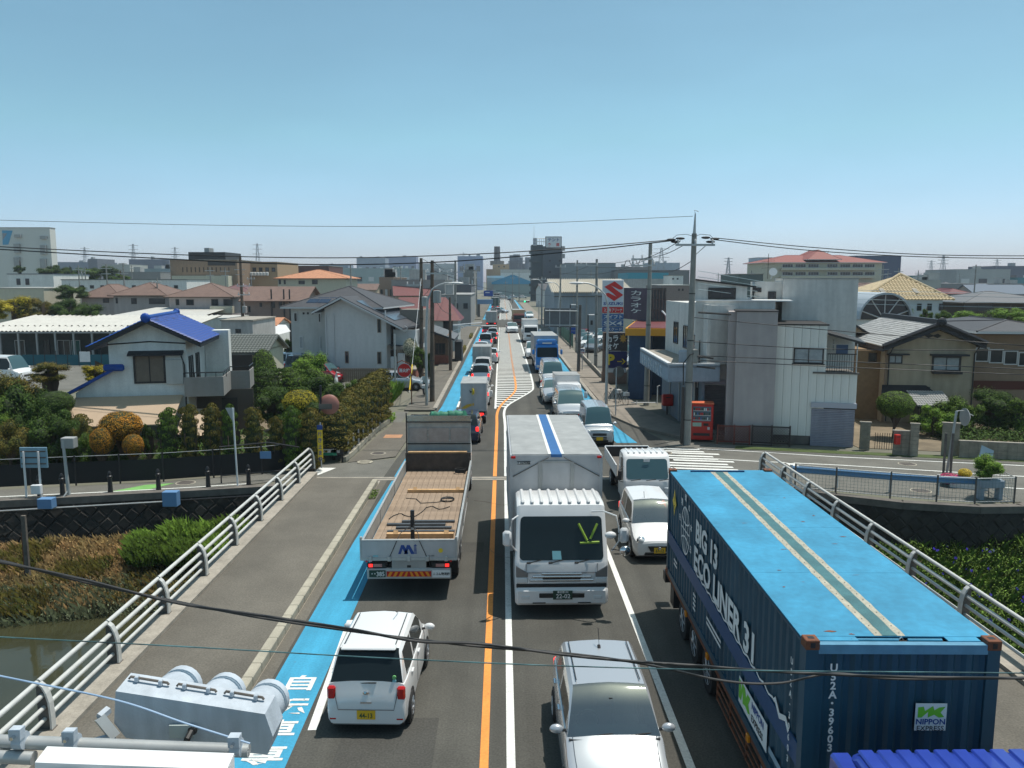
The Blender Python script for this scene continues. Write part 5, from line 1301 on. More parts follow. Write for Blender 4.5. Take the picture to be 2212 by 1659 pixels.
o=make_car('distant_car','black car coming over the farthest rise of the road',4.4,1.75,1.5,'hatch',M_CARK,detail=1,brake=False);place(o,2.9,345,R(0))
o=make_car('parked_saloon','silver saloon parked sideways behind the sculpted hedge on the left',4.75,1.72,1.42,'sedan',M_CARS,detail=1,brake=False,glassF=M_GLASS)
p1=gd(783,843);o.location=(p1[0]+5.0,p1[1]+.6,0);o.rotation_euler=(0,0,R(88))
for k,(px,py,kind,pm,lb,L_,H_,rz)in enumerate(((655,806,'minivan',M_CARS,'silver minivan parked left of the solar-roofed white house',4.6,1.8,75),(688,815,'minivan',M_CARK,'black minivan parked beside the silver minivan at the white house',4.6,1.85,75),(700,826,'kei_hatch',M_CARR,'dark red small car parked nearest the hedge at the white house',3.4,1.55,75))):
 x,y=gd(px,py);o=make_car('parked_car',lb,L_,1.7,H_,kind,pm,detail=1,brake=False);o.location=(x+1.6,y+0,0);o.rotation_euler=(0,0,R(rz))
o=make_car('parked_minibus','white minibus with green trim parked at the far left',4.9,1.9,2.3,'van',M_CARW,detail=1,brake=False);x,y=gd(22,830);o.location=(x+1.5,y,0);o.rotation_euler=(0,0,R(80))
M_CARLB=mat('car_skyblue',(.20,.33,.42),.3,coat=.5)
rows=[(10.4,108,M_CARR,'kei_hatch'),(10.2,102,M_CARS,'hatch'),(10.0,96,M_CARW,'kei_hatch'),(9.9,90.5,M_CARG,'hatch'),(13.0,110,M_CARLB,'hatch'),(12.9,104.5,M_CARW,'kei_hatch'),(12.8,99,M_CARS,'hatch'),(12.6,93,M_CARLB,'kei_hatch'),(12.5,87,M_CARW,'hatch'),(12.3,81,M_CARK,'kei_hatch'),(12.4,75,M_CARS,'hatch'),(16.4,112,M_CARS,'minivan'),(19.2,114,M_CARW,'van'),(21.5,104,M_CARS,'minivan')]
nm=['red','silver','white','grey','pale blue','white','silver','pale blue','white','black','silver','silver','white','silver']
pos=['at the far end of the outer row','second from the far end of the outer row','third in the outer row','nearest in the outer row','at the far end of the inner row','second in the inner row','third in the inner row','fourth in the inner row','fifth in the inner row','sixth in the inner row','nearest in the inner row behind the pylon sign','before the warehouse wall','before the warehouse wall door','right of the inner row under the sign']
for k,(x,y,pm,kind)in enumerate(rows):
 L_,W_,H_={'kei_hatch':(3.4,1.475,1.6),'hatch':(3.9,1.66,1.52),'minivan':(4.5,1.7,1.8),'van':(3.4,1.475,1.9)}[kind]
 o=make_car('dealer_car','%s car parked in the dealer yard %s'%(nm[k],pos[k]),L_,W_,H_,kind,pm,detail=1,brake=False,group='cars in the dealer yard');place(o,x,y,R(-20))
x0=0
for k,(x,y,pm,lb)in enumerate(((2.5,392,M_CARW,'white car crossing the far end of the road, leftmost'),(7.5,395,M_CARS,'silver car crossing the far end of the road, middle'),(12.0,390,M_CARW,'white car crossing the far end of the road, rightmost'))):
 o=make_car('distant_car',lb,4.4,1.75,1.5,'hatch',pm,detail=0);place(o,x,y,R(90))
 # === BUILDINGS
class Bld:
 """a building in its own frame: x along the front, y into the depth, z up"""
 def __init__(s,name,label,ox,oy,deg=0.0,cat='building',group=None):
  s.t=thing(name,(ox,oy,0),label,cat,R(deg),group);s.o=(ox,oy);s.a=R(deg)
 def px(s,x,y,d=0.0):
  """sight line through picture point (x, y) met with the vertical plane at depth d -> (along, height)"""
  ux,uy=math.cos(s.a),math.sin(s.a);vx,vy=-uy,ux
  P=(s.o[0]+vx*d,s.o[1]+vy*d);r=ray(x,y)
  den=r[0]*uy-r[1]*ux
  t=(P[0]*uy-P[1]*ux)/den
  return((r[0]*t-P[0])*ux+(r[1]*t-P[1])*uy,CAM_H+r[2]*t)
 def box(s,name,x0,x1,y0,y1,z0,z1,m,parent=None):
  q=MB();q.box(x0,x1,y0,y1,z0,z1,m);return q.build(name,parent or s.t)
 def win(s,x0,x1,z0,z1,y=0.0,glass=M_WIN,frame=M_FRAME,mull=1,side=None,b=.05,name='window',sill=False):
  """window with frame and panes; side=+1/-1 puts it on an end wall at x=y position"""
  q=MB()
  for a0,a1,c0,c1 in((x0,x1,z1-b,z1),(x0,x1,z0,z0+b),(x0,x0+b,z0+b,z1-b),(x1-b,x1,z0+b,z1-b)):q.box(a0,a1,-.05,.02,c0,c1)
  for k in range(1,mull+1):
   xm=x0+(x1-x0)*k/(mull+1);q.box(xm-.02,xm+.02,-.045,.02,z0+b,z1-b)
  if sill:q.box(x0-.06,x1+.06,-.10,.02,z0-.04,z0)
  f=q.build(name,s.t,frame)
  n=mull+1
  for k in range(n):
   a0=x0+b+(x1-x0-2*b)*k/n;a1=x0+b+(x1-x0-2*b)*(k+1)/n
   q=MB();q.box(a0+.012,a1-.012,-.02-.008*(k%2),-.008,z0+b,z1-b,glass);q.build('pane',f)
  if side is None:f.location=(0,y,0)
  elif side<0:f.rotation_euler=(0,0,R(-90));f.location=(y,0,0)
  else:f.rotation_euler=(0,0,R(90));f.location=(y,0,0)
  return f
 def pwin(s,x0,y0,x1,y1,d=0.0,**k):
  a=s.px(x0,y0,d);b=s.px(x1,y1,d)
  return s.win(a[0],b[0],b[1],a[1],y=d,**k)
 def gable(s,x0,x1,y0,y1,ze,zr,m,axis='y',oh=.45,th=.12,wallm=None,name='roof'):
  """gable roof, ridge along axis; oh overhang"""
  q=MB()
  if axis=='y':
   xm=(x0+x1)/2;sl=(zr-ze)/(xm-x0);e=oh
   for sg,xe in((-1,x0-e),(1,x1+e)):
    zl=ze-sl*e
    q.add([(xe,y0-e,zl),(xm,y0-e,zr),(xm,y1+e,zr),(xe,y1+e,zl),(xe,y0-e,zl-th),(xm,y0-e,zr-th),(xm,y1+e,zr-th),(xe,y1+e,zl-th)],[(0,1,2,3),(7,6,5,4),(0,4,5,1),(1,5,6,2),(2,6,7,3),(3,7,4,0)],m)
  else:
   ym=(y0+y1)/2;sl=(zr-ze)/(ym-y0);e=oh
   for sg,ye in((-1,y0-e),(1,y1+e)):
    zl=ze-sl*e
    q.add([(x0-e,ye,zl),(x0-e,ym,zr),(x1+e,ym,zr),(x1+e,ye,zl),(x0-e,ye,zl-th),(x0-e,ym,zr-th),(x1+e,ym,zr-th),(x1+e,ye,zl-th)],[(0,1,2,3),(7,6,5,4),(0,4,5,1),(1,5,6,2),(2,6,7,3),(3,7,4,0)],m)
  r=q.build(name,s.t)
  if wallm:
   q=MB()
   if axis=='y':q.extr([(x0,ze-.05),(x1,ze-.05),((x0+x1)/2,zr-.10)],y0,y1,wallm,axis='y')
   else:q.extr([(y0,ze-.05),(y1,ze-.05),((y0+y1)/2,zr-.10)],x0,x1,wallm)
   q.build('gable_wall',s.t)
  return r
 def hip(s,x0,x1,y0,y1,ze,zr,m,oh=.5,name='roof',ridge=True,fascia=M_FRAMEW):
  a0,a1,b0,b1=x0-oh,x1+oh,y0-oh,y1+oh
  if a1-a0>b1-b0:h=(b1-b0)/2;R0,R1=(a0+h,(b0+b1)/2),(a1-h,(b0+b1)/2)
  else:h=(a1-a0)/2;R0,R1=((a0+a1)/2,b0+h),((a0+a1)/2,b1-h)
  q=MB();V=[(a0,b0,ze),(a1,b0,ze),(a1,b1,ze),(a0,b1,ze),(R0[0],R0[1],zr),(R1[0],R1[1],zr)]
  if a1-a0>b1-b0:F=[(0,1,5,4),(1,2,5),(2,3,4,5),(3,0,4)]
  else:F=[(0,1,4),(1,2,5,4),(2,3,5),(3,0,4,5)]
  q.add(V,F+[(3,2,1,0)],m);r=q.build(name,s.t)
  q=MB();q.box(a0,a1,b0,b1,ze-.14,ze-.005,fascia);q.build('eaves_board',s.t)
  if ridge:
   q=MB();q.cyl(V[4],V[5],.07,n=5,m=m)
   for i,j in((0,4),(3,4 if F[3][2]==4 or True else 5),(1,5 if a1-a0>b1-b0 else 4),(2,5)):q.cyl(V[i],V[j],.06,n=5,m=m)
   q.build('ridge_tiles',r)
  return r
def tile_slope(parent,P0,U,Vv,nu,nv,m,thick=.03,name='tile',limit=300,wave=.045,near_first=True):
 """pantiles over a slope: P0 eaves corner, U along the eaves, Vv up the slope. first 300 are single parts, the rest one joined part"""
 P0,U,Vv=Vector(P0),Vector(U),Vector(Vv);du,dv=U.length/nu,Vv.length/nv
 ux,vx=U.normalized(),Vv.normalized();nz=ux.cross(vx).normalized()
 if nz.z<0:nz=-nz
 K=5;prof=[(du*k/(K-1),wave*math.sin(math.pi*2*k/(K-1)*.5)+.004)for k in range(K)]
 vs=[];fs=[]
 for yy,zz in((-.02,.03),(dv*1.02,0)):
  for x,z in prof:vs.append((x*.985,yy,z+zz))
 for k in range(K):vs.append((prof[k][0]*.985,-.02,-.01))
 for k in range(K-1):fs+=[(k,k+1,K+k+1,K+k),(2*K+k,2*K+k+1,k+1,k)]
 M=Matrix((ux,vx,nz)).transposed().to_4x4()
 q=MB();q.add(vs,fs,m);me=q.mesh(name);me.transform(M)
 cells=[(i,j)for j in range(nv)for i in range(nu)]
 rest=MB()
 for c,(i,j)in enumerate(cells):
  p=P0+ux*du*i+vx*dv*j+nz*.01
  if c<limit:inst(name,me,parent,p)
  else:rest.add([(M@Vector(v))+p for v in vs],fs,m)
 if rest.v:tag(rest.build(name+'_field',parent,fix=False),kind='stuff')
 # --- left: white house with blue glazed tile roof
B=Bld('blue_roof_house','white house with glazed blue tile roof and grey balcony behind the clipped hedge',-22.0,38.6,11,'house')
px=B.px
oh=.55;xm,zr=px(315,690,-oh);xl,_=px(237,800);xr,_=px(404,800)
xe1,ze1=px(433,741,-oh);sl=(zr-ze1)/(xe1-xm);zeR=zr-sl*(xr-xm)
Dp=6.2
x0w=px(152,860)[0]
q=MB();zl=zr-sl*(xm-xl);zrr=zr-sl*(xr-xm)
q.extr([(xl,0),(xr,0),(xr,zrr-.1),(xm,zr-.12),(xl,zl-.1)],0,Dp,M_WALLW,axis='y');q.build('wall',B.t)
zw0=px(165,845)[1];zw1=px(255,795)[1]
q=MB();q.extr([(x0w+.25,0),(xl,0),(xl,zw1-.15),(x0w+.25,zw0-.1)],.02,Dp-.5,M_WALLW,axis='y');q.build('wing_wall',B.t)
q=MB();e=[px(150,835),px(245,788)]
q.add([(x0w-.1,-.35,zw0-.05),(xl+.25,-.35,zw1+.05),(xl+.25,Dp-.4,zw1+.05),(x0w-.1,Dp-.4,zw0-.05),(x0w-.1,-.35,zw0-.2),(xl+.25,-.35,zw1-.12),(xl+.25,Dp-.4,zw1-.12),(x0w-.1,Dp-.4,zw0-.2)],[(0,1,2,3),(0,4,5,1),(3,2,6,7),(4,7,6,5),(0,3,7,4)],M_TILEB);q.build('wing_roof',B.t)
q=MB();q.rbox(xl-.2,xl+.75,-.42,-.2,zw1-.12,zw1+.22,.08,M_TILEB);q.build('ridge_end',B.t)
q=MB();xe0=2*xm-xe1-.3
for xe in(xe0,xe1):
 ze=zr-sl*abs(xe-xm)
 q.add([(xe,-oh,ze-.03),(xm,-oh,zr-.03),(xm,Dp+.4,zr-.03),(xe,Dp+.4,ze-.03),(xe,-oh,ze-.2),(xm,-oh,zr-.2),(xm,Dp+.4,zr-.2),(xe,Dp+.4,ze-.2)],[(0,1,2,3),(7,6,5,4),(0,4,5,1),(2,6,7,3),(3,7,4,0)],M_TILEK)
roof_b=q.build('roof',B.t)
tile_slope(roof_b,(xe1,-oh,ze1),(0,Dp+.4+oh,0),(xm-xe1,0,zr-ze1),26,15,M_TILEB,wave=.075)
zz0=zr-sl*(xm-xe0)
tile_slope(roof_b,(xe0,-oh,zz0),(0,Dp+.4+oh,0),(xm-xe0,0,zr-zz0),26,15,M_TILEB,limit=0)
q=MB();q.cyl((xm,-oh-.05,zr+.08),(xm,Dp+.45,zr+.08),.12,n=8,m=M_TILEB);q.ell((xm,-oh-.08,zr+.08),(.24,.12,.24),M_TILEB,10,6);q.ell((xm,Dp+.45,zr+.1),(.2,.12,.2),M_TILEB,10,6);q.build('ridge',roof_b,smooth=50)
q=MB()
for xe in(xe0,xe1):
 ze=zr-sl*abs(xe-xm);q.add([(xe,-oh-.02,ze-.2),(xm,-oh-.02,zr-.2),(xm,-oh-.02,zr+.03),(xe,-oh-.02,ze+.02)],[(0,1,2,3)],M_TILEK)
q.build('barge_board',B.t)
q=MB();pts=[(xl-.02,-.03,px(300,738)[1]-.12),(xm,-.03,px(300,738)[1]),(xr,-.03,px(300,738)[1]-.12)];q.tube(pts,.03,4,M_FRAME);q.build('gable_trim',B.t)
a=px(287,766);b=px(360,827)
B.win(a[0],b[0],b[1],a[1],y=-.01,glass=mat('window_amado',(.16,.13,.10),.7,var=.1),mull=1,b=.09)
B.box('shutter_box',b[0]+.02,px(396,800)[0],-.14,.01,px(380,829)[1],px(380,777)[1],M_WALLW2)
q=MB();c0,c1=px(278,765),px(397,765);q.extr([(0.01,c0[1]+.16),(-.38,c0[1]-.02),(-.38,c0[1]-.08),(.01,c0[1]+.02)],c0[0],c1[0],M_TILEK);q.build('window_canopy',B.t)
for y0,y1 in((.5,1.5),(2.4,3.3)):
 f=B.win(y0,y1,px(404,838)[1]-.3,px(404,772)[1],side=1,y=xr+.01,glass=M_WIN,mull=1)
bz0,bz1=px(465,852)[1],px(465,811)[1]
bx0,bx1=px(398,830,-.6)[0],px(483,830,-.6)[0]
M_BALC=mat('balcony_panel',(.27,.255,.235),.85,var=.05,streak=.1)
bal=B.box('balcony',bx0,bx1,-.62,-.54,bz0,bz1,M_BALC)
B.box('balcony_side',bx1-.06,bx1,-.539,2.1,bz0,bz1,M_BALC,bal)
B.box('balcony_side',bx1+.9,bx1+.96,2.06,3.9,bz0,bz1,M_BALC,bal)
B.box('balcony_side',bx1-.06,bx1+.96,2.0,2.05,bz0,bz1,M_BALC,bal)
B.box('balcony_floor',bx0,bx1-.07,-.53,2.0,bz0+.05,bz0+.15,M_CONCD,bal);B.box('balcony_floor',bx1-.06,bx1+.89,2.07,3.9,bz0+.05,bz0+.15,M_CONCD,bal)
q=MB();path=[(bx0,-.58,bz1+.22),(bx1-.03,-.58,bz1+.22),(bx1-.03,2.03,bz1+.22),(bx1+.93,2.03,bz1+.22),(bx1+.93,3.9,bz1+.22)];q.tube(path,.03,6,M_BLACKF);q.build('handrail',bal)
for x,y in[(bx0+k*.5,-.58)for k in range(5)]+[(bx1-.03,-.3+k*.55)for k in range(5)]+[(bx1+.93,2.1+k*.6)for k in range(4)]:
 q=MB();q.cyl((x,y,bz1),(x,y,bz1+.22),.018,n=5,m=M_BLACKF);q.build('baluster',bal)
q=MB();q.tube([(bx0-.05,-.08,1.0),(bx0-.05,-.08,px(398,775)[1]-.3),(bx0-.18,-.1,px(398,772)[1]+.1)],.035,6,M_FRAME);q.build('downpipe',B.t)
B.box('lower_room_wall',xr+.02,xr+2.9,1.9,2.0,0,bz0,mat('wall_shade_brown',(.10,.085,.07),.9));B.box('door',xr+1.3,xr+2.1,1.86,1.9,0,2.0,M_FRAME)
B.box('rear_wall',xr+.02,xr+1.3,Dp-.9,Dp,2.2,zeR-.1,M_WALLW)
a=px(157,872,-1.5);b=px(383,872,-1.5);c=px(383,915,-2.3)
q=MB();q.add([(a[0]-.3,-.1,a[1]+.10),(b[0],-.1,a[1]+.10),(b[0]-.15,-2.3,c[1]),(a[0]-.3,-2.3,c[1]),(a[0]-.3,-.1,a[1]+.04),(b[0],-.1,a[1]+.04),(b[0]-.15,-2.3,c[1]-.06),(a[0]-.3,-2.3,c[1]-.06)],[(0,1,2,3),(7,6,5,4),(2,6,7,3),(1,5,6,2)],M_ROOFTAN);q.build('awning',B.t)
a=px(383,890,-1.5);b=px(470,930,-2.6)
q=MB();q.add([(a[0]+.1,-.3,a[1]),(a[0]+1.4,-.2,a[1]-.1),(b[0],-2.6,b[1]-.3),(a[0]+.1,-2.6,b[1]-.1)],[(0,1,2,3)],M_ROOFTAN);q.build('awning_right',B.t)
B=Bld('tiled_annex','small annex with grey green tiled roof between the blue-roofed house and the parking',-17.8,51.5,0,'house')
a,b=B.px(440,757),B.px(570,757);zt=B.px(500,722,2.5)[1]
B.box('wall',a[0],b[0],0,4.5,0,a[1],M_WALLC)
r=B.gable(a[0],b[0],0,4.5,a[1],zt,M_TILEGR,axis='x',oh=.35,wallm=M_WALLC)
slx=(zt-a[1])/2.25
tile_slope(r,(a[0]-.35,-.35,a[1]-slx*.35),(b[0]-a[0]+.7,0,0),(0,2.6,slx*2.6),22,10,M_TILEGR)
B.box('low_wall',B.px(470,770)[0],B.px(545,770)[0],-1.0,-.8,0,B.px(500,770)[1],M_WALLC)
q=MB();q.box(B.px(490,765)[0],B.px(560,765)[0],-1.5,-1.4,1.2,B.px(500,772)[1]+.3,M_FRAME);q.build('shade_panel',B.t)
# --- left: white house with solar panels
B=Bld('solar_roof_house','pale two-storey house with dark hipped roof and solar panels, left of the road',-13.5,68.5,-9,'house')
px=B.px
xg0,xg1=px(702,700)[0],px(835,700)[0];zt=px(760,642)[1];zg=px(835,678)[1]
xL=px(629,700,1.6)[0];zLe=px(660,663,1.6)[1]
M_H2=mat('render_pale_grey',(.58,.58,.56),.85,var=.05,streak=.08)
xgm=px(742,640)[0]
q=MB();q.extr([(xg0,0),(xg1,0),(xg1,zt-.494*(xg1-xgm)-.12),(xgm,zt-.12),(xg0,zt-.494*(xgm-xg0)-.12)],0,7.5,M_H2,axis='y');q.build('wall',B.t)
B.box('wing_wall',xL,xg0+.3,1.62,8.6,0,zLe,M_WALLW2)
slg=.52
q=MB()
for xe,sg in((xg0-.9,-1),(xg1+1.6,1)):
 ze=zt-slg*.95*abs(xe-xgm)+.1
 q.add([(xe,-.7,ze),(xgm,-.7,zt+.08),(xgm,8.2,zt+.08),(xe,8.2,ze),(xe,-.7,ze-.16),(xgm,-.7,zt-.08),(xgm,8.2,zt-.08),(xe,8.2,ze-.16)],[(0,1,2,3),(7,6,5,4),(0,4,5,1),(2,6,7,3),(3,7,4,0)],M_ROOFK)
 q.add([(xe,-.72,ze-.22),(xgm,-.72,zt-.14),(xgm,-.72,zt+.03),(xe,-.72,ze-.05)],[(0,1,2,3)],M_FRAMEW)
roofg=q.build('gable_roof',B.t)
hr=B.hip(xL,xgm+2.4,1.8,10.5,zLe,px(700,622,6)[1]+.15,M_ROOFK,oh=.75)
def slab_on(parent,P,U,V,nu,nv,m,gap=.03,name='solar_panel'):
 P,U,V=Vector(P),Vector(U),Vector(V);n=U.cross(V).normalized()
 if n.z<0:n=-n
 for i in range(nu):
  for j in range(nv):
   a=P+U*(i/nu)+V*(j/nv)+n*.06;u=U/nu*(1-gap);v=V/nv*(1-gap)
   q=MB();q.add([a,a+u,a+u+v,a+v,a-n*.04,a+u-n*.04,a+u+v-n*.04,a+v-n*.04],[(0,1,2,3),(0,4,5,1),(1,5,6,2),(2,6,7,3),(3,7,4,0)],m);q.build(name,parent)
zs=lambda x:zt+.08-slg*.95*abs(x-xgm)*1.0+0
def zslope(x):xe=xg1+1.6;ze=zt-slg*.95*abs(xe-xgm)+.1;return zt+.08+(ze-zt-.08)*(x-xgm)/(xe-xgm)
xa,xb=xgm+.9,xg1+.5
slab_on(roofg,(xa,.6,zslope(xa)),(xb-xa,0,zslope(xb)-zslope(xa)),(0,5.6,0),5,4,mat('solar_pale',(.07,.085,.105),.2,spec=.9),gap=.015)
zh0,zh1=zLe,px(700,622,6)[1]+.15;h=(10.5-1.8+1.5)/2;k_=(zh1-zh0)/h
def hipf(x,d):return(x,1.05+d,zh0+k_*d)
for(x,d,n)in((xL+1.3,.9,2),(xL+2.0,2.0,2),(xL+3.3,3.1,1)):
 slab_on(hr,hipf(x,d),(1.05*n,0,0),(0,.95,k_*.95),n,1,M_SOLAR,gap=.04)
for(x0,y0,x1,y1,d)in((636,659+25,649,714-15,1.6),):
 pass
wd=lambda X0,Y0,X1,Y1,d,**k:B.pwin((900+X0/2.765)/1.47559,(680+Y0/2.765)/1.47559,(900+X1/2.765)/1.47559,(680+Y1/2.765)/1.47559,d,**k)
wd(100,875,135,955,1.62,mull=0,frame=M_FRAMEW);wd(315,880,342,962,1.62,mull=0,frame=M_FRAMEW);wd(150,1085,188,1190,1.62,mull=0,frame=M_FRAMEW,glass=M_CURT);wd(328,1085,345,1195,1.62,mull=0,frame=M_FRAMEW)
for x in(180,218,258):wd(x,872,x+16,890,1.62,mull=0,b=.03)
wd(836,930,872,1052,0,mull=0,frame=mat('frame_tan',(.25,.2,.15),.6),glass=M_WIN);wd(836,1220,874,1328,0,mull=0,frame=mat('frame_tan',(.25,.2,.15),.6));wd(552,1215,587,1322,0,mull=0,frame=mat('frame_tan',(.25,.2,.15),.6))
for x in(xg0+.05,xg0+.75,xg1-.12):B.box('downpipe',x,x+.09,-.09,-.01,0,zg+.3 if x>0 else zg,M_FRAMEW)
bz0,bz1=px(850,812)[1],px(850,758)[1]
bz0=px(870,745,1)[1]-.1;bz1=px(870,712,1)[1]
bl=B.box('balcony',xg1+.3,xg1+2.3,.9,1.0,bz0-.3,bz1,M_H2)
B.box('balcony_side',xg1+2.2,xg1+2.3,1.0,4.6,bz0-.3,bz1,M_H2,bl);B.box('balcony_floor',xg1,xg1+2.19,1.01,4.6,bz0-.29,bz0-.1,M_CONC,bl)
q=MB()
for k in range(9):q.box(xg1+2.31,xg1+2.33,1.5+k*.28,1.56+k*.28,bz0+.1,bz1-.05,M_FRAME)
tag(q.build('balcony_slats',bl),kind='stuff')
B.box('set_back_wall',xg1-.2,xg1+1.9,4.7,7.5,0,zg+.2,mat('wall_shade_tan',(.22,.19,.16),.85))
B.win(1.2,2.4,bz0,bz0+2.0,side=1,y=xg1+.01,mull=1);B.win(1.0,2.6,.3,2.2,side=1,y=xg1+.01,mull=1)
q=MB();q.add([(xg1+.1,-.3,2.75),(xg1+2.3,-.3,2.5),(xg1+2.3,3.2,2.5),(xg1+.1,3.2,2.75)],[(0,1,2,3)],M_ROOFK);q.build('porch_roof',B.t)
q=MB();q.lathe([(.0,.08),(.17,.04),(.26,0),(.26,-.03)],(xg1+1.4,.6,bz1+.1),'y',16,M_WHITE);q.cyl((xg1+1.4,.7,bz1),(xg1+1.4,.95,bz1-.3),.03,n=6,m=M_STEELG)
d_=q.build('satellite_dish',B.t,smooth=60)
for k,(x,z)in enumerate(((.35,1.25),(1.0,1.55))):q=MB();q.rbox(xg1+x,xg1+x+.55,-.25,.1,z-.6,z+.5,.05,M_FRAMEW);q.build('utility_box',B.t)
t=thing('board_fence',(-15.0,64.0,0),'low brown board fence in front of the solar-roofed house','fence')
a,b=gd(628,812)[0]+15,gd(893,812)[0]+15
q=MB();q.box(0,.155,0,.03,.05,1.15,mat('fence_brown',(.17,.135,.10),.85,isl=.2,var=.15));FB=q.mesh('board')
n=int((b-a)/.17)
for k in range(n):inst('board',FB,t,(a+k*.17,0,0))
q=MB();q.box(a,b,.03,.07,.9,1.0,M_POLEB);q.build('rail',t)
# --- left: red roofed house and small old tiled shop
B=Bld('red_roof_house','house with dark red metal roof behind the solar-roofed house',-11.5,92,0,'house')
a,b=B.px(905,700),B.px(995,700)
ze=B.px(980,690)[1]+.1;zr=B.px(930,642,3)[1]
B.box('wall',B.px(860,700)[0],B.px(989,700)[0],0,6,0,ze,M_WALLW2)
q=MB();xa,xb=B.px(855,700)[0],B.px(997,700)[0]
q.add([(xa,-.6,ze-.2),(xb,-.6,ze-.2),(xb-2.0,3,zr),(xa,3,zr),(xb,7,ze-.2),(xa,7,ze-.2)],[(0,1,2,3),(1,4,2),(4,5,3,2),(0,5,4,1)],M_ROOFRED);q.build('roof',B.t)
B.win(B.px(957,700)[0],B.px(978,700)[0],B.px(957,714)[1],B.px(957,693)[1],mull=1)
B=Bld('old_tiled_shop','low old house with grey tiled roof facing the left pavement',-10.6,78,0,'house')
a,b=B.px(880,740),B.px(975,740);z1=B.px(950,722)[1];zr=B.px(900,690,3)[1]
B.box('wall',a[0],b[0]-.3,0,7,0,z1-.1,mat('wall_old_brown',(.20,.13,.09),.9,var=.2))
q=MB();xm=a[0]-.8;q.add([(xm,-.8,zr+.25),(b[0]+.35,-.8,z1-.45),(b[0]+.35,7,z1-.45),(xm,7,zr+.25),(xm,-.8,zr+.1),(b[0]+.35,-.8,z1-.6),(b[0]+.35,7,z1-.6),(xm,7,zr+.1)],[(0,1,2,3),(7,6,5,4),(0,4,5,1),(1,5,6,2)],M_ROOFK);rf=q.build('roof',B.t)
U=Vector((0,7.8,0));V_=Vector((xm-b[0]-.35,0,zr+.25-z1+.45));tile_slope(rf,(b[0]+.35,-.8,z1-.45),U,V_,22,9,mat('tile_dark_grey',(.11,.115,.12),.5,isl=.25),wave=.03)
B.win(b[0]-1.6,b[0]-.6,1.0,2.1,y=-.01,mull=2);B.box('brick_base',b[0]-1.9,b[0]-.3,-.06,-.005,0,.9,mat('brick_red',(.26,.09,.06),.9,var=.2))
B.box('lean_to',b[0]+.2,b[0]+.9,2,5,0,2.1,M_FRAME)
t=thing('brick_planter',(-7.6,66,0),'low red brick planter beside the left pavement in front of the old tiled house','planter')
q=MB();q.box(-.9,.3,0,4.5,0,.75,mat('brick_red',(.26,.09,.06),.9));q.build('wall',t);q=MB();q.box(-.95,.35,-.05,4.55,.75,.82,M_CONC);q.build('coping',t)
# --- helper for plain blocks measured in the picture
def block(name,label,px0,px1,pyt,Y,depth,m,win=None,cat='building',roofm=None,pyb=None,deg=0,par=.0,wglass=M_WIN,wframe=M_FRAME,group=None,roof=None):
 B=Bld(name,label,at((px0+px1)/2,700,Y)[0],Y,deg,cat,group)
 x0,x1=B.px(px0,700)[0],B.px(px1,700)[0];zt=B.px((px0+px1)/2,pyt)[1]
 B.box('wall',x0,x1,0,depth,-.02,zt,m)
 if roof is None:
  B.box('roof',x0-.1,x1+.1,-.1,depth+.1,zt+.002,zt+.14+par,roofm or M_CONC)
 if win:
  for(c0,r0,c1,r1,nx,ny,wf,hf)in win:
   for i in range(nx):
    for j in range(ny):
     xa=B.px(c0+(c1-c0)*(i/nx),r0+(r1-r0)*(j/ny));xb=B.px(c0+(c1-c0)*((i+wf)/nx),r0+(r1-r0)*((j+hf)/ny))
     B.win(xa[0],xb[0],xb[1],xa[1],mull=1 if wf>.5 else 0,glass=wglass,frame=wframe,b=.06 if Y<120 else .12)
 return B,x0,x1,zt
def c1(x,y):return(x/2.212)/1.47559,(680+y/2.212)/1.47559
B,x0,x1,zt=block('factory','big pale factory block with a blue and white emblem at the left edge',-60,122,492,240,3,mat('factory_pale',(.60,.60,.55),.8,var=.03),cat='factory')
for x,y in((105,215),(290,225),(105,310),(290,320),(110,150),(290,160)):
 u=c1(x,y);v=c1(x+45,y+(65 if y>200 else 22));a=B.px(*u);b=B.px(*v);f=B.box('vent',a[0],b[0],-.8,-.01,b[1],a[1],M_ALUD)
q=MB();P=[c1(*p)for p in((15,120),(90,122),(60,220),(20,222))];q.add([(B.px(*p)[0],-.05,B.px(*p)[1])for p in P],[(0,1,2,3)],mat('emblem_blue',(.08,.32,.50),.6))
P=[c1(*p)for p in((18,140),(52,140),(20,190))];q.add([(B.px(*p)[0],-.08,B.px(*p)[1])for p in P],[(0,1,2)],M_CARG);q.build('emblem',B.t)
block('white_annex','white two-storey block with blue roof edge before the factory',*[c1(80,0)[0],c1(400,0)[0]],c1(0,430)[1],165,14,M_WALLW,win=[(c1(115,0)[0],c1(0,460)[1],c1(240,0)[0],c1(0,505)[1],2,1,.5,1)],roofm=mat('roof_navy',(.05,.07,.12),.6))
block('white_annex','long low pale building with a dark roof edge beyond the trees at left',c1(455,0)[0],c1(1330,0)[0],c1(0,470)[1],150,12,M_WALLW,win=[(c1(560,0)[0],c1(0,507)[1],c1(1300,0)[0],c1(0,530)[1],10,1,.4,1)],roofm=mat('roof_greygreen',(.12,.14,.13),.7))
B,x0,x1,zt=block('cream_shed','cream flat shed left of the dark trees at the left edge',-20,c1(325,0)[0],c1(0,530)[1],118,10,M_WALLC,roofm=M_ROOFW)
B=Bld('long_low_hall','long low hall with corrugated white canopy roof behind the minibus',-44,82,0)
px=B.px
zA=px(*c1(400,735),6)[1];zB=px(*c1(400,800))[1];zC=px(*c1(400,830),-2.2)[1]
xa,xb=px(*c1(-60,800))[0],px(*c1(1400,800))[0]
B.box('wall',xa,xb-4,.6,6,0,zC-.1,mat('hall_dark_wall',(.05,.055,.05),.8,var=.2))
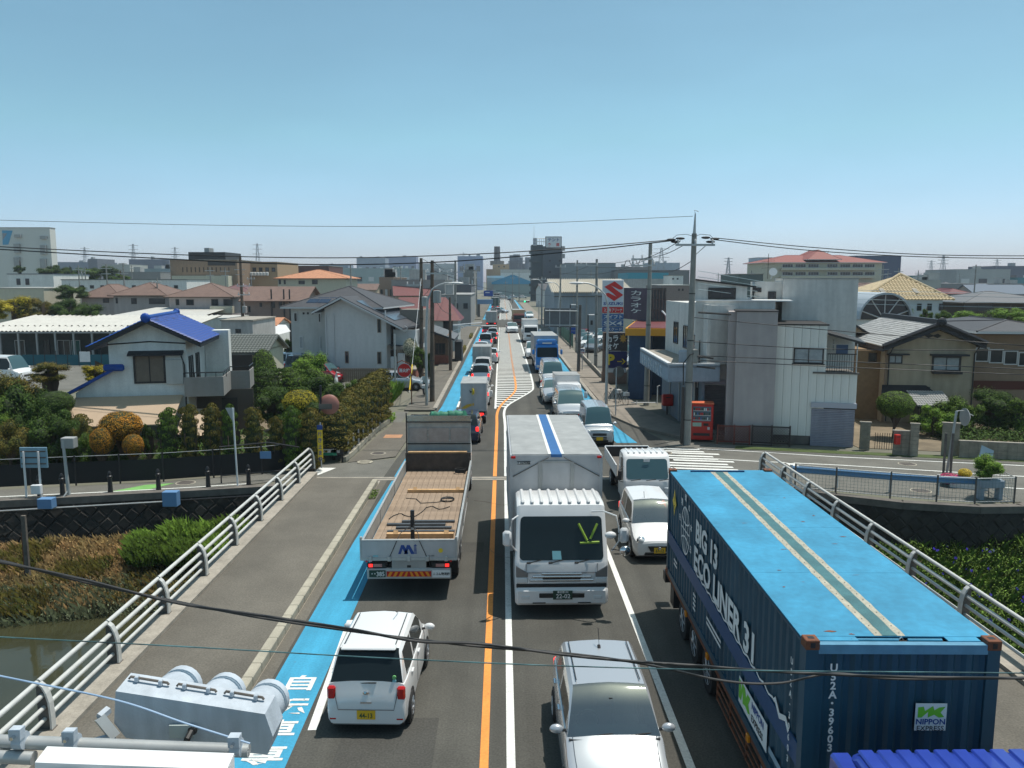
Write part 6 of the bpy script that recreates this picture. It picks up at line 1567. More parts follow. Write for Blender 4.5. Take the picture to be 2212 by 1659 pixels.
def corrugated(name,parent,x0,x1,yf,zf,yb,zb,pitch,amp,m):
 q=MB();vs=[];n=int((x1-x0)/pitch*2)
 for k in range(n+1):
  x=x0+(x1-x0)*k/n;o=amp if k%2 else 0;vs+=[(x,yf,zf+o),(x,yb,zb+o)]
 q.add(vs,[(2*k,2*k+2,2*k+3,2*k+1)for k in range(n)],m);return q.build(name,parent)
corrugated('roof',B.t,xa,xb,-.6,zB,7.5,zA+.05,.62,.22,M_ROOFW)
corrugated('canopy',B.t,xa,xb-4.5,-3.2,zC,-.4,zC+.35,.40,.12,M_ROOFW)
B.box('roof_edge',xa,xb,-.62,-.55,zB-.3,zB-.08,M_ALUD)
B.box('canopy_edge',xa,xb-4.5,-3.22,-3.16,zC-.16,zC-.02,M_ALUD)
for x,w_,m_ in((620,60,M_WIN),(300,55,M_WIN),(400,100,M_WIN),(500,70,mat('door_teal',(.03,.12,.10),.7)),(660,60,M_WIN),(100,80,M_WIN)):
 a=px(*c1(x,860),.58);b=px(*c1(x+w_,985),.58);B.win(a[0],b[0],.3,a[1]-.5,y=.58,glass=m_,frame=M_FRAMEW if w_>60 else M_FRAME,mull=1)
for x in range(0,900,130):
 a=px(*c1(x,900),-3.1);q=MB();q.box(a[0]-.08,a[0]+.08,-3.15,-3.0,0,zC-.1,M_ALUD);q.build('post',B.t)
t=thing('green_net_fence',(-44,77,0),'teal net fence in front of the long low hall','fence')
a,b=px(*c1(150,950),-5)[0],px(*c1(790,950),-5)[0]
q=MB();q.box(a,b,-.015,.015,.05,1.1,mat('net_teal',(.015,.10,.13),.8));q.build('net',t)
for k in range(9):q=MB();q.cyl((a+(b-a)*k/8,0,0),(a+(b-a)*k/8,0,1.5),.04,n=6,m=M_BLACKF);q.build('post',t)
q=MB();q.box((a+b)/2+1.2,(a+b)/2+2.2,-.05,-.02,.4,1.4,M_WHITE);q.build('notice',t)
mb=MB();mb.quad((-60,60,-.01),(-26,60,-.01),(-26,79,-.01),(-60,79,-.01),M_ASPH2);mb.quad((-26,56,-.012),(-12,56,-.012),(-12,80,-.012),(-26,80,-.012),M_ASPH2);struct(mb,'parking_yard')
B=Bld('long_roof_shed','long shed with plain grey white roof behind the blue tiled roof',-22,98,0)
a,b=B.px(*c1(700,740))[0],B.px(*c1(1360,740))[0];z0=B.px(*c1(900,745))[1];z1=B.px(*c1(900,663),14)[1]
B.box('wall',a,b,.3,14,0,z0,M_WALLW);q=MB();q.add([(a-1,-.3,z0),(b,-.3,z0),(b,14,z1),(a+1,14,z1),(a-1,-.3,z0-.2),(b,-.3,z0-.2)],[(0,1,2,3),(0,4,5,1)],M_ROOFW);q.build('roof',B.t)
block('white_shed','white gabled shed end right of the long shed roof',c1(1360,0)[0],c1(1600,0)[0],c1(0,745)[1],95,8,M_WALLW,roofm=M_ROOFW)
block('flat_roof_shop','grey flat-roofed shop right of the tiled annex with a door canopy',c1(1560,0)[0],c1(1780,0)[0],c1(0,760)[1],80,8,M_WALLG,win=[(c1(1660,0)[0],c1(0,815)[1],c1(1700,0)[0],c1(0,845)[1],1,1,1,1)])
B=Bld('small_red_tile_shed','small white shed with red patched tile roof and a white tent awning',*(-19.5,90),0)
a,b=B.px(*c1(1760,800))[0],B.px(*c1(1940,800))[0];z0=B.px(*c1(1850,785))[1];z1=B.px(*c1(1850,745),3)[1]
B.box('wall',a,b,0,6,0,z0,M_WALLW);B.gable(a,b,0,6,z0,z1+.2,M_TILEOR,axis='x',oh=.3,wallm=M_WALLW)
q=MB();a2=B.px(*c1(2050,845),-1.5);q.add([(B.px(*c1(1865,792))[0],0,z0),(b+1.2,0,z0),(a2[0],-1.5,a2[1]+.2),(a2[0]-2.2,-2.5,a2[1]-.4)],[(0,1,2,3)],M_WHITE);q.build('tent_awning',B.t)
def hip_house(label,x0,x1,ye,yr,Y,d,wall,roofm,wins,name='hip_roof_house',zo=0,c=c1,gab=False,oh=.6):
 B=Bld(name,label,at(*c((x0+x1)/2,ye),Y)[0],Y,0,'house')
 a,b=B.px(*c(x0,ye))[0]+oh,B.px(*c(x1,ye))[0]-oh;ze=B.px(*c(x0,ye))[1];zr=B.px(*c((x0+x1)/2,yr),d/2)[1]
 B.box('wall',a,b,0,d,-.02,ze,wall)
 if gab:B.gable(a,b,0,d,ze,zr,roofm,axis='x',oh=oh,wallm=wall)
 else:B.hip(a,b,0,d,ze,zr,roofm,oh=oh,fascia=M_POLEB)
 for w in wins:
  u=B.px(*c(w[0],w[1]));v=B.px(*c(w[2],w[3]));B.win(u[0],v[0],v[1],u[1],mull=1 if w[2]-w[0]>35 else 0,b=.07)
 return B
hip_house('brown hipped-roof house, leftmost of the brown row, beside the trees',545,870,592,500,122,9,M_WALLP,M_ROOFBR,[(725,590,770,630),(560,510,595,530)])
hip_house('brown hipped-roof house, second of the brown row, with a covered balcony',770,1190,578,488,116,9,M_WALLP,M_ROOFBR,[(815,595,832,635),(925,598,965,640),(1050,600,1165,640)])
B=hip_house('brown hipped-roof house, third of the brown row, with pale ridge lines',1160,1660,588,492,110,9,M_WALLP,M_ROOFBR,[(1238,605,1265,648),(1312,608,1368,648),(1490,605,1540,650),(1575,605,1640,650)])
a,b=B.px(*c1(1480,655),-.8),B.px(*c1(1640,705),-.8);B.box('balcony',a[0],b[0],-.85,-.02,b[1],a[1],M_WALLC)
B=hip_house('brown half-timbered house with gable end at the right of the brown row',1690,2170,605,515,104,9,mat('wall_pink_brown',(.22,.16,.135),.85,var=.06),M_ROOFBR,[(1830,632,1848,660),(1748,655,1768,697),(1912,615,1940,668),(1965,620,1992,668)],gab=True)
for x in(1912,2000,2040):a=B.px(*c1(x,700),-.06);B.box('timber_strip',a[0],a[0]+.18,-.07,-.01,0,a[1]+3,M_FRAME)
hip_house('dark mauve roofed house peeping between the third and fourth brown roofs',1480,1800,560,500,135,9,M_WALLP,mat('roof_mauve',(.14,.07,.07),.7,var=.12),[])
B,x0,x1,zt=block('brown_public_building','brown tiled public building with black penthouse on its roof',c1(1222,0)[0],c1(1690,0)[0],c1(0,330)[1],185,30,M_WALLB,win=[(c1(1285,0)[0],c1(0,380)[1],c1(1640,0)[0],c1(0,415)[1],12,1,.25,1),(c1(1225,0)[0],c1(0,465)[1],c1(1620,0)[0],c1(0,500)[1],9,1,.4,1)])
a,b=B.px(*c1(1315,272)),B.px(*c1(1580,325));B.box('penthouse',a[0],b[0],1,12,zt,a[1],M_BLACKF)
a,b=B.px(*c1(1465,340)),B.px(*c1(1660,368));B.box('dark_recess',a[0],b[0],-.06,-.01,b[1],a[1],M_FRAME)
a,b=B.px(*c1(1210,440),-3),B.px(*c1(1610,500),-3);B.box('lower_wall',a[0],b[0],-3,-.1,0,a[1],M_WALLC)
a,b=B.px(*c1(1405,240)),B.px(*c1(1440,270));B.box('roof_tank',a[0],b[0],3,6,b[1],a[1],M_ALUD)
B,x0,x1,zt=block('brown_wing','tan brown wing with four dark loggias and air conditioners right of the black penthouse',c1(1640,0)[0],c1(1970,0)[0],c1(0,345)[1],195,20,mat('render_sand',(.40,.27,.16),.85),win=[(c1(1780,0)[0],c1(0,382)[1],c1(1960,0)[0],c1(0,412)[1],4,1,.6,1)])
for k in range(7):a,b=B.px(*c1(1745+k*22,415),-.5),B.px(*c1(1763+k*22,440),-.5);q=MB();q.rbox(a[0],b[0],-1.2,-.3,b[1],a[1],.1,M_FRAMEW);q.build('air_conditioner',B.t)
block('red_brown_block','low red brown block right of the loggia wing',c1(1975,0)[0],c1(2330,0)[0],c1(0,372)[1],230,20,mat('render_redbrown',(.13,.055,.045),.85))
hip_house('cream house with orange Spanish tile roof and an arched window',1935,2460,458,398,150,12,M_WALLC,M_TILEOR,[(1965,468,1982,500),(2000,470,2015,500),(2105,475,2150,500),(2200,470,2240,500)],name='orange_roof_house')
# --- right: grey corner building of stacked blocks
def c4(x,y):return(1600+x/2.07375)/1.47559,(650+y/2.07375)/1.47559
def c5(x,y):return(2200+x/2.0737)/1.47559,(700+y/2.0737)/1.47559
def c6z(x,y):return(1550+x/4.022)/1.47559,(700+y/4.022)/1.47559
def c7z(x,y):return(1250+x/4.424)/1.47559,(750+y/4.424)/1.47559
B=Bld('corner_building','grey stepped corner building with ribbed siding, roller shutters and a shop canopy',14.25,39.2,-14.5)
px=B.px;P5=lambda x,y,d=0:px(*c5(x,y),d)
M_RBG=mat('siding_grey',(.62,.605,.565),.82,var=.06,streak=.16,sscale=(4,4,.3))
def wallbox(nm,a,b,y0,y1,z0,z1,m):return B.box(nm,a,b,y0,y1,z0,z1,m)
z6=P5(575,697)[1]
B.box('front_block_wall',-.66,1.69,.03,3.7,.35,z6,M_CONCD)
B.box('front_block_wall',1.692,3.15,1.6,3.6,0,3.6,M_CONCD);B.box('balcony_floor_block',1.70,3.15,.03,1.59,0,3.6,M_CONCD)
q=MB();q.rbox(.006,.389,-.03,.035,0,1,.008,M_SIDING);BRD=q.mesh('siding_board')
def boards(x0,x1,z0,z1,y=0,rotz=0,ox=0):
 n=max(1,round((x1-x0)/.395));w=(x1-x0)/n
 for k in range(n):
  o=inst('siding_board',BRD,B.t,(x0+w*k,y,z0),(0,0,rotz),(w/.395,1,z1-z0))
boards(-.66,1.69,.45,z6);boards(1.69,3.16,2.12,3.6);boards(1.69-.6,1.69,.2,.45)if False else None
B.box('plinth',-.62,1.1,.01,.2,0,.44,M_CONCD)
B.box('coping',-.72,1.76,-.08,3.75,z6+.002,z6+.07,M_FRAME);B.box('ledge',1.10,3.24,-.10,.10,3.602,3.68,M_CONCD)
zs=P5(800,1210)[1]
def shutter(x0,x1,z0,z1,y,box_m,m,hb=.25):
 b_=B.box('shutter_box',x0-.04,x1+.06,y-.16,y,z1,z1+hb,box_m)
 n=int((z1-z0)/.085);q=MB()
 for k in range(n):q.extr([(y-.02,z0+k*.085),(y-.05,z0+k*.085+.02),(y-.05,z0+k*.085+.065),(y-.02,z0+k*.085+.082)],x0,x1,m)
 s_=q.build('roller_shutter',B.t);tag(s_,kind='stuff')
M_SHUT=mat('shutter_lilac',(.34,.33,.38),.6,.1,var=.06,streak=.15)
shutter(1.12,3.12,-.1,1.92,-.02,mat('shutter_box_lilac',(.44,.43,.47),.6),M_SHUT)
B.win(.16,1.57,4.08,4.85,y=-.03,glass=M_CURT,mull=1,b=.06,sill=True)
B.box('balcony_side_wall',1.70,1.74,.3,1.55,3.7,5.5,M_SIDING)
B.box('balcony_back',1.72,3.1,1.56,1.6,3.7,5.4,M_WALLW)
q=MB();q.cyl((3.10,.05,3.65),(3.10,.05,5.1),.03,n=6,m=M_FRAMEW);q.build('balcony_post',B.t)
q=MB();q.add([(1.69,-.12,5.62),(3.45,-.12,5.15),(3.45,1.6,5.25),(1.69,1.6,5.72),(1.69,-.12,5.52),(3.45,-.12,5.05)],[(0,1,2,3),(0,4,5,1)],M_FRAME);q.build('balcony_roof',B.t)
q=MB()
for k in range(12):q.box(1.76+k*.11,1.78+k*.11,.02,.04,3.68,4.55,M_FRAME)
q.box(1.74,3.08,.015,.045,4.55,4.60,M_FRAME);q.build('balcony_railing',B.t)
q=MB();q.box(2.1,2.12,.6,.9,4.7,5.25,M_CURT);q.box(2.2,2.75,.5,.52,4.55,5.0,mat('laundry_blue',(.08,.12,.2),.8));q.cyl((2.0,.5,5.0),(2.95,.5,5.03),.012,n=5,m=M_WHITE);q.build('laundry',B.t)
zc=P5(450,608,-.3)[1]
B.box('shaft_wall',-2.62,-.68,-.45,2.0,0,zc,M_WALLP)
B.box('shaft_wall_left',-3.0,-2.622,-.1,2.0,0,zc-.03,M_WALLP)
B.box('shaft_coping',-2.68,-.64,-.5,2.05,zc+.002,zc+.05,M_FRAME)
zb=P5(300,540,1.8)[1]
xb0=P5(34,700,1.8)[0]
B.box('main_wall',xb0,-.66,1.82,8.5,0,zb,M_RBG)
B.box('main_coping',xb0-.05,.2,1.76,8.55,zb+.002,zb+.06,M_WHITE)
a,b=P5(120,450,2.2),P5(300,535,2.2)
pb=P5(32,392,2.2);pb2=P5(378,436,2.2)
q=MB();q.extr([(pb[0],zb+.06),(pb2[0],zb+.06),(pb2[0],pb2[1]),(pb[0],pb[1])],2.2,7,M_RBG,axis='y');q.build('penthouse_wall',B.t)
q=MB();q.add([(pb[0]-.1,2.1,pb[1]+.02),(pb2[0]+.45,2.1,pb2[1]-.03),(pb2[0]+.45,7.1,pb2[1]-.03),(pb[0]-.1,7.1,pb[1]+.02),(pb[0]-.1,2.1,pb[1]-.06),(pb2[0]+.45,2.1,pb2[1]-.11)],[(0,1,2,3),(0,4,5,1)],M_FRAME);q.build('penthouse_roof',B.t)
B.win(a[0],b[0],zb+.1,a[1],y=2.19,glass=M_WIN,mull=1,b=.08)
a,b=P5(150,795,1.8),P5(305,885,1.8);B.win(a[0],b[0],b[1],a[1],y=1.81,glass=mat('window_paper',(.22,.20,.17),.5),mull=1,b=.07)
a,b=P5(75,1050,1.8),P5(290,1090,1.8)
shutter(a[0],b[0]+.1,.25,b[1],1.80,M_SHUT,mat('shutter_brown',(.17,.15,.15),.6,var=.08),hb=.22)
B.box('dark_meter_board',P5(40,1110,1.8)[0],P5(72,1110,1.8)[0],1.70,1.80,P5(50,1215,1.8)[1],P5(50,1110,1.8)[1],M_FRAME)
q=MB();q.cyl((xb0+.12,1.76,0),(xb0+.12,1.76,4.2),.04,n=6,m=M_FRAME);q.cyl((xb0+.25,1.76,0),(xb0+.25,1.76,5),.03,n=6,m=M_BLACK);q.build('downpipe',B.t)
za=P5(850,392,3.8)[1];xa0,xa1=P5(612,500,3.8)[0],P5(1108,500,3.8)[0]
B.box('rear_tower_wall',xa0,xa1,3.82,10,0,za,M_RBG);B.box('rear_tower_coping',xa0-.04,xa1+.04,3.78,10.04,za+.002,za+.05,M_ALUD)
ra=P5(415,400,4.4);rb=P5(610,530,4.4)
B.box('stair_head_wall',ra[0]+.1,xa0-.002,4.42,9,zb,za-.15,M_RBG);a,b=P5(415,450,4.4),P5(470,480,4.4);B.win(a[0],b[0],b[1],a[1],y=4.41,mull=0)
a,b=P5(515,475,4.4),P5(565,538,4.4);B.win(a[0],b[0],b[1],a[1],y=4.41,mull=0,name='rooftop_door')
q=MB();dx_,dz_=P5(548,345,5);q.lathe([(0,.06),(.15,.03),(.22,0),(.22,-.03)],(dx_,5,dz_),'y',16,M_WHITE);q.cyl((dx_-.1,5.1,za),(dx_,5.1,dz_),.03,n=6,m=M_STEELG);q.build('satellite_dish',B.t,smooth=60)
q=MB();q.cyl((dx_-.25,5.3,za),(dx_-.25,5.3,dz_+1.0),.015,n=5,m=M_BLACKF)
for k in range(4):q.cyl((dx_-.6,5.3,dz_+.2+.18*k),(dx_+.1,5.3,dz_+.25+.18*k),.01,n=4,m=M_BLACKF)
q.build('roof_aerial',B.t)
def w2l(X,Y):
 dx,dy=X-B.o[0],Y-B.o[1];c,s_=math.cos(B.a),math.sin(B.a);return(dx*c+dy*s_,-dx*s_+dy*c)
A1_,A2_,A3_=w2l(8.75,50.5),w2l(8.5,40.6),w2l(11.2,40.7)
M_FASC=mat('fascia_paleblue',(.30,.36,.42),.55,var=.08,streak=.2)
def wallseg(nm,p,q_,z0,z1,m,th=.08,parent=None):
 dx,dy=q_[0]-p[0],q_[1]-p[1];d=math.hypot(dx,dy);nx,ny=-dy/d*th,dx/d*th
 k=MB();k.prism([p,q_,(q_[0]+nx,q_[1]+ny),(p[0]+nx,p[1]+ny)],z0,z1,m);return k.build(nm,parent or B.t)
can=wallseg('canopy_fascia',A1_,A2_,2.95,3.85,M_FASC);wallseg('canopy_fascia_front',A2_,A3_,2.95,3.85,M_FASC)
A4_=w2l(11.4,50.5)
q=MB();q.prism([A1_,A2_,A3_,A4_],3.70,3.78,M_CONC);q.build('canopy_roof',B.t);q=MB();q.prism([A1_,A2_,A3_,A4_],2.96,3.0,M_FASC);q.build('canopy_ceiling',B.t)
wallseg('canopy_coping',A1_,A2_,3.855,3.92,M_WHITE,.22);wallseg('canopy_coping',A2_,A3_,3.855,3.92,M_WHITE,.22)
rnd=random.Random(5)
ang_c=math.atan2(A2_[1]-A1_[1],A2_[0]-A1_[0])
for k in range(9):
 f=.12+k*.085;x=A1_[0]+(A2_[0]-A1_[0])*f;y=A1_[1]+(A2_[1]-A1_[1])*f
 q=MB();pts=[(rnd.uniform(-.2,.2),0,.7-.12*j)for j in range(6)];q.tube([(a_,-.02,z_-.3)for a_,_,z_ in pts],.02,4,M_INKW);o=q.build('faded_letter',can);o.location=(x,y,3.2);o.rotation_euler=(0,0,ang_c)
S0,S1,S2=w2l(10.35,50.5),w2l(10.45,45.6),w2l(10.1,42.0)
wallseg('storefront_wall',w2l(10.2,50.5),w2l(10.45,41.2),0,2.95,mat('shutter_paleblue',(.16,.20,.24),.6,var=.08,streak=.2),.12)
for f in(.25,.5,.75):x=w2l(10.2+.25*f-.04,50.5-9.3*f);q=MB();q.cyl((x[0],x[1],0),(x[0],x[1],2.95),.05,n=6,m=M_ALUD);q.build('shutter_post',B.t)
W_=wallseg('upper_side_wall',w2l(10.35,50.5),w2l(10.6,41.1),3.79,6.9,M_RBG,.15)
q=MB();q.prism([w2l(10.38,50.5),w2l(10.62,41.15),w2l(14,42),w2l(14,50.5)],3.79,6.88,M_RBG);q.build('upper_storey',B.t)
for f,zz in((.30,5.7),(.55,5.6),(.78,5.2)):
 p=w2l(10.33+.25*f,50.5-9.3*f);f_=B.win(-.5,.5,zz-1.3,zz,y=0,mull=1);f_.rotation_euler=(0,0,math.atan2(w2l(10.6,41.1)[1]-w2l(10.35,50.5)[1],w2l(10.6,41.1)[0]-w2l(10.35,50.5)[0]));f_.location=(p[0],p[1],0)
q=MB();p=w2l(9.8,42.2);q.rbox(p[0]-.4,p[0]+.4,p[1]-.3,p[1]+.3,3.8,4.45,.04,M_FASC);q.build('air_conditioner',B.t)
# --- karaoke hall: blue wall with orange band, and pylon signs
B=Bld('karaoke_hall','dark blue walled hall with an orange band and striped edge beside the corner building',9.0,54.6,-13)
a=B.px(*c4(840,880));b=B.px(*c4(1065,880))
M_NAVYW=mat('wall_navy',(.03,.065,.13),.7,var=.12,streak=.2)
B.box('wall',a[0],a[0]+1.55,0,20,0,a[1]+.1,M_NAVYW);B.box('rear_wall',a[0]+1.56,b[0]+2,2.5,20,0,a[1]+.1,M_NAVYW)
B.box('column',a[0]+1.3,a[0]+1.5,-.2,-.02,0,a[1],M_BLACKF)
z0,z1=B.px(*c4(900,872))[1],B.px(*c4(900,822))[1]
B.box('orange_band',a[0]-.25,b[0]+2.2,-.3,20,a[1]+.12,z1,mat('band_orange',(.62,.28,.02),.6,var=.05))
B.box('roof',a[0]-.1,b[0]+2,-.1,20,z1+.002,z1+.05,M_ROOFRED)
B.t.location=B.t.location
t=thing('roof_billboard',(0,0,0),'billboard on the karaoke hall roof with lettering towards the road and ribbed grey back','billboard')
(xa,za_),(xb,zb_)=at(*c4(865,560),66),at(*c4(1075,770),63)
q=MB();q.box(xa+.9,xb,63,63.2,zb_-.1,za_+.1,mat('billboard_back',(.13,.16,.17),.7,var=.15));q.build('back_panel',t)
for k in range(6):x=xa+.9+(xb-xa-.9)*k/5;q=MB();q.box(x-.06,x+.06,62.88,62.995,zb_-.1,za_+.1,M_CONCD);q.build('rib',t)
for k in range(4):z=zb_+(za_-zb_)*k/3;q=MB();q.box(xa+.9,xb,62.84,62.875,z-.05,z+.05,M_CONCD);q.build('rail',t)
q=MB();P=[(xa-.35,68.5),(xa+.88,63.05),(xa+.98,63.05),(xa-.25,68.5)];q.prism(P,zb_-.1,za_+.05,mat('billboard_dark',(.06,.035,.06),.6,var=.3,vscale=1));bf=q.build('front_panel',t)
an=math.atan2(63.05-68.5,1.23)
for k,ch in enumerate('カラオケ'):fit(ch,2.2,(za_-zb_)*.15,M_PLATEW,bf,(xa-.35+1.23*.5-.03,68.5-5.45*.5,za_-(za_-zb_)*(.14+.2*k)),(0,0,an),bold=.01)
for f,x in((0,.2),(1,.7)):q=MB();q.cyl((xa+1.6+x,62.8,za_-1.5-x),(xb+.9+x*.3,61.5,zb_-.8),.07,n=6,m=M_WHITE);q.build('prop',t)
q=MB();q.box(xa+1,xb,62.9,64,z1,zb_-.1,M_BLACKF);q.build('frame',t)
t=thing('dealer_pylon_sign',(0,0,0),'tall white pylon sign with red S mark and SUZUKI over red and blue boards','sign')
YS=76
def board(nm,x0,y0,x1,y1,m,txt=None,tm=None,size=None,Y=YS,th=.35,bold=.02,sx=1):
 (a,z1),(b,z0)=at(*c4(x0,y0),Y),at(*c4(x1,y1),Y)
 q=MB();q.rbox(a,b,Y,Y+th,z0,z1,.03,m);o=q.build(nm,t)
 if txt:fit(txt,(b-a)*.88,(z1-z0)*.66,tm,o,((a+b)/2,Y-.012,(z0+z1)/2),bold=bold)
 return o,a,b,z0,z1
o,a,b,z0,z1=board('top_board',667,502,802,680,mat('sign_white',(.62,.66,.68),.45))
fit('SUZUKI',(b-a)*.92,(z1-z0)*.11,M_INKB,o,((a+b)/2,YS-.012,z0+(z1-z0)*.12),bold=.03)
def sq(x,y):return at(*c4(x,y),YS)
S1=[(745,512),(803,556),(790,566),(775,566),(720,538),(745,560),(802,602),(741,642),(677,598),(690,590),(706,588),(758,614),(735,592),(677,548)]
q=MB();P=[sq(x,y)for x,y in S1];q.add([(x,YS-.02,z)for x,z in P],[tuple(range(len(P)))],mat('logo_red',(.62,.025,.02),.4));q.build('logo_mark',o)
board('red_board',665,682,802,720,M_INKR,'スズキアリーナ',M_INKW,.62,bold=.012,sx=.95)
board('blue_board',664,727,804,765,mat('sign_blue',(.06,.14,.30),.5),'スイフト',M_INKW,1.1,sx=1.05)
board('blue_board',664,769,803,810,mat('sign_blue',(.06,.14,.30),.5),'SX4',M_INKW,1.15,sx=1.35)
board('blue_board',664,814,800,843,mat('sign_blue',(.06,.14,.30),.5),'エスクード',M_INKW,.9,sx=1.0)
for x in(680,780):
 (xx,_)=at(*c4(x,700),YS+.5);q=MB();q.cyl((xx,YS+.55,0),(xx,YS+.55,at(*c4(x,520),YS)[1]),.16,n=8,m=M_FRAMEW);q.build('mast',t)
t=thing('parking_pylon_sign',(0,0,0),'framed karaoke sign over a navy parking P board with yellow arrow, on a brick plinth','sign')
YP=63
o,a,b,z0,z1=board('karaoke_board',678,850,830,972,mat('sign_brown_dark',(.06,.045,.04),.5,var=.3,vscale=2),None,Y=YP)
fit('カラ',(b-a)*.52,(z1-z0)*.34,M_INKW,o,(a+(b-a)*.34,YP-.012,z0+(z1-z0)*.66),(0,R(-10),0),bold=.03);fit('オケ',(b-a)*.52,(z1-z0)*.34,M_INKW,o,(a+(b-a)*.36,YP-.012,z0+(z1-z0)*.25),(0,R(-10),0),bold=.03)
q=MB();cx,cz=a+(b-a)*.80,z0+(z1-z0)*.68;P=[]
for k in range(16):r_=.38 if k%2==0 else .22;P.append((cx+r_*.8*math.cos(k*math.pi/8),YP-.02,cz+r_*math.sin(k*math.pi/8)*1.0))
P=[(min(x,b-.05),y,min(z,z1-.05))for x,y,z in P]
q.add(P,[tuple(range(16))],mat('burst_orange',(.55,.28,.04),.5));q.build('burst',o)
o,a,b,z0,z1=board('parking_board',680,976,826,1085,mat('sign_navy',(.02,.02,.10),.5),None,Y=YP)
fit('P',(b-a)*.36,(z1-z0)*.66,M_INKY,o,(a+(b-a)*.27,YP-.012,z0+(z1-z0)*.52),bold=.06);
q=MB();ax,az=a+(b-a)*.56,z0+(z1-z0)*.40;K_=(b-a)*.2;q.box(ax,ax+K_*1.1,YP-.02,YP-.012,az-.10*K_,az+.10*K_,M_INKY);q.add([(ax+K_*x_,YP-.02,az+K_*z_)for x_,z_ in((.95,-.6),(1.25,-.6),(1.9,0),(1.25,.6),(.95,.6),(1.5,0))],[(0,1,2,5),(5,2,3,4)],M_INKY);q.build('arrow',o)
board('lower_panel',684,1088,822,1115,M_FRAMEW,None,Y=YP)
(a,z1),(b,_)=at(*c4(665,1116),YP),at(*c4(826,1160),YP)
q=MB();q.box(a,b,YP,YP+.8,0,z1,mat('plinth_brick',(.24,.15,.11),.9,var=.15));q.build('plinth',t)
q=MB();q.box(a,a+.35,YP,YP+.35,z1+.002,at(*c4(665,850),YP)[1],mat('plinth_brick',(.24,.15,.11),.9));q.build('side_post',t)
t=thing('blue_sign_stack',(0,0,0),'narrow stack of blue boards at the far corner of the dealer yard','sign')
for k in range(5):board('blue_board',456,745+k*24,490,765+k*24,mat('sign_blue2',(.015,.07,.32),.5),None,Y=100,th=.2)
(xx,zz)=at(*c4(453,665),100);q=MB();q.cyl((xx,100,0),(xx,100,zz),.08,n=6,m=M_BLACKF);q.build('mast',t)
t=thing('entrance_sign',(0,0,0),'small white IN sign with a red arrow at the dealer yard entrance','sign')
o,a,b,z0,z1=board('panel',515,953,550,990,M_WHITE,None,Y=72,th=.06);fit('IN',(b-a)*.6,(z1-z0)*.42,M_INKB,o,((a+b)/2,71.99,z0+(z1-z0)*.66),bold=.02)
q=MB();W_=b-a;q.box(a+.2*W_,b-.35*W_,71.97,71.985,z0+.16*W_,z0+.24*W_,M_INKR);q.add([(b-.35*W_,71.98,z0+.07*W_),(b-.12*W_,71.98,z0+.20*W_),(b-.35*W_,71.98,z0+.33*W_)],[(0,1,2)],M_INKR);q.build('arrow',o)
q=MB();q.cyl(((a+b)/2,72.1,0),((a+b)/2,72.1,z0),.04,n=6,m=M_STEELG);q.build('post',t)
t=thing('yard_wall',(0,0,0),'low concrete wall with pale coping between the pavement and the dealer yard','wall')
for k in range(15):
 y=64+k*2.0;x=8.25+.012*(y-64);q=MB();q.box(x,x+.15,y+.01,y+1.99,0,.38,M_CONC);q.build('block',t)
t=thing('green_mesh_fence',(0,0,0),'green mesh fence along the pavement beyond the dealer yard wall','fence')
for k in range(12):
 y=98+k*3;q=MB();q.box(8.62,8.68,y,y+.08,0,1.8,M_INKG);q.build('post',t);q=MB();q.box(8.64,8.66,y+.1,y+2.95,.1,1.7,mat('mesh_green',(.06,.16,.11),.8));q.build('mesh_panel',t)
mb=MB();mb.quad((8.5,63,-.008),(40,63,-.008),(40,122,-.008),(8.9,122,-.008),M_ASPH2);struct(mb,'dealer_yard')
# --- dealer's warehouse with pale ribbed roof
B=Bld('dealer_warehouse','pale blue dealer warehouse with a ribbed cream roof behind the pylon sign',at(*c4(520,600),124)[0],124,0)
a,b=B.px(*c4(345,600))[0],B.px(*c4(860,600))[0];ze=B.px(*c4(500,583))[1];zr=B.px(*c4(400,500),14)[1]
M_WHB=mat('wall_paleblue',(.30,.34,.37),.8,var=.05,streak=.1)
B.box('wall',a,b,0,28,0,ze-.1,M_WHB)
for k in range(40):q=MB();x=a-.4+(b-a+.8)*k/40;q.add([(x,-.5,ze-.1),(x+(b-a+.8)/40*.55,-.5,ze+.12),(x+(b-a+.8)/40,-.5,ze-.1),(x,14,zr),(x+(b-a+.8)/40*.55,14,zr+.22),(x+(b-a+.8)/40,14,zr)],[(0,1,4,3),(1,2,5,4)],mat('roof_cream',(.50,.46,.38),.7,isl=.08));q.build('roof_sheet',B.t)
q=MB();q.extr([(0,ze-.1),(28,ze-.1),(14,zr)],a+.1,b-.1,M_WHB);q.build('gable_wall',B.t)
for x in(470,555,640):c_=B.px(*c4(x,600));q=MB();q.box(c_[0],c_[0]+.2,-.12,-.02,0,ze-.1,M_ALUD);q.build('downpipe',B.t)
q=MB();z_=B.px(*c4(500,612))[1];q.cyl((a,-.3,z_),(b,-.3,z_),.08,n=5,m=M_CONCD);q.build('pipe_run',B.t)
a_,b_=B.px(*c4(585,770)),B.px(*c4(600,800));B.win(a_[0],b_[0],b_[1],a_[1],mull=0)
B2,x0,x1,zt=block('cream_side_hall','cream hall wall with gabled top right of the SUZUKI board',*[c4(800,0)[0],c4(862,0)[0]],c4(0,560)[1],108,12,M_WALLC,roofm=M_ROOFW)
B=Bld('dark_tower','dark grey seven-storey tower with a white rooftop sign in Japanese',at(*c4(300,400),330)[0],330,0,'tower')
P4=lambda x,y,d=0:B.px(*c4(x,y),d)
M_TOW=mat('tower_dark',(.085,.10,.115),.8,var=.08);M_TOW2=mat('tower_dark2',(.06,.08,.085),.8,var=.08)
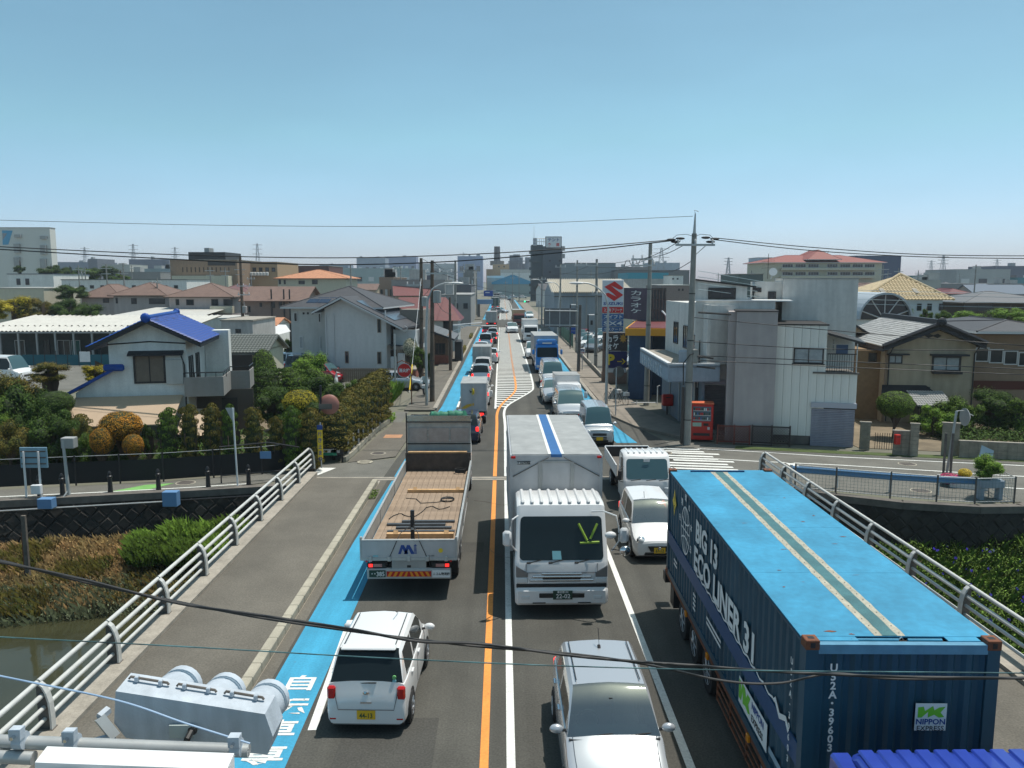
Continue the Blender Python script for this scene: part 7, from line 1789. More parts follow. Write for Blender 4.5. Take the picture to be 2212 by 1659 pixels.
x0,x1,x2=P4(195,400)[0],P4(270,400)[0],P4(398,400)[0];zt=P4(300,270)[1]
B.box('stair_wall',x0,x1,0,12,0,zt,M_TOW2);B.box('wall',x1+.05,x2,-.8,12,0,P4(300,280)[1],M_TOW)
for k in range(6):z=zt*(k+1)/7;B.box('balcony',x0-1.0,x1-1,-1.2,-.05,z-.4,z+.7,M_TOW2)
for k in range(2):a,b=P4(395,280+k*50,-1),P4(415,310+k*50,-1);B.box('escape_balcony',a[0],b[0],-2,-.9,b[1],a[1],M_ALUD)
for x,y in((310,370),(375,370),(310,445),(380,395)):a,b=P4(x,y,-.8),P4(x+14,y+12,-.8);B.win(a[0],b[0],b[1],a[1],y=-.81,mull=1,b=.15)
a,b=P4(292,220,-2),P4(390,287,-2);sg=B.box('sign_board',a[0],b[0],-2,-1.2,b[1],a[1],M_WHITE)
B.box('sign_frame',a[0]-.3,b[0]+.3,-1.9,-1.1,b[1]-.3,a[1]+.3,M_FRAME,sg)
sw,sh=b[0]-a[0],a[1]-b[1];fit('テント',sw*.78,sh*.34,M_INKB,sg,((a[0]+b[0])/2,-2.05,a[1]-sh*.26),bold=.02);fit('倉',sw*.24,sh*.36,M_INKR,sg,(a[0]+sw*.22,-2.05,b[1]+sh*.26),bold=.02);fit('庫',sw*.24,sh*.36,M_INKR,sg,(b[0]-sw*.22,-2.05,b[1]+sh*.26),bold=.02)
a,b=P4(205,225,-1),P4(230,275,-1);sg=B.box('narrow_sign',a[0],b[0],-1,-.5,b[1],a[1],M_FRAMEW);fit('テ',(b[0]-a[0])*.6,(a[1]-b[1])*.35,M_INKB,sg,((a[0]+b[0])/2,-1.05,b[1]+(a[1]-b[1])*.7));fit('ト',(b[0]-a[0])*.6,(a[1]-b[1])*.35,M_INKB,sg,((a[0]+b[0])/2,-1.05,b[1]+(a[1]-b[1])*.28))
a,b=P4(232,228,1),P4(292,262,1)
for k in range(5):q=MB();x=a[0]+(b[0]-a[0])*k/4;q.cyl((x,1,zt),(x,1,a[1]),.1,n=4,m=M_FRAMEW);q.build('roof_frame_post',B.t)
q=MB();q.cyl((a[0],1,a[1]),(b[0],1,a[1]),.12,n=4,m=M_FRAMEW);q.cyl((a[0],1,(a[1]+zt)/2),(b[0],1,(a[1]+zt)/2),.12,n=4,m=M_FRAMEW);q.cyl((x0+1,0,zt),(x0+1,0,P4(210,145)[1]),.12,.05,4,M_FRAMEW);q.build('roof_frame',B.t)
block('warehouse','long grey warehouse block right of the dark tower',c4(415,0)[0],c4(745,0)[0],c4(0,392)[1],300,40,mat('wall_greyblue',(.24,.27,.28),.85),roofm=M_CONCD)
block('warehouse','low dark slatted roof shed right of the grey warehouse block',c4(745,0)[0],c4(1230,0)[0],c4(0,440)[1],290,40,mat('wall_shed_grey',(.17,.17,.17),.85,var=.1),roofm=M_ROOFK)
block('warehouse','hall with a bright teal roof edge behind the pylon sign',c4(830,0)[0],c4(1090,0)[0],c4(0,495)[1],230,20,M_WALLG,roofm=mat('roof_teal',(.04,.28,.36),.6),par=1.6)
block('white_cube_house','small white cube building right of the bracing pole',c4(1120,0)[0],c4(1190,0)[0],c4(0,475)[1],210,12,M_WALLW,win=[(c4(1125,0)[0],c4(0,490)[1],c4(1185,0)[0],c4(0,500)[1],2,1,.4,1)])
block('grey_shed','brown and grey low buildings left of the penthouse window',c4(1050,0)[0],c4(1240,0)[0],c4(0,540)[1],130,14,mat('wall_brown_grey',(.24,.19,.17),.85,var=.1),roofm=M_ROOFW,win=[(c4(1165,0)[0],c4(0,560)[1],c4(1215,0)[0],c4(0,575)[1],2,1,.4,1)])
B,x0,x1,zt=block('pale_green_hall','pale green hall with a low blue gable closing the view up the road',c7z(1430,0)[0],c7z(1960,0)[0],c7z(0,690)[1],430,40,mat('wall_palegreen',(.26,.33,.31),.85),roof=0)
q=MB();ym=B.px(*c7z(1700,590))[1];q.extr([(x0-1,zt),(x1+1,zt),(x1+1,zt+1),((x0+x1)/2,ym+1.5),(x0-1,zt+1)],-.5,40,mat('gable_blue',(.04,.28,.45),.6),axis='y');q.build('roof',B.t)
block('tan_works','tan works building with two small windows below the chimney',c7z(1330,0)[0],c7z(1655,0)[0],c7z(0,480)[1],560,40,mat('wall_orange_tan',(.42,.27,.14),.85))
block('tan_works','upper tan storey standing on the tan works building',c7z(1420,0)[0],c7z(1650,0)[0],c7z(0,410)[1],555,20,mat('wall_orange_tan',(.42,.27,.14),.85),win=[(c7z(1495,0)[0],c7z(0,432)[1],c7z(1640,0)[0],c7z(0,452)[1],2,1,.3,1)])
block('white_roof_shed','white sloping roof shed in front of the tan works',c7z(1530,0)[0],c7z(1950,0)[0],c7z(0,530)[1],520,30,M_WALLW,roofm=M_ROOFW,par=2)
block('white_roof_shed','jumbled white roof pieces left of the pale green hall',c7z(1340,0)[0],c7z(1580,0)[0],c7z(0,600)[1],440,15,M_WALLG,roofm=M_WHITE,par=1)
t=thing('factory_chimney',(0,0,0),'tall dark chimney standing behind the tan works','chimney');x,z=at(*c7z(1480,158),600)
q=MB();q.cyl((x,600,0),(x,600,z),3.0,2.2,12,mat('chimney_dark',(.07,.07,.075),.8));q.build('stack',t);q=MB();zz=at(*c7z(1480,385),600)[1];q.cyl((x,600,zz-2),(x,600,zz+1.2),5.2,n=12,m=M_CONCD);q.build('collar',t)
B=Bld('red_roof_school','long cream school block with a red hipped roof on the right skyline',at(*c5(880,330),215)[0],215,0,'school')
P=lambda x,y,d=0:B.px(*c5(x,y),d)
x0,x1=P(478,300)[0],P(1288,300)[0];ze=P(880,283)[1]
B.box('wall',x0+.8,x1-.8,0,16,0,ze,M_WALLC);B.hip(x0+.8,x1-.8,0,16,ze,P(880,236,8)[1],mat('roof_school_red',(.24,.075,.06),.7,var=.08),oh=1.0)
B.hip(P(790,0)[0],P(985,0)[0],-1,14,ze+.8,P(880,212,8)[1]+.3,mat('roof_school_red',(.34,.09,.07),.7),oh=.6)
for(cx0,cx1)in((608,680),(694,765),(779,850),(905,975),(990,1060),(1072,1143),(1152,1220)):
 for r in(292,344):a,b=P(cx0,r,-.01),P(cx1,r+26,-.01);B.win(a[0],b[0],b[1],a[1],mull=3,b=.12,frame=M_FRAMEW)
for r in(320,372):a,b=P(600,r,-1),P(1225,r+14,-1);B.box('balcony',a[0],b[0],-1.4,-.05,b[1],a[1],M_WALLC)
a=P(925,200);q=MB()
for k in range(8):x=a[0]-2.4+k*.7;q.cyl((x,8,P(880,228,8)[1]),(x+(.4 if k%2 else-.4),8,a[1]),.07,n=4,m=M_FRAME)
q.build('bell_frame',B.t)
block('navy_block','navy and white block behind the right end of the school',c5(1065,0)[0],c5(1368,0)[0],c5(0,240)[1],330,20,mat('wall_navy_blue',(.05,.07,.13),.8));block('white_block','white slab with a small emblem behind the left end of the school',c5(430,0)[0],c5(520,0)[0],c5(0,252)[1],320,12,mat('wall_bluewhite',(.42,.48,.55),.8))
block('green_shed','dark green shed roof below the school at its left',c5(310,0)[0],c5(470,0)[0],c5(0,362)[1],180,15,mat('wall_darkgreen',(.09,.12,.11),.8))
B=Bld('tan_tile_villa','villa with a tall tan tiled pyramid roof and two skylights',at(*c5(1400,540),84)[0],84,0,'house')
P=lambda x,y,d=0:B.px(*c5(x,y),d)
a,b=P(1120,490),P(1740,540);ze=P(1400,532)[1];zr=P(1380,366,6)[1];zc_=(P(1380,0,6)[0])
xl_,xr_=P(1112,495)[0],P(1745,540)[0]
B.box('wall',P(1440,0)[0],P(1735,0)[0]-.3,.3,9,0,ze,mat('wall_whiteblue',(.50,.53,.54),.8));B.box('wall',xl_+.5,P(1440,0)[0]-.01,.6,9,0,ze,M_WALLB)
q=MB();q.add([(xl_,0,ze),(xr_,0,ze),(xr_,10,ze),(xl_,10,ze),(zc_,5,zr)],[(0,1,4),(1,2,4),(2,3,4),(3,0,4),(3,2,1,0)],M_TILEO);rf=q.build('roof',B.t)
rs=MB();n_=0;rows_=17
q=MB();L_=.36;q.add([(0,0,.08),(L_*.5,0,.16),(L_,0,.08),(0,.42,.02),(L_*.5,.42,.10),(L_,.42,.02),(0,0,0),(L_*.5,0,.0),(L_,0,0)],[(0,1,4,3),(1,2,5,4),(6,7,1,0),(7,8,2,1)],M_TILEO);TM=q.mesh('tile');tan_=(zr-ze)/5
for r in range(rows_):
 f0=r/rows_;xa_=xl_+(zc_-xl_)*f0;xb_=xr_+(zc_-xr_)*f0;k=0
 while xa_+.1+k*L_<xb_-L_:
  p=(xa_+.1+k*L_,5*f0,ze+(zr-ze)*f0)
  if n_<300:o=inst('tile',TM,rf,p,(math.atan(tan_),0,0),(1,1.0/math.cos(math.atan(tan_))*5/rows_/.42,1));n_+=1
  else:
   c_,s_=math.cos(math.atan(tan_)),math.sin(math.atan(tan_));ky=5/rows_/.42/c_
   rs.add([(p[0]+v.co.x,p[1]+v.co.y*ky*c_-v.co.z*s_,p[2]+v.co.y*ky*s_+v.co.z*c_)for v in TM.vertices],[tuple(f.vertices)for f in TM.polygons],M_TILEO)
  k+=1
tag(rs.build('tile_field',rf,fix=False),kind='stuff')
for x in(1245,1465):a,b=P(x,468,1.8),P(x+40,490,1.4);q=MB();q.add([(a[0],1.0,b[1]+.1),(b[0],1.0,b[1]+.1),(b[0],1.9,b[1]+.1+.9*tan_),(a[0],1.9,b[1]+.1+.9*tan_)],[(0,1,2,3)],M_CONC);q.build('skylight',rf)
q=MB();q.cyl((xl_,0,ze+.05),(zc_,5,zr+.12),.14,n=6,m=M_TILEO);q.cyl((xr_,0,ze+.05),(zc_,5,zr+.12),.14,n=6,m=M_TILEO);q.build('hip_tiles',rf)
for x in(1500,1568,1645):a,b=P(x,555,.3),P(x+26,602,.3);B.win(a[0],b[0],b[1],a[1],y=.29,mull=1)
B=Bld('arched_hall','hall with a great half-round glazed gable and white curved roof',at(*c5(1285,600),66)[0],66,0,'hall')
P=lambda x,y,d=0:B.px(*c5(x,y),d)
cxa,cza=P(1282,660);ra_=P(1462,660)[0]-cxa;q=MB();n=20
vs=[]
for k in range(n+1):
 an=math.pi*k/n
 for r_,y_ in((ra_,-.3),(ra_*.93,-.3),(ra_*.93,.1),(ra_,9)):vs.append((cxa+r_*math.cos(an),y_,cza+r_*math.sin(an)*.98))
q.add(vs,[f for k in range(n)for f in((4*k,4*k+4,4*k+5,4*k+1),(4*k+1,4*k+5,4*k+6,4*k+2),(4*k,4*k+3,4*k+7,4*k+4))],mat('arch_grey',(.38,.42,.45),.5,.2));q.build('arched_roof',B.t)
q=MB();q.add([(cxa+ra_*.93*math.cos(math.pi*k/n),.05,cza+ra_*.93*math.sin(math.pi*k/n)*.98)for k in range(n+1)],[tuple(range(n+1))],M_WIN);gl=q.build('glazing',B.t)
for an in(55,90,125,20,160):q=MB();q.cyl((cxa,0,cza),(cxa+ra_*.94*math.cos(R(an)),0,cza+ra_*.94*math.sin(R(an))),.05,n=4,m=M_FRAMEW);q.build('glazing_bar',gl)
B.box('wall',cxa-ra_,cxa+ra_,.2,9,0,cza,M_WALLW)
block('white_roof_hall','white ribbed roof strip left of the arched gable',c5(1100,0)[0],c5(1180,0)[0],c5(0,505)[1],72,8,M_ROOFW,roofm=M_ROOFW)
# --- tan house with silver pantiles
B=Bld('tan_tiled_house','tan two-storey house with silver grey pantile roof and small tiled porch, on the right',21.6,45.5,-8,'house')
px=B.px;P=lambda x,y,d=0:px(*c5(x,y),d)
xg0,xg1=P(1290,900)[0],P(1885,900)[0];xm,zr=P(1625,690);zl=P(1275,835,-.5)[1];slr=(zr-P(1275,835,-.5)[1])/(xm-P(1275,835,-.5)[0])
z0_=zr-slr*(xm-xg0);z1_=zr-slr*(xg1-xm)
q=MB();q.extr([(xg0,0),(xg1,0),(xg1,z1_-.12),(xm,zr-.15),(xg0,z0_-.12)],0,8.6,M_WALLT,axis='y');q.build('wall',B.t)
xs_=P(1100,900,.8)[0]
B.box('side_wall',xs_,xg0-.002,.8,8,0,z0_-.5,mat('wall_tan_brown',(.22,.145,.08),.9,var=.1))
q=MB();xeR=P(1955,840,-.6)[0];xeL=P(1085,790)[0]-.2
for xe in(P(1270,835,-.6)[0],xeR):
 ze=zr-slr*abs(xe-xm)
 q.add([(xe,-.7,ze-.03),(xm,-.7,zr-.03),(xm,9,zr-.03),(xe,9,ze-.03),(xe,-.7,ze-.28),(xm,-.7,zr-.28),(xm,9,zr-.28),(xe,9,ze-.28)],[(0,1,2,3),(7,6,5,4),(0,4,5,1),(2,6,7,3),(3,7,4,0)],M_TILEK)
rf=q.build('roof',B.t)
xeL1=P(1270,835,-.6)[0];zeL1=zr-slr*(xm-xeL1)
tile_slope(rf,(xeL1,-.7,zeL1),(0,9.7,0),(xm-xeL1,0,zr-zeL1),36,15,M_TILEG,limit=300)
zeR=zr-slr*(xeR-xm);tile_slope(rf,(xeR,-.7,zeR),(0,9.7,0),(xm-xeR,0,zr-zeR),36,15,M_TILEG,limit=0)
q=MB();q.box(xm-.14,xm+.14,-.75,9.1,zr-.02,zr+.28,M_TILEK);q.ell((xm,-.8,zr+.15),(.28,.14,.26),M_TILEK,10,6);q.cyl((xeL1,-.72,zeL1+.05),(xm,-.72,zr+.08),.13,n=6,m=M_TILEK);q.cyl((xeR,-.72,zeR+.05),(xm,-.72,zr+.08),.13,n=6,m=M_TILEK);q.build('ridge',rf)
r2=P(1280,600,5);xr2=P(1130,585,5)[0]
B.gable(xs_-3.2,xs_+1.8,5,11,z0_+.3,r2[1]+.15,M_TILEK,axis='y',oh=.4,wallm=M_WALLT,name='rear_roof')
q=MB();q.box(xs_-.85,xs_-.55,4.5,11.5,r2[1]+.12,r2[1]+.35,M_TILEK);q.build('ridge',rf)
fr=P(1500,650,3)
a,b=P(1310,895),P(1400,950);B.win(a[0],b[0],b[1],a[1],mull=1,glass=M_CURT);B.box('window_hood',a[0]-.1,b[0]+.3,-.3,-.06,a[1]+.02,a[1]+.10,M_TILEK)
a,b=P(1600,900),P(1785,1005);B.win(a[0],b[0],b[1],a[1],mull=1,glass=M_CURT,b=.1);B.box('window_hood',a[0]-.15,b[0]+.3,-.4,-.06,a[1]+.02,a[1]+.12,M_TILEK);B.box('window_box',a[0],b[0],-.35,-.06,b[1]-.12,b[1],M_FRAME)
a,b=P(1180,880,.8),P(1230,940,.8);B.win(a[0],b[0],b[1],a[1],y=.79,mull=0,glass=M_WIN)
a=P(1605,768);q=MB();q.add([(a[0]+x,-.03,a[1]+z)for x,z in((-.45,0),(-.25,.13),(0,.03),(.25,.13),(.45,0),(.25,-.13),(0,-.03),(-.25,-.13))],[tuple(range(8))],M_FRAME);q.build('gable_vent',B.t)
q=MB();q.box(xg0-.01,xg0+.12,-.03,.02,0,z0_,M_WALLB);q.build('corner_board',B.t)
a,b=P(1290,1105,-.6),P(1590,1150,-.8);q=MB();q.add([(a[0]-.3,-.9,b[1]-.15),(b[0]+.5,-.9,b[1]-.15),(b[0],-.02,a[1]+.05),(a[0],-.02,a[1]+.05)],[(0,1,2,3)],M_TILEK);q.build('lower_roof',B.t)
a,b=P(1470,1155,-1.4),P(1710,1235,-2.6);q=MB();q.add([(a[0]-.2,-2.8,b[1]),(b[0]+.25,-2.8,b[1]),(b[0]-.1,-.95,a[1]+.1),(a[0]-.2,-.95,a[1]+.1),(a[0]-.2,-2.8,b[1]-.12),(b[0]+.25,-2.8,b[1]-.12)],[(0,1,2,3),(0,4,5,1)],M_TILEK);pr_=q.build('porch_roof',B.t)
tile_slope(pr_,(a[0]-.2,-2.8,b[1]+.02),(b[0]-a[0]+.45,0,0),(0,1.85,a[1]+.1-b[1]),14,7,M_TILEG)
q=MB();q.box(a[0],a[0]+.12,-2.6,-2.48,0,b[1],M_FRAME);q.box(b[0]-.1,b[0]+.02,-2.6,-2.48,0,b[1],M_FRAME);q.build('porch_post',B.t)
B.box('entrance_door',a[0]+.5,a[0]+1.4,-.1,-.02,0,2.1,M_CONCD)
q=MB();q.rbox(xg1-.9,xg1-.1,-.5,-.1,.1,.75,.03,M_FRAMEW);q.cyl((xg1-.5,-.51,.42),(xg1-.5,-.5,.42),.24,n=14,m=M_CARG);q.build('air_conditioner',B.t)
for x in(xg1-.06,xg0+.2):q=MB();q.tube([(x,-.62,zr-slr*abs(x-xm)-.3),(x,-.06,zr-slr*abs(x-xm)-.75),(x,-.06,.05)],.04,6,M_FRAME);q.build('downpipe',B.t)
B=Bld('brown_strip_house','brown house with dark roof and a long strip window at the right edge',31.5,46,-8,'house')
P=lambda x,y,d=0:B.px(*c5(x,y),d)
a=P(1880,800);x1_=P(2420,800)[0];B.box('wall',a[0]-.2,x1_,0,8,0,P(2000,760)[1],M_WALLB);B.hip(a[0]+.6,x1_,0,9,P(2000,745)[1]+.1,P(2200,655,4)[1],M_ROOFK,oh=.9)
for k in range(4):u,v=P(1885+k*95,845+k*10),P(1970+k*95,940+k*10);B.win(u[0],v[0],v[1],u[1],mull=0,frame=M_FRAMEW,b=.06)
B.box('lower_band',a[0],x1_,-.05,-.01,P(2000,1065)[1]-.5,P(2000,1065)[1],mat('band_maroon',(.10,.03,.02),.8))
def hip5(label,x0,x1,ye,yr,Y,d,wall,roofm,wins,**k):return hip_house(label,x0,x1,ye,yr,Y,d,wall,roofm,wins,c=c5,**k)
hip5('dark brown house with wide hipped grey roof and balcony right of the villa',1790,2480,548,475,92,10,mat('wall_dark_brown',(.06,.045,.035),.9),mat('roof_mid_grey',(.13,.13,.135),.7,var=.1),[(1810,558,2000,605)],name='dark_house')
hip5('low house with a red roof beyond the villa at right',1680,1870,490,455,135,8,M_WALLW,M_ROOFRED,[(1700,498,1850,515)],name='low_red_house')
hip5('low brown roofed house between the villa and the arched gable',1110,1290,455,420,150,8,M_WALLC,M_ROOFBR,[],name='low_brown_house')
# ----- far skyline, each block a thing
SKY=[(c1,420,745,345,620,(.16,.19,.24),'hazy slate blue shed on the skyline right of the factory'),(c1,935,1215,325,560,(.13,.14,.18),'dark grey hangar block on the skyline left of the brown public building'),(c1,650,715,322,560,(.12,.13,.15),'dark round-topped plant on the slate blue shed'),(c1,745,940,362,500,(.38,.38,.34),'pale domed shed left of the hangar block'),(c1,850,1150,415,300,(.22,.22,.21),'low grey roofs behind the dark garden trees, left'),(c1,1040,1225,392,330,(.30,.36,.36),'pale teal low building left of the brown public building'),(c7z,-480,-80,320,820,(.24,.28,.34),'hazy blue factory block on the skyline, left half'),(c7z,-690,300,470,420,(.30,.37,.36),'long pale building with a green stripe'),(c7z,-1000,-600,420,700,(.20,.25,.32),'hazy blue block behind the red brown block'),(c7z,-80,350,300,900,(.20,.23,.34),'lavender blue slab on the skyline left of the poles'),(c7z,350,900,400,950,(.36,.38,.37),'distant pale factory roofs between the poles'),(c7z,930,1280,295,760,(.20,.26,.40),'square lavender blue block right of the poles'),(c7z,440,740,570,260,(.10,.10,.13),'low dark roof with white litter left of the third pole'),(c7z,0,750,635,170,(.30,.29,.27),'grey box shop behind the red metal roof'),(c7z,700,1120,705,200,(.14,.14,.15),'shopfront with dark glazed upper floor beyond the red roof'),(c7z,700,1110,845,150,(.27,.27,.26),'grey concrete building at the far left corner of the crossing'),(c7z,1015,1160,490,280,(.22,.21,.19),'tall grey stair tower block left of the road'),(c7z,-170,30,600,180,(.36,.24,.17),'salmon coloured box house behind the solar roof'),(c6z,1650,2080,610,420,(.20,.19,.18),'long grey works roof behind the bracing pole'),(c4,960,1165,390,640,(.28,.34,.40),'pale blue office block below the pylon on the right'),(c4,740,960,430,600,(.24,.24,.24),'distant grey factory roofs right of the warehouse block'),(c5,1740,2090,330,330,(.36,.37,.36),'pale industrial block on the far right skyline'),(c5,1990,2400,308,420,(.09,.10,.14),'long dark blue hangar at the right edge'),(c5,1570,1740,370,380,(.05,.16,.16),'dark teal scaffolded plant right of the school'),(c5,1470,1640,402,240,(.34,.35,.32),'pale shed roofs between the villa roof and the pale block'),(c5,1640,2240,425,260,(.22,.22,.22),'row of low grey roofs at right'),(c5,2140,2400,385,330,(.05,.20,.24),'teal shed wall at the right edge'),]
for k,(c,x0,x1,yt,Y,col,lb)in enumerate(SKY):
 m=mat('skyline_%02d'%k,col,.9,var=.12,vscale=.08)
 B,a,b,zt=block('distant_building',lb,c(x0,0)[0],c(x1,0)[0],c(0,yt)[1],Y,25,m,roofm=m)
 w=b-a;rn=random.Random(k);nn=min(12,max(3,int(w/6)))
 for j in range(nn):
  xx=a+w*(j+.25)/nn;q=MB();q.box(xx,xx+w/nn*.45,-.25,-.02,zt*.55,zt*.55+max(1,zt*.16),M_WIN if(j+k)%3 else M_FRAMEW);q.build('window',B.t)
 for j in range(rn.randint(1,3)):
  xx=a+w*rn.uniform(.1,.85);h=rn.uniform(.8,2.4);q=MB();q.box(xx,xx+rn.uniform(1,4),2,5,zt+.1,zt+h,M_ALUD);q.build('roof_plant',B.t)
rn=random.Random(23);cols=[M_WALLW,M_WALLC,M_WALLG,M_WALLB,M_WALLP,M_WALLT];rfs=[M_ROOFK,M_ROOFBR,M_ROOFRED,M_ROOFW,M_ROOFK,mat('roof_blue_grey',(.10,.13,.17),.7)]
rname={0:'dark grey',1:'brown',2:'dark red',3:'white',4:'charcoal',5:'blue grey'};wname=['white','cream','grey','brown','pinkish','tan']
spots=[]
for Y in(165,205,250,310,380,470):
 step=15+Y*.04
 x=-Y*.62
 while x<Y*.66:
  if not(-13<x<15)and not(Y<220 and x<-30):spots.append((x+rn.uniform(-3,3),Y+rn.uniform(-12,12)))
  x+=step+rn.uniform(0,8)
side=lambda x:'left' if x<0 else 'right'
where=['nearest rank','second rank','third rank','fourth rank','fifth rank','farthest rank']
seen=set()
for k,(x,y)in enumerate(spots):
 B=Bld('small_house','',x,y,rn.uniform(-12,12),'house','small houses filling the far town on the %s'%side(x))
 w,d,h=rn.uniform(8,13),rn.uniform(7,10),rn.choice((3.0,5.4,5.6,6.0));i,j=rn.randrange(6),rn.randrange(6)
 rk=where[min(range(6),key=lambda u:abs((165,205,250,310,380,470)[u]-y))]
 for _ in range(40):
  lb='%s house, %s %s roof, %s of the far town, %s'%(wname[i],rname[j],'hipped' if k%2 else 'gabled',rk,side(x))
  if lb not in seen:break
  i,j=rn.randrange(6),rn.randrange(6)
 seen.add(lb);B.t['label']=lb
 B.box('wall',-w/2,w/2,0,d,-.02,h,cols[i])
 if k%2:B.hip(-w/2,w/2,0,d,h,h+1.9,rfs[j],ridge=False)
 else:B.gable(-w/2,w/2,0,d,h,h+1.8,rfs[j],axis='x',wallm=cols[i])
 for c in range(3):
  q=MB();q.box(-w/2+1+c*w*.3,-w/2+2.4+c*w*.3,-.06,-.01,h-2.1,h-1.0,M_WIN);q.build('window',B.t)
  # === VEGETATION
def leaf_mesh(name,n,leaf,seed,kind='ball',m=None,core=True):
 """leaf-sized faces through the outer volume of a unit shape (-1..1), with a dark inner body"""
 rn=random.Random(seed);vs=[];fs=[];q=MB()
 lumps=[]
 if kind=='loose':
  for k in range(24):
   a=rn.uniform(0,6.28);z=rn.uniform(-.85,.85);r=math.sqrt(1-z*z)*rn.uniform(.3,.82)
   lumps.append((r*math.cos(a),r*math.sin(a),z*.82,rn.uniform(.14,.34)))
 elif kind=='col':
  for k in range(22):
   z=-1+.12+k*.085;a=k*2.4;lumps.append((.35*math.cos(a),.35*math.sin(a),z,rn.uniform(.5,.62)))
 for i in range(n):
  u=rn.uniform(-1,1);a=rn.uniform(0,2*math.pi);s=math.sqrt(1-u*u);d=Vector((s*math.cos(a),s*math.sin(a),u))
  if kind=='ball':
   r=(.93+.07*mnoise.noise(d*3+Vector((seed,0,0))))*rn.uniform(.90,1.0);p=d*r
  elif kind=='col':
   c=lumps[rn.randrange(len(lumps))];rr=c[3];p=Vector((c[0]+d.x*rr,c[1]+d.y*rr,c[2]+d.z*.11*rn.uniform(.8,1.1)))
   if abs(p.z)>1:p.z=math.copysign(1,p.z)
   k=1 if p.z<.7 else math.sqrt(max(0,1-((p.z-.7)/.32)**2));p.x*=k;p.y*=k
  else:
   c=lumps[rn.randrange(len(lumps))];rr=c[3]*(rn.uniform(.72,1.04)if rn.random()<.8 else rn.uniform(1.0,1.45));p=Vector(c[:3])+d*rr
  nrm=(d+Vector((rn.uniform(-.6,.6),rn.uniform(-.6,.6),rn.uniform(-.3,.8)))).normalized()
  t=nrm.cross(Vector((rn.random(),rn.random(),rn.random()))).normalized();b=nrm.cross(t)
  l=leaf*rn.uniform(.7,1.4);w=l*.55;o=len(vs)
  vs+=[p-t*l,p+b*w,p+t*l,p-b*w];fs.append((o,o+1,o+2,o+3))
 q.add(vs,fs,m)
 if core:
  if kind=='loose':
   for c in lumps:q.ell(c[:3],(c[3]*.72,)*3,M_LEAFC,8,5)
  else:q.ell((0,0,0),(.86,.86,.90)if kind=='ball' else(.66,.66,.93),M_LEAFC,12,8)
 return q.mesh(name)
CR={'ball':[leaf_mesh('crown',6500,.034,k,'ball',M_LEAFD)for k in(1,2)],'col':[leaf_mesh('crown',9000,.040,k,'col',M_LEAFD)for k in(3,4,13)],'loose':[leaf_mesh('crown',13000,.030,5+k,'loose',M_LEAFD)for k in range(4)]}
TRK=MB();TRK.tube([(0,0,-.1),(.03,.02,.4),(-.02,0,.8),(.02,.01,1)],[1,.8,.6,.4],7,M_TRUNK)
for k in range(4):a=k*1.7;TRK.tube([(0,0,.55+.08*k),(6*math.cos(a),6*math.sin(a),.85+.05*k)],[.45,.15],5,M_TRUNK)
TRK_ME=TRK.mesh('trunk')
_gn=[0]
def plant(name,cat,label,x,y,z0,z1,w,kind='ball',m=None,d=None,trunk=None,group=None,tr=.07):
 """crown from z0 to z1, w wide; the trunk reaches the ground at z=0 (or trunk)"""
 _gn[0]+=1;rn=random.Random(_gn[0])
 t=thing(name,(x,y,trunk or 0),label,cat,rn.uniform(0,6),group);g=trunk or 0
 o=inst('crown',CR[kind][_gn[0]%len(CR[kind])],t,(0,0,(z0+z1)/2-g),(0,0,0),(w/2,(d or w)/2,(z1-z0)/2))
 if m and m!=M_LEAFD:o.material_slots[0].link='OBJECT';o.material_slots[0].material=m
 inst('trunk',TRK_ME,t,(0,0,0),(0,0,0),(tr,tr,(z0+z1)/2-g))
 return t
def ppx(name,cat,label,px,yt,yb,wpx,Y,kind,m,**k):
 x,zt=at(px,yt,Y);_,zb=at(px,yb,Y);w=wpx/FPX*Y*1.02
 return plant(name,cat,label,x,Y,max(zb,.05),zt,w,kind,m,**k)
def b1(x,y):return(x/2.011)/1.47559,(1300+y/2.011)/1.47559
def z4(x,y):return(900+x/4.424)/1.47559,(1150+y/4.424)/1.47559
lbs=['next to the orange-leaved dome','second right of the orange-leaved dome','third, with a greenish head','fourth, slimmer, just behind the white pole','fifth, ragged and low, right of the white pole','sixth, narrow, below the yellow dome','seventh, below the yellow dome, domed head','eighth, broad, left of the yellow banner']
for k,(x,yt,w)in enumerate(((1068,26,125),(1205,3,112),(1350,-3,122),(1465,2,92),(1620,22,120),(1765,78,95),(1868,14,112),(1990,28,140))):
 p=b1(x,yt);pb=b1(x,400);ppx('clipped_yew','shrub','clipped columnar shrub behind the black fence, '+lbs[k],p[0],p[1]-9,pb[1],w/2.967*1.25,33.6+.1*(k%3),'col',M_LEAFOL if k%3 else M_LEAFM,group='clipped columnar shrubs behind the black fence')
for x,yt,yb,w,lb in((765,14,215,285,'largest orange-leaved cloud-clipped dome before the tan awning'),(650,118,300,165,'smaller orange-topped dome at the lower left of the large orange dome'),(848,160,320,140,'low orange clump at the right foot of the large orange dome')):
 p=b1(x,yt);pb=b1(x,yb);ppx('orange_dome_shrub','shrub',lb,p[0],p[1],pb[1],w/2.967,34.2 if yt<100 else 33.4,'ball',M_LEAFO)
for x,yt,yb,w in((640,190,400,140),(770,120,400,250),(940,85,330,110),(520,60,380,160)):
 p=b1(x,yt);pb=b1(x,yb);ppx('dark_shrub','shrub',{640:'dark shaded shrub under the small orange dome',770:'dark shrub mass under the large orange dome',940:'dark green shrub between the orange dome and the columns',520:'dark bronze tipped tree left of the orange dome'}[x],p[0],p[1],pb[1],w/2.967,34.6,'loose',M_LEAFD if x!=520 else M_LEAFOL)
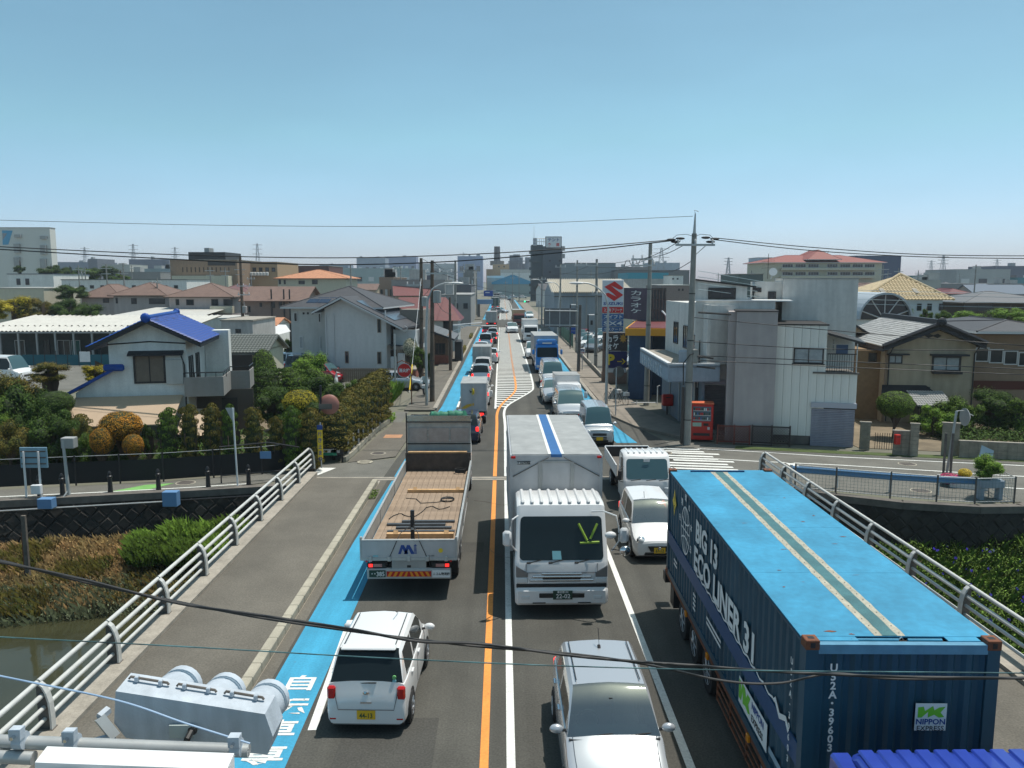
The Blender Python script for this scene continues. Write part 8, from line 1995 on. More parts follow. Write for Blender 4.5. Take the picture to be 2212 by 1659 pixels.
p=z4(240,395);pb=z4(240,760);ppx('yellow_dome_shrub','shrub','great yellow green clipped dome above the columnar shrubs',p[0],p[1],pb[1],520/6.528,38.5,'ball',M_LEAFY)
p=z4(660,468);pb=z4(660,640);ppx('olive_dome_shrub','shrub','olive clipped dome half behind the round traffic mirror',p[0],p[1],pb[1],260/6.528,40,'ball',M_LEAFOL)
n=11
ords=['nearest, broad and low','second','third','fourth','fifth','sixth','seventh','eighth','ninth','tenth','farthest, before the grass']
for k in range(n):
 f=k/(n-1);x=-7.75+.70*f;y=35.9+9.4*f;h=2.5+.65*f
 plant('sculpted_hedge_tree','hedge','sculpted cone of the pavement hedge, counted from the bridge: '+ords[k],x,y,.3,h,1.7 if k else 2.0,'col',M_LEAFOL,group='sculpted hedge along the left pavement')
for k,(x,y,w,h,kd,m,lb)in enumerate(((-9.3,37.5,2.6,2.6,'loose',M_LEAFD,'dark pine-like mass left of the sculpted hedge'),(-9.0,41.5,2.6,2.9,'loose',M_LEAFD,'dark shrub mass behind the hedge at its middle'),(-10.5,45,3.4,2.9,'loose',M_LEAFD,'dark spreading garden tree before the silver saloon'),(-12.3,42.5,2.8,2.6,'loose',M_LEAFD,'dark shrub right of the yellow dome'),(-14.3,48,2.6,3.0,'col',M_LEAFD,'dark clipped tree right of the balcony, first'),(-12.9,48.5,2.2,2.9,'col',M_LEAFM,'clipped green tree right of the balcony, second'),(-11.4,47.5,3.0,3.2,'loose',M_LEAFM,'flat topped green tree by the silver saloon'),(-15.2,50.5,1.8,4.0,'ball',M_LEAFM,'round headed green tree close to the balcony end'),(-13.0,53.5,3.0,3.6,'loose',M_LEAFL,'bright fresh green tree before the parked vans'),(-8.9,47.0,1.9,2.4,'loose',M_LEAFM,'green shrub under the silver saloon'),(-16.2,44.5,2.0,2.6,'col',M_LEAFD,'dark clipped shrub under the balcony'))):
 plant('garden_tree','tree',lb,x,y,.3,h,w,kd,m)
for px_,yt,yb,w,Y,kd,m,lb in((28,800,1000,120,38,'loose',M_LEAFOL,'olive garden tree at the left edge in front of the minibus'),(118,842,900,80,37,'ball',M_LEAFD,'dark round clipped head left of the tan awning'),(75,855,1010,110,36,'loose',M_LEAFD,'dark loose tree behind the white two-post board'),(15,905,1020,90,34.5,'loose',M_LEAFOL,'bronze green shrub at the lower left edge of the garden'),(150,900,1010,90,35,'loose',M_LEAFD,'dark green tree behind the grey box on its pole'),(205,785,825,70,44,'loose',M_LEAFY,'yellowish low pine left of the blue-roofed house wing'),(245,800,830,50,44.5,'loose',M_LEAFM,'green low shrub against the blue-roofed house wing'),(190,930,1005,60,34,'loose',M_LEAFM,'low green shrub at the fence left of the orange domes'),(105,780,830,90,43,'loose',M_LEAFOL,'olive pine behind the round clipped head'),(50,815,985,130,37,'loose',M_LEAFD,'large dark tree between the left edge and the round clipped head'),(112,880,1010,120,35.5,'loose',M_LEAFD,'large dark shrub right of the white two-post board'),(170,895,1005,60,36,'col',M_LEAFOL,'bronze upright shrub left of the orange domes'),(-10,850,1010,110,36,'loose',M_LEAFM,'green tree cut by the left edge')):
 ppx('garden_tree','tree',lb,px_,yt,yb,w,Y,kd,m)
for px_,yt,yb,w,Y,m,lb in((30,635,700,110,92,M_LEAFY,'yellow green tree at the left edge behind the long roof'),(95,640,705,90,92,M_LEAFOL,'olive tree second in the belt behind the long roof'),(150,640,708,90,91,M_LEAFD,'dark tree third in the belt behind the long roof'),(195,655,710,70,90,M_LEAFD,'dark tree at the right end of the belt behind the long roof'),(150,612,650,75,120,M_LEAFD,'dark tree beside the leftmost brown roof'),(110,570,605,60,185,M_LEAFD,'far dark tree right of the factory'),(150,575,610,60,188,M_LEAFD,'far dark tree, second right of the factory'),(185,578,612,60,190,M_LEAFM,'far green tree, third right of the factory'),(225,572,608,60,192,M_LEAFD,'far dark tree, fourth right of the factory'),(262,590,612,40,170,M_LEAFM,'far light green tree before the pale low building'),(42,572,592,28,190,M_LEAFD,'small far dark tree at the factory foot'),(10,700,760,60,75,M_LEAFD,'dark bush beside the net fence at the left edge')if False else(622,730,775,22,74,M_LEAFM,'green shrub at the left corner of the solar-roofed house')):
 ppx('tree','tree',lb,px_,yt,yb,w,Y,'loose',m)
for px_,yt,yb,w,Y,kd,m,lb in((886,728,772,34,66,'ball',M_FLOWW,'cream flowering round bush beside the balcony of the solar-roofed house'),(905,745,800,40,64,'loose',M_LEAFM,'green bush behind the utility poles on the left pavement'),(880,690,720,60,84,'loose',M_LEAFD,'dark tree under the red metal roof'),(925,760,805,24,63,'loose',M_LEAFD,'dark bush before the old tiled house'),(1936,842,905,84,40.5,'ball',M_LEAFM,'round-headed green tree before the tan tiled house'),(2020,870,960,90,41,'loose',M_LEAFL,'bright green shrub left of the convex mirror'),(2075,850,960,110,41.5,'loose',M_LEAFM,'dense green shrub behind the convex mirror'),(2150,838,965,130,42,'loose',M_LEAFD,'large dark shrub behind the block wall at the right edge'),(2205,850,965,110,41,'loose',M_LEAFM,'large green shrub cut by the right edge'),(2003,665,700,28,80,'loose',M_LEAFM,'dark conical tree right of the villa, first'),(2038,668,705,40,80,'loose',M_LEAFM,'green tree right of the villa, second'),(2090,670,710,80,78,'loose',M_LEAFL,'light green shrubs before the dark brown house'),(2185,662,700,90,76,'loose',M_LEAFL,'light green tree at the right edge before the dark house'),(1945,655,690,60,82,'loose',M_LEAFM,'green shrub beside the arched gable')):
 ppx('shrub','shrub',lb,px_,yt,yb,w,Y,kd,m)
def cover(name,fn,n,leaf,m,seed,tall=.3,flower=None,nf=0,blade=0):
 rn=random.Random(seed);q=MB();vs=[];fs=[];k=0
 while k<n:
  p=fn(rn)
  if p is None:continue
  if rn.random()<blade:
   p=Vector(p);h=tall*rn.uniform(.5,1.5);dx,dy=rn.uniform(-.5,.5)*h,rn.uniform(-.5,.5)*h;w=rn.uniform(.008,.018);o=len(vs)
   vs+=[p+Vector((-w,0,0)),p+Vector((w,0,0)),p+Vector((dx*.4+w*.7,dy*.4,h*.6)),p+Vector((dx,dy-.3*h,h))];fs.append((o,o+1,o+2,o+3));k+=1;continue
  p=Vector(p)+Vector((0,0,rn.random()**1.5*tall));a=rn.uniform(0,6.28);l=leaf*rn.uniform(.6,1.5)
  t=Vector((math.cos(a),math.sin(a),rn.uniform(-.4,.9))).normalized();b=t.cross(Vector((0,0,1))).normalized()*.4+Vector((0,0,rn.uniform(-.2,.2)))
  o=len(vs);vs+=[p-t*l,p+b*l,p+t*l,p-b*l];fs.append((o,o+1,o+2,o+3));k+=1
 q.add(vs,fs,m)
 if flower:
  for k in range(nf):p=Vector(fn(rn))+Vector((0,0,tall*rn.uniform(.6,1.1)));q.cyl(p,p+Vector((rn.uniform(-.02,.02),-.03,.02)),.02,.055,6,flower)
 return tag(q.build(name,fix=False),kind='stuff')
def lbank(x0,x1,f0,f1,top=-1.55):
 def f(rn):
  x=rn.uniform(x0,x1);u=rn.uniform(f0,f1);yt=30.6+(x+8.6)*.24;yb=yt-4.5;return(x,yt+(yb-yt)*u,top-.03-1.3*u+.15*mnoise.noise((x*.7,u*6,0)))
 return f
cover('dry_reeds',lbank(-22,-8.6,.02,.93),60000,.042,M_DRY,31,.34,blade=.35)
cover('bank_weeds',lbank(-22,-8.0,.62,1.04),16000,.045,mat('leaf_greygreen',(.10,.12,.06),.7,isl=.5),32,.4,blade=.3)
for k,(x0,x1,f0,f1)in enumerate(((-17.5,-16.3,.1,.4),(-15.5,-13.8,.35,.6),(-19.5,-18,.45,.8),(-13,-10.5,.5,.9),(-16.5,-15,.7,.95))):cover('bank_weeds',lbank(x0,x1,f0,f1),2200,.045,M_LEAFOL,80+k,.45,blade=.3)
cover('bank_weeds',lbank(-22,-18.6,.0,.8),5000,.07,M_LEAFY,33,.55)
def blob(cx,cy,cz,r,h):
 def f(rn):
  a=rn.uniform(0,6.28);d=r*math.sqrt(rn.random());return(cx+d*math.cos(a),cy+d*math.sin(a),cz+h*(1-(d/r)**2)*rn.uniform(.5,1))
 return f
for k,(x,y,r,h)in enumerate(((-12.6,27.6,.8,.45),(-11.9,28.4,.9,.85),(-11.0,28.7,.8,.65),(-10.2,29.1,1.0,.8),(-9.4,28.8,.8,.5),(-13.2,28.5,.5,.35),(-11.4,27.5,.7,.3),(-10.0,27.9,.9,.35))):cover('green_weeds',blob(x,y,-1.75,r,h),6000,.045,M_LEAFL if k%3 else M_LEAFM,60+k,.45,blade=.2)
def rbank(rn):
 x=rn.uniform(11.2,27);u=rn.random();yt=27.9 if x<20 else 28+(x-20)*.25;yb=21.5;h=.15*mnoise.noise((x*.6,u*5,3))
 return(x,yt+(yb-yt)*u,-1.75-1.1*u+max(0,(x-15.5))*.10*(1-u)+h+.25*mnoise.noise((x*1.7,u*9,7)))
cover('bank_vines',rbank,75000,.05,M_LEAFM,36,.45,M_FLOWB,170,blade=.15)
cover('bank_vines',rbank,18000,.045,M_LEAFL,37,.42)
cover('weeds',lambda rn:(rn.uniform(-4.75,-4.35),rn.uniform(84,95),.1),2500,.09,M_LEAFOL,38,.5)
cover('weeds',lambda rn:(rn.uniform(-4.75,-4.35),rn.uniform(112,118),.1),800,.09,M_LEAFOL,39,.5)
cover('tall_grass',lambda rn:(rn.uniform(-9.8,-7.4),rn.uniform(49.5,58),0),16000,.07,M_LEAFL,40,.7,blade=.8)
cover('weeds',lambda rn:(rn.uniform(-7.9,-6.4),rn.uniform(45.6,47.2),0),1800,.06,M_LEAFL,41,.35)
cover('garden_undergrowth',lambda rn:(rn.uniform(-24,-8.4),rn.uniform(34.6,40),.0),30000,.07,M_LEAFD,42,.7)
cover('garden_undergrowth',lambda rn:(rn.uniform(22.5,36),rn.uniform(38.5,43),.0),18000,.07,M_LEAFD,43,.6)
cover('kerb_weeds',lambda rn:(-5.0+rn.uniform(-.1,.2),29.6+rn.uniform(-.5,.5),0),300,.04,M_LEAFM,44,.15)
mb=MB();mb.prism([(-25,33.4),(-8.3,35.4),(-7.5,45),(-8,56),(-17,56),(-17,50),(-25,50)],-.03,-.004,M_DIRT);struct(mb,'garden_soil')
mb=MB();mb.prism([(17.5,38.2),(40,33),(40,60),(17.5,60)],-.03,-.004,M_DIRT);struct(mb,'garden_soil')
# === STREET FURNITURE
def b2(x,y):return(x/2.212)/1.47559,(1950+y/2.212)/1.47559
def a2(x,y):return(900+x/2.765)/1.47559,(680+y/2.765)/1.47559
def z2(x,y):return(2664+x/3.687)/1.47559,(1350+y/3.687)/1.47559
def z3(x,y):return(x/3.687)/1.47559,(1300+y/3.687)/1.47559
def z5(x,y):return(1900+x/5.53)/1.47559,(1150+y/5.53)/1.47559
def pole(label,x,y,h,r=.17,m=M_POLE,arms=(),trans=None,lean=0.0,bands=True):
 t=thing('utility_pole',(x,y,0),label,'utility pole')
 q=MB();q.cyl((0,0,0),(lean,0,h),r,r*.62,12,m);q.build('shaft',t,smooth=60)
 for z,w,dx in arms:
  q=MB();q.box(dx-w/2,dx+w/2,-.22,-.12,z-.05,z+.05,M_STEELG);a=q.build('crossarm',t)
  for k in range(3):
   xx=dx-w/2+.12+(w-.24)*k/2;q=MB();q.lathe([(.05,0),(.03,.05),(.07,.08),(.03,.13),(.06,.16),(.02,.24)],(xx,-.17,z+.05),n=8,m=M_FRAMEW);q.build('insulator',a)
 if trans:
  for z,sx in trans:q=MB();q.lathe([(.24,0),(.27,.05),(.27,.75),(.24,.8),(.08,.84)],(sx,-.1,z),n=12,m=M_ALUD);q.build('transformer',t)
 if bands:
  for z in(h*.12,h*.3,h*.5,h*.72):q=MB();rr=r-(r*.38)*z/h+.012;q.cyl((lean*z/h,0,z),(lean*z/h,0,z+.05),rr,n=12,m=M_FRAME);q.build('band',t)
 return t
xR,yR=9.2,39.05
pr_=pole('big concrete pole at the zebra crossing carrying the thick cables, beside the vending machine',xR,yR,10.4,.20,arms=((9.85,1.9,.1),),lean=.08)
q=MB();q.cyl((.08,0,10.4),(.1,0,11.35),.08,.03,8,M_STEELG);q.tube([(.1,0,11.35),(.05,0,11.5),(.25,0,11.45)],.015,5,M_BLACK);q.build('top_spike',pr_)
for k,(x,z)in enumerate(((-1.05,10.10),(-.62,10.16),(.62,10.2),(1.05,10.14),(.85,10.0),(-.85,10.0))):q=MB();q.ell((x,-.1,z),(.23,.06,.065),M_WIRE,8,6);q.build('cable_clamp',pr_)
for s in(-1,1):
 for j in range(1):q=MB();q.tube([(s*1.05,-.1,10.1),(s*.8,-.15,10.32+.08*j),(s*.35,-.15,10.36+.05*j),(.08,-.1,10.25)],.012,5,M_BLACK);q.build('jumper',pr_)
q=MB();q.cyl((.05,-.1,9.3),(.6,-.15,9.8),.02,n=5,m=M_STEELG);q.build('brace',pr_)
q=MB();q.rbox(.12,.42,-.18,.05,4.1,4.8,.04,M_POLE);q.build('junction_box',pr_)
q=MB();q.box(-.32,-.20,-.1,.1,.05,2.9,M_FRAME);q.build('cable_guard',pr_)
q=MB();q.tube([(.3,-.1,4.6),(0,-.25,4.55),(-.3,-.1,4.1),(-.25,0,3)],.03,5,M_BLACK);q.build('drop_cable',pr_)
for k,(z,L_)in enumerate(((6.6,1.6),(4.45,.8),(3.95,.9))):q=MB();q.cyl((.35,-.15,z),(.35+L_,-.2,z-.10),.05,n=6,m=M_BLACK);q.build('cable_closure',pr_)
p=at(*c4(965,262),52);pole('concrete pole rising behind the karaoke hall corner with looping cables',at(*c4(963,900),52)[0],52,p[1],.19,arms=((p[1]-1.4,1.6,-.4),(p[1]-1.0,1.4,-.5)),lean=.05)
for k in range(3):q=MB();x0=at(*c4(830+45*k,400),52);q.tube([(x0[0]-.2,52,x0[1]-.1),(x0[0]-.1,52,x0[1]+.25),(x0[0]+.1,52,x0[1]+.28),(x0[0]+.2,52,x0[1])],.022,5,M_BLACK);tag(q.build('cable_loop'),'black cable loop on the pole by the karaoke hall, number %s from the left'%('first','second','third')[k],'cable')
p=at(*c4(620,365),74);pole('concrete pole behind the pylon sign at the yard wall',8.69,74,p[1],.17,arms=((p[1]-.6,2.2,-1.0),(p[1]-3.2,1.0,0)),lean=-.03)
p=at(*c4(493,372),90);pole('slim dark pole left of the warehouse roof, beyond the road sign back',at(*c4(495,700),90)[0],90,p[1],.14,arms=((p[1]-.5,1.4,.4),))
for k,(cx_,yt,yb,Y,lb)in enumerate(((385,395,0,118,'right roadside pole before the dark tower'),(262,480,0,150,'far right roadside pole near the green signal'),(430,1,0,0,''))):
 if Y:p=at(*c4(cx_,yt),Y);pole('concrete pole, '+lb,at(*c4(cx_,700),Y)[0],Y,p[1],.16,arms=((p[1]-.5,1.6,0),))
p=at(*a2(1228,395),66.5);pole('brownish pole left of the pavement carrying a grey transformer',at(*a2(1222,1200),66.5)[0],66.5,p[1],.20,m=M_POLEB,arms=((p[1]-2.2,1.3,-.5),),trans=((at(*a2(1245,820),66.5)[1],.38),),lean=.12)
pole('pole with round transformer standing next to the street lamp on the left pavement',-4.75,53.0,at(*a2(1335,415),53)[1],.17,m=M_POLEB,arms=((at(*a2(1335,530),53)[1],1.8,.6),),trans=((at(*a2(1365,790),53)[1],.42),),lean=.12)
p=at(*a2(1535,415),109);pole('far left pole with a hanging bucket lamp before the crossing',-6.5,109,p[1],.2,arms=((p[1]-1.6,2.0,.4),(p[1]-3,1.6,.4)),lean=.1)
t=pole('short brown wooden pole with twin white signal arms at the left pavement',-4.75,72.0,at(*a2(1493,740),72)[1],.15,m=M_POLEB,bands=False)
for z0,z1,y1 in((985,962,0),(990,990,1)):
 a=at(*a2(1505,z0),72);b=at(*a2(1890 if y1 else 1760,z1),72);q=MB();q.cyl((a[0]+4.75,0,a[1]),(b[0]+4.75,0,b[1]),.05,n=6,m=M_WHITE);q.build('signal_arm',t)
a=at(*a2(1500,1040),72);b=at(*a2(1640,985),72);q=MB();q.cyl((a[0]+4.75,0,a[1]),(b[0]+4.75,0,b[1]),.045,n=6,m=M_WHITE);q.build('brace',t)
p=at(*c1(1695,300),92);pole('dark pole between the brown houses and the flat-roofed shop',at(*c1(1710,700),92)[0],92,p[1],.22,m=M_POLEB,arms=((p[1]-3.4,1.6,.3),(p[1]-4.4,1.4,.3)),trans=((p[1]-6.5,.3),))
for k,(cx_,yt,Y,lb)in enumerate(((1105,452,118,'stub pole above the second brown roof'),(575,395,170,'thin far pole before the far dark trees'),(925,365,190,'thin far pole left of the brown public building'),(1770,430,140,'far pole behind the half-timbered house'))):
 p=at(*c1(cx_,yt),Y);pole(lb,p[0],Y,p[1],.15,arms=((p[1]-.8,1.4,0),),bands=False)
for k,(cx_,yt,Y,lb)in enumerate(((1190,470,190,'far left pole second beyond the crossing'),(1005,400,240,'far left pole before the lavender block'),(1700,520,300,'far pole by the white sloping roof'),(1790,520,330,'farthest pole by the white sloping roof'),(1600,640,360,'pole on the axis of the far hall'))):
 p=at(*c7z(cx_,yt),Y);pole(lb,p[0],Y,p[1],.17,arms=((p[1]-1,1.8,0),(p[1]-2.2,1.8,0)),bands=False)
def lamp(label,base,top,head,Y,m=M_STEELG):
 x0=base;t=thing('street_lamp',(x0,Y,0),label,'street lamp');tx,tz=top;hx_,hz=head
 pts=[(0,0,0),(0,0,tz*.6),((tx-x0)*.6,0,tz*.93)]
 for k in range(1,6):f=k/5;pts.append((tx-x0+(hx_-tx)*(f**1.3),0,tz+(hz-tz)*math.sin(f*math.pi/2)))
 q=MB();q.tube(pts,[.10,.085,.07]+[.05]*5,8,m);q.build('column',t,smooth=50)
 s=-1 if hx_<tx else 1;q=MB();q.ell((hx_-x0+s*.35,0,hz-.03),(.5,.16,.09),M_FRAMEW,12,6);q.build('lamp_head',t,smooth=60)
lamp('curved street lamp on the left pavement beside the transformer pole',-4.95,at(*a2(1293,700),51.3),at(*a2(1480,612),51.3),51.3)
lamp('curved street lamp in front of the SUZUKI pylon',6.79,at(*c4(706,640),51.6),at(*c4(530,520),51.6),51.6)
lamp('second curved street lamp on the right, above the road sign',6.9,at(*c4(390,570),100),at(*c4(330,518),100),100)
lamp('third curved street lamp on the right, nearest the green signal',6.9,at(*c4(275,540),140),at(*c4(225,498),140),140)
for k,(cx_,yt,Y)in enumerate(((570,735,80),(453,668,95))):
 p=at(*c4(cx_,yt),Y);t=thing('yard_lamp',(p[0],Y,0),'thin dark yard lamp in the dealer yard, '+('nearer one' if k==0 else 'farther one by the blue stack'),'lamp');q=MB();q.cyl((0,0,0),(0,0,p[1]),.06,n=6,m=M_BLACKF);q.build('column',t);q=MB();q.rbox(.05,.8,-.12,.12,p[1]-.05,p[1]+.08,.03,M_FRAMEW);q.build('lamp_head',t)
t=thing('road_sign_gantry',(6.77,70.8,0),'grey back of a large road sign on an arm over the right pavement','road sign')
zt_=at(*c4(505,690),70.8)[1];q=MB();q.cyl((0,0,0),(.1,0,zt_+.3),.16,.13,10,M_CONCD);q.build('column',t)
a,b=at(*c4(278,690),70.8),at(*c4(487,815),70.8)
q=MB();q.box(a[0]-6.77,b[0]-6.77,.1,.14,b[1],a[1],mat('sign_back',(.15,.155,.16),.6,.2,var=.1));pn=q.build('sign_panel',t)
for z in(800,705):zz=at(*c4(300,z),70.8)[1];q=MB();q.cyl((a[0]-6.77+.1,0,zz),(.1,0,zz-.05),.06,n=6,m=M_STEELG);q.build('arm',t)
for k in range(3):x=a[0]-6.77+(b[0]-a[0])*(.18+.32*k);q=MB();q.box(x-.04,x+.04,.04,.095,b[1]+.05,a[1]-.05,M_STEELG);q.build('stiffener',pn)
t=thing('blue_road_sign',(-7.2,205,0),'blue direction sign over the far left lane','road sign');a,b=at(*c7z(1292,780),205),at(*c7z(1420,858),205)
q=MB();q.box(a[0]+7.2,b[0]+7.2,0,.15,b[1],a[1],mat('sign_blue2',(.015,.07,.32),.5));pn=q.build('sign_panel',t)
for k in range(3):q=MB();q.box(a[0]+7.6+k*1.6,a[0]+8.7+k*1.6,-.04,-.01,b[1]+.8+.6*(k%2),b[1]+1.0+.6*(k%2),M_WHITE);q.build('sign_line',pn)
q=MB();q.cyl((0,.2,0),(0,.2,a[1]),.15,n=6,m=M_STEELG);q.cyl((0,.2,(a[1]+b[1])/2),(b[0]+7.2,.2,(a[1]+b[1])/2),.1,n=6,m=M_STEELG);q.build('post',t)
t=thing('far_footbridge',(-8,182,0),'pale blue footbridge railing at the far left corner of the crossing','footbridge');a,b=at(*c7z(1200,905),182),at(*c7z(1420,940),182)
q=MB();q.box(a[0]+8,b[0]+8,0,1.5,b[1]-.5,a[1],mat('bridge_blue',(.18,.28,.42),.6));q.build('deck',t);q=MB();q.box(a[0]+8,a[0]+8.6,0,1,0,b[1]-.5,M_CONCD);q.build('pier',t)
def signal(label,p,Y,n=3,g=False):
 t=thing('traffic_signal',(p[0],Y,p[1]),label,'traffic signal');q=MB();q.rbox(-.62,.62,-.1,.1,-.22,.22,.05,M_STEELG);q.build('housing',t)
 for k,m in enumerate((mat('signal_green',(.02,.35,.22),.4,emit='18e090',estr=3.0)if g else M_INKG,M_FRAME,M_LAMPR)):
  q=MB();q.cyl((-.4+.4*k,-.14,0),(-.4+.4*k,-.1,0),.15,n=12,m=m);q.build('lens',t)
 q=MB();q.cyl((.6,0,0),(2.6,0,.1),.05,n=6,m=M_STEELG);q.cyl((2.6,0,.1),(2.6,0,-p[1]),.1,n=6,m=M_STEELG);q.build('arm',t)
signal('far traffic signal showing green right of the road',at(*c4(163,645),168),168,g=True)
t=thing('hydrant_sign',(-6.0,51.9,0),'round red Japanese fire hydrant sign hanging from a rusty arched post','sign')
c_=at(*z4(1720,135),51.9);q=MB();q.tube([(0,0,0),(0,0,c_[1]-.2),(-.15,0,c_[1]+.45),(-.6,0,c_[1]+.65),(c_[0]+6.0-.45,0,c_[1]+.5)],.035,6,M_RUST);q.build('post',t)
q=MB();q.cyl((c_[0]+6,-.02,c_[1]),(c_[0]+6,.02,c_[1]),.48,n=28,m=M_FRAMEW);q.cyl((c_[0]+6,-.035,c_[1]),(c_[0]+6,-.02,c_[1]),.44,n=28,m=M_INKR);dk=q.build('disc',t)
fit('消火栓',.74,.27,M_INKW,dk,(c_[0]+6,-.042,c_[1]),bold=.03)
a,b=at(*z4(1625,215),51.9),at(*z4(1815,330),51.9);q=MB();q.tube([(a[0]+6,0,b[1]),(a[0]+6,0,a[1]),(b[0]+6,0,a[1])],.02,5,M_STEELG);q.build('advert_frame',t)
t=thing('sign_post',(*gd(*z4(1595,420)),0),'slim grey post in front of the silver saloon','post');q=MB();q.cyl((0,0,0),(0,0,4.2),.07,n=8,m=M_STEELG);q.build('post',t)
a,b=(*at(*a2(1225,560),66.5),66.5),gd(*z4(1720,530))
q=MB();q.cyl((a[0],66.5,a[1]),(b[0],b[1]+3,0),.02,n=5,m=M_FRAMEW);g_=q.build('guy_wire');tag(g_,'pale guy wire with a yellow sleeve slanting from the brown pole','guy wire')
d_=Vector((a[0],66.5,a[1]))-Vector((b[0],b[1]+3,0));e=Vector((b[0],b[1]+3,0));q=MB();q.cyl(e+d_*.02,e+d_*.22,.05,n=6,m=M_INKY);q.build('yellow_sleeve',g_)
t=thing('traffic_mirror',(-8.1,34.0,0),'round traffic mirror seen from behind on a bent dark post at the bridge end','mirror')
Pz=lambda x,y:(at(*z4(x,y),34)[0]+8.1,0,at(*z4(x,y),34)[1])
q=MB();q.tube([(0,0,0),Pz(480,900),Pz(490,800),Pz(540,660),Pz(540,350)],.045,8,M_BLACKF);q.build('post',t,smooth=50)
c_=Pz(655,620);q=MB();q.lathe([(.02,-.10),(.30,-.07),(.42,0),(.44,.03)],(c_[0],.05,c_[2]),'y',24,mat('mirror_back',(.30,.13,.10),.5));q.build('mirror_disc',t,smooth=50)
q=MB();q.box(c_[0]-.42,c_[0]+.15,-.10,-.07,c_[2]-.18,c_[2]+.05,M_CONCD);q.build('name_plate',t)
t=thing('warning_banner',(-7.78,33.35,0),'tall yellow banner sign with blue Japanese letters at the end of the left bridge railing','sign')
a,b=at(*z4(476,975),33.3),at(*z4(538,1375),33.3);q=MB();q.rbox(-.10,.12,-.02,.01,b[1],a[1],.01,M_INKY);bn=q.build('panel',t)
for k,ch in enumerate('行き止まり'):fit(ch,.15,.20,M_INKB,bn,(.01,-.03,a[1]-.18-.27*k),bold=.01)
q=MB();q.box(-.10,.12,-.025,.012,a[1],a[1]+.2,M_INKB);q.build('header',bn);q=MB();q.cyl((.03,.03,.2),(.03,.03,a[1]+.3),.03,n=6,m=M_STEELG);q.build('post',t)
t=thing('notice_board',(-7.3,35.3,0),'black notice board with a white and green panel at the hedge corner','sign');a,b=at(*z4(540,1265),35),at(*z4(840,1355),35)
q=MB();q.box(a[0]+7.3,b[0]+7.3,0,.06,b[1],a[1]+.05,M_BLACKF);q.build('board',t);q=MB();q.box(a[0]+7.3,a[0]+7.95,-.02,-.002,b[1],a[1],M_WHITE);w_=q.build('panel',t);q=MB();q.box(a[0]+7.3,a[0]+7.95,-.03,-.021,b[1],b[1]+.13,mat('panel_green',(.02,.25,.15),.5));q.build('green_band',w_)
q=MB();q.box(b[0]+6.75,b[0]+7.15,-.02,-.002,b[1]+.12,a[1]-.02,M_ALU);q.build('panel',t)
for x in(a[0]+7.35,b[0]+7.25):q=MB();q.box(x-.03,x+.03,0,.06,0,b[1],M_BLACKF);q.build('post',t)
t=thing('stork_ornament',(*gd(*z4(765,480)),0),'white stork garden ornament among the dark shrubs','ornament');c_=at(*z4(770,270),t.location.y)[1]
q=MB();q.ell((0,0,c_-.1),(.14,.2,.38),M_WHITE,10,8);q.tube([(0,0,c_+.2),(.02,0,c_+.45),(.1,0,c_+.55)],[.09,.06,.09],7,M_WHITE);q.cyl((.1,0,c_+.55),(.32,0,c_+.48),.03,.01,5,M_WHITE);q.cyl((0,0,0),(0,0,c_-.4),.03,n=6,m=M_WHITE);q.build('body',t,smooth=60)
t=thing('hedge_kerb',(0,0,0),'low white-topped concrete kerb at the foot of the sculpted hedge','kerb');P=[(-7.1,35.4),(-7.0,36.8),(-6.88,40.9),(-6.76,43.5),(-6.5,45.4)]
for(ax,ay),(bx,by)in zip(P,P[1:]):q=MB();q.prism([(ax-.14,ay),(ax,ay),(bx,by-.01),(bx-.14,by-.01)],0,.22,M_KERB);q.build('block',t)
for k in range(9):y=36.2+k*1.05;q=MB();q.box(-7.18+.05*k,-7.12+.05*k,y,y+.06,0,.95,M_FRAMEW);q.build('stake',t)
def wl(x):return 28.75+(x+18.53)*.212
t=thing('black_path_fence',(-20,31.0,0),'long black mesh fence with thin top rail along the riverside path','fence')
FP=[(-24,29.9),(-18.7,31.0),(-13.85,31.9),(-10.2,33.1),(-9.0,33.9)]
for(ax,ay),(bx,by)in zip(FP,FP[1:]):
 n_=max(1,round(math.hypot(bx-ax,by-ay)/1.9))
 for k in range(n_):
  f0,f1=k/n_,(k+1)/n_;x0,y0,x1,y1=ax+(bx-ax)*f0+20,ay+(by-ay)*f0-31,ax+(bx-ax)*f1+20,ay+(by-ay)*f1-31
  q=MB();q.cyl((x0,y0,0),(x0,y0,1.22),.035,n=6,m=M_BLACKF);q.build('post',t);q=MB();q.add([(x0,y0,.08),(x1,y1,.08),(x1,y1,.95),(x0,y0,.95),(x0,y0+.02,.08),(x1,y1+.02,.08),(x1,y1+.02,.95),(x0,y0+.02,.95)],[(0,1,2,3),(7,6,5,4)],mat('mesh_black',(.012,.013,.013),.8));q.build('mesh_panel',t)
  q=MB();q.cyl((x0,y0,1.18),(x1,y1,1.18),.012,n=5,m=M_STEELG);q.build('top_rail',t)
bl=['leftmost, behind the white meter box','second from the left by the grey box pole','third, left of the green paint','fourth, right of the green paint','fifth, right of the brown manhole','nearest the bridge']
for k,x in enumerate((-17.62,-16.85,-15.2,-13.5,-11.7,-10.2)):
 t=thing('bollard',(x,wl(x)+.78,0),'dark cast bollard of the riverside path, '+bl[k],'bollard',group='bollards along the riverside path');q=MB();q.lathe([(.10,0),(.09,.1),(.075,.55),(.10,.58),(.10,.64),(.06,.68),(.075,.76),(.03,.84)],(0,0,0),n=12);q.build('body',t,M_BLACKF,smooth=40)
yb_=lambda x:wl(x)+.35
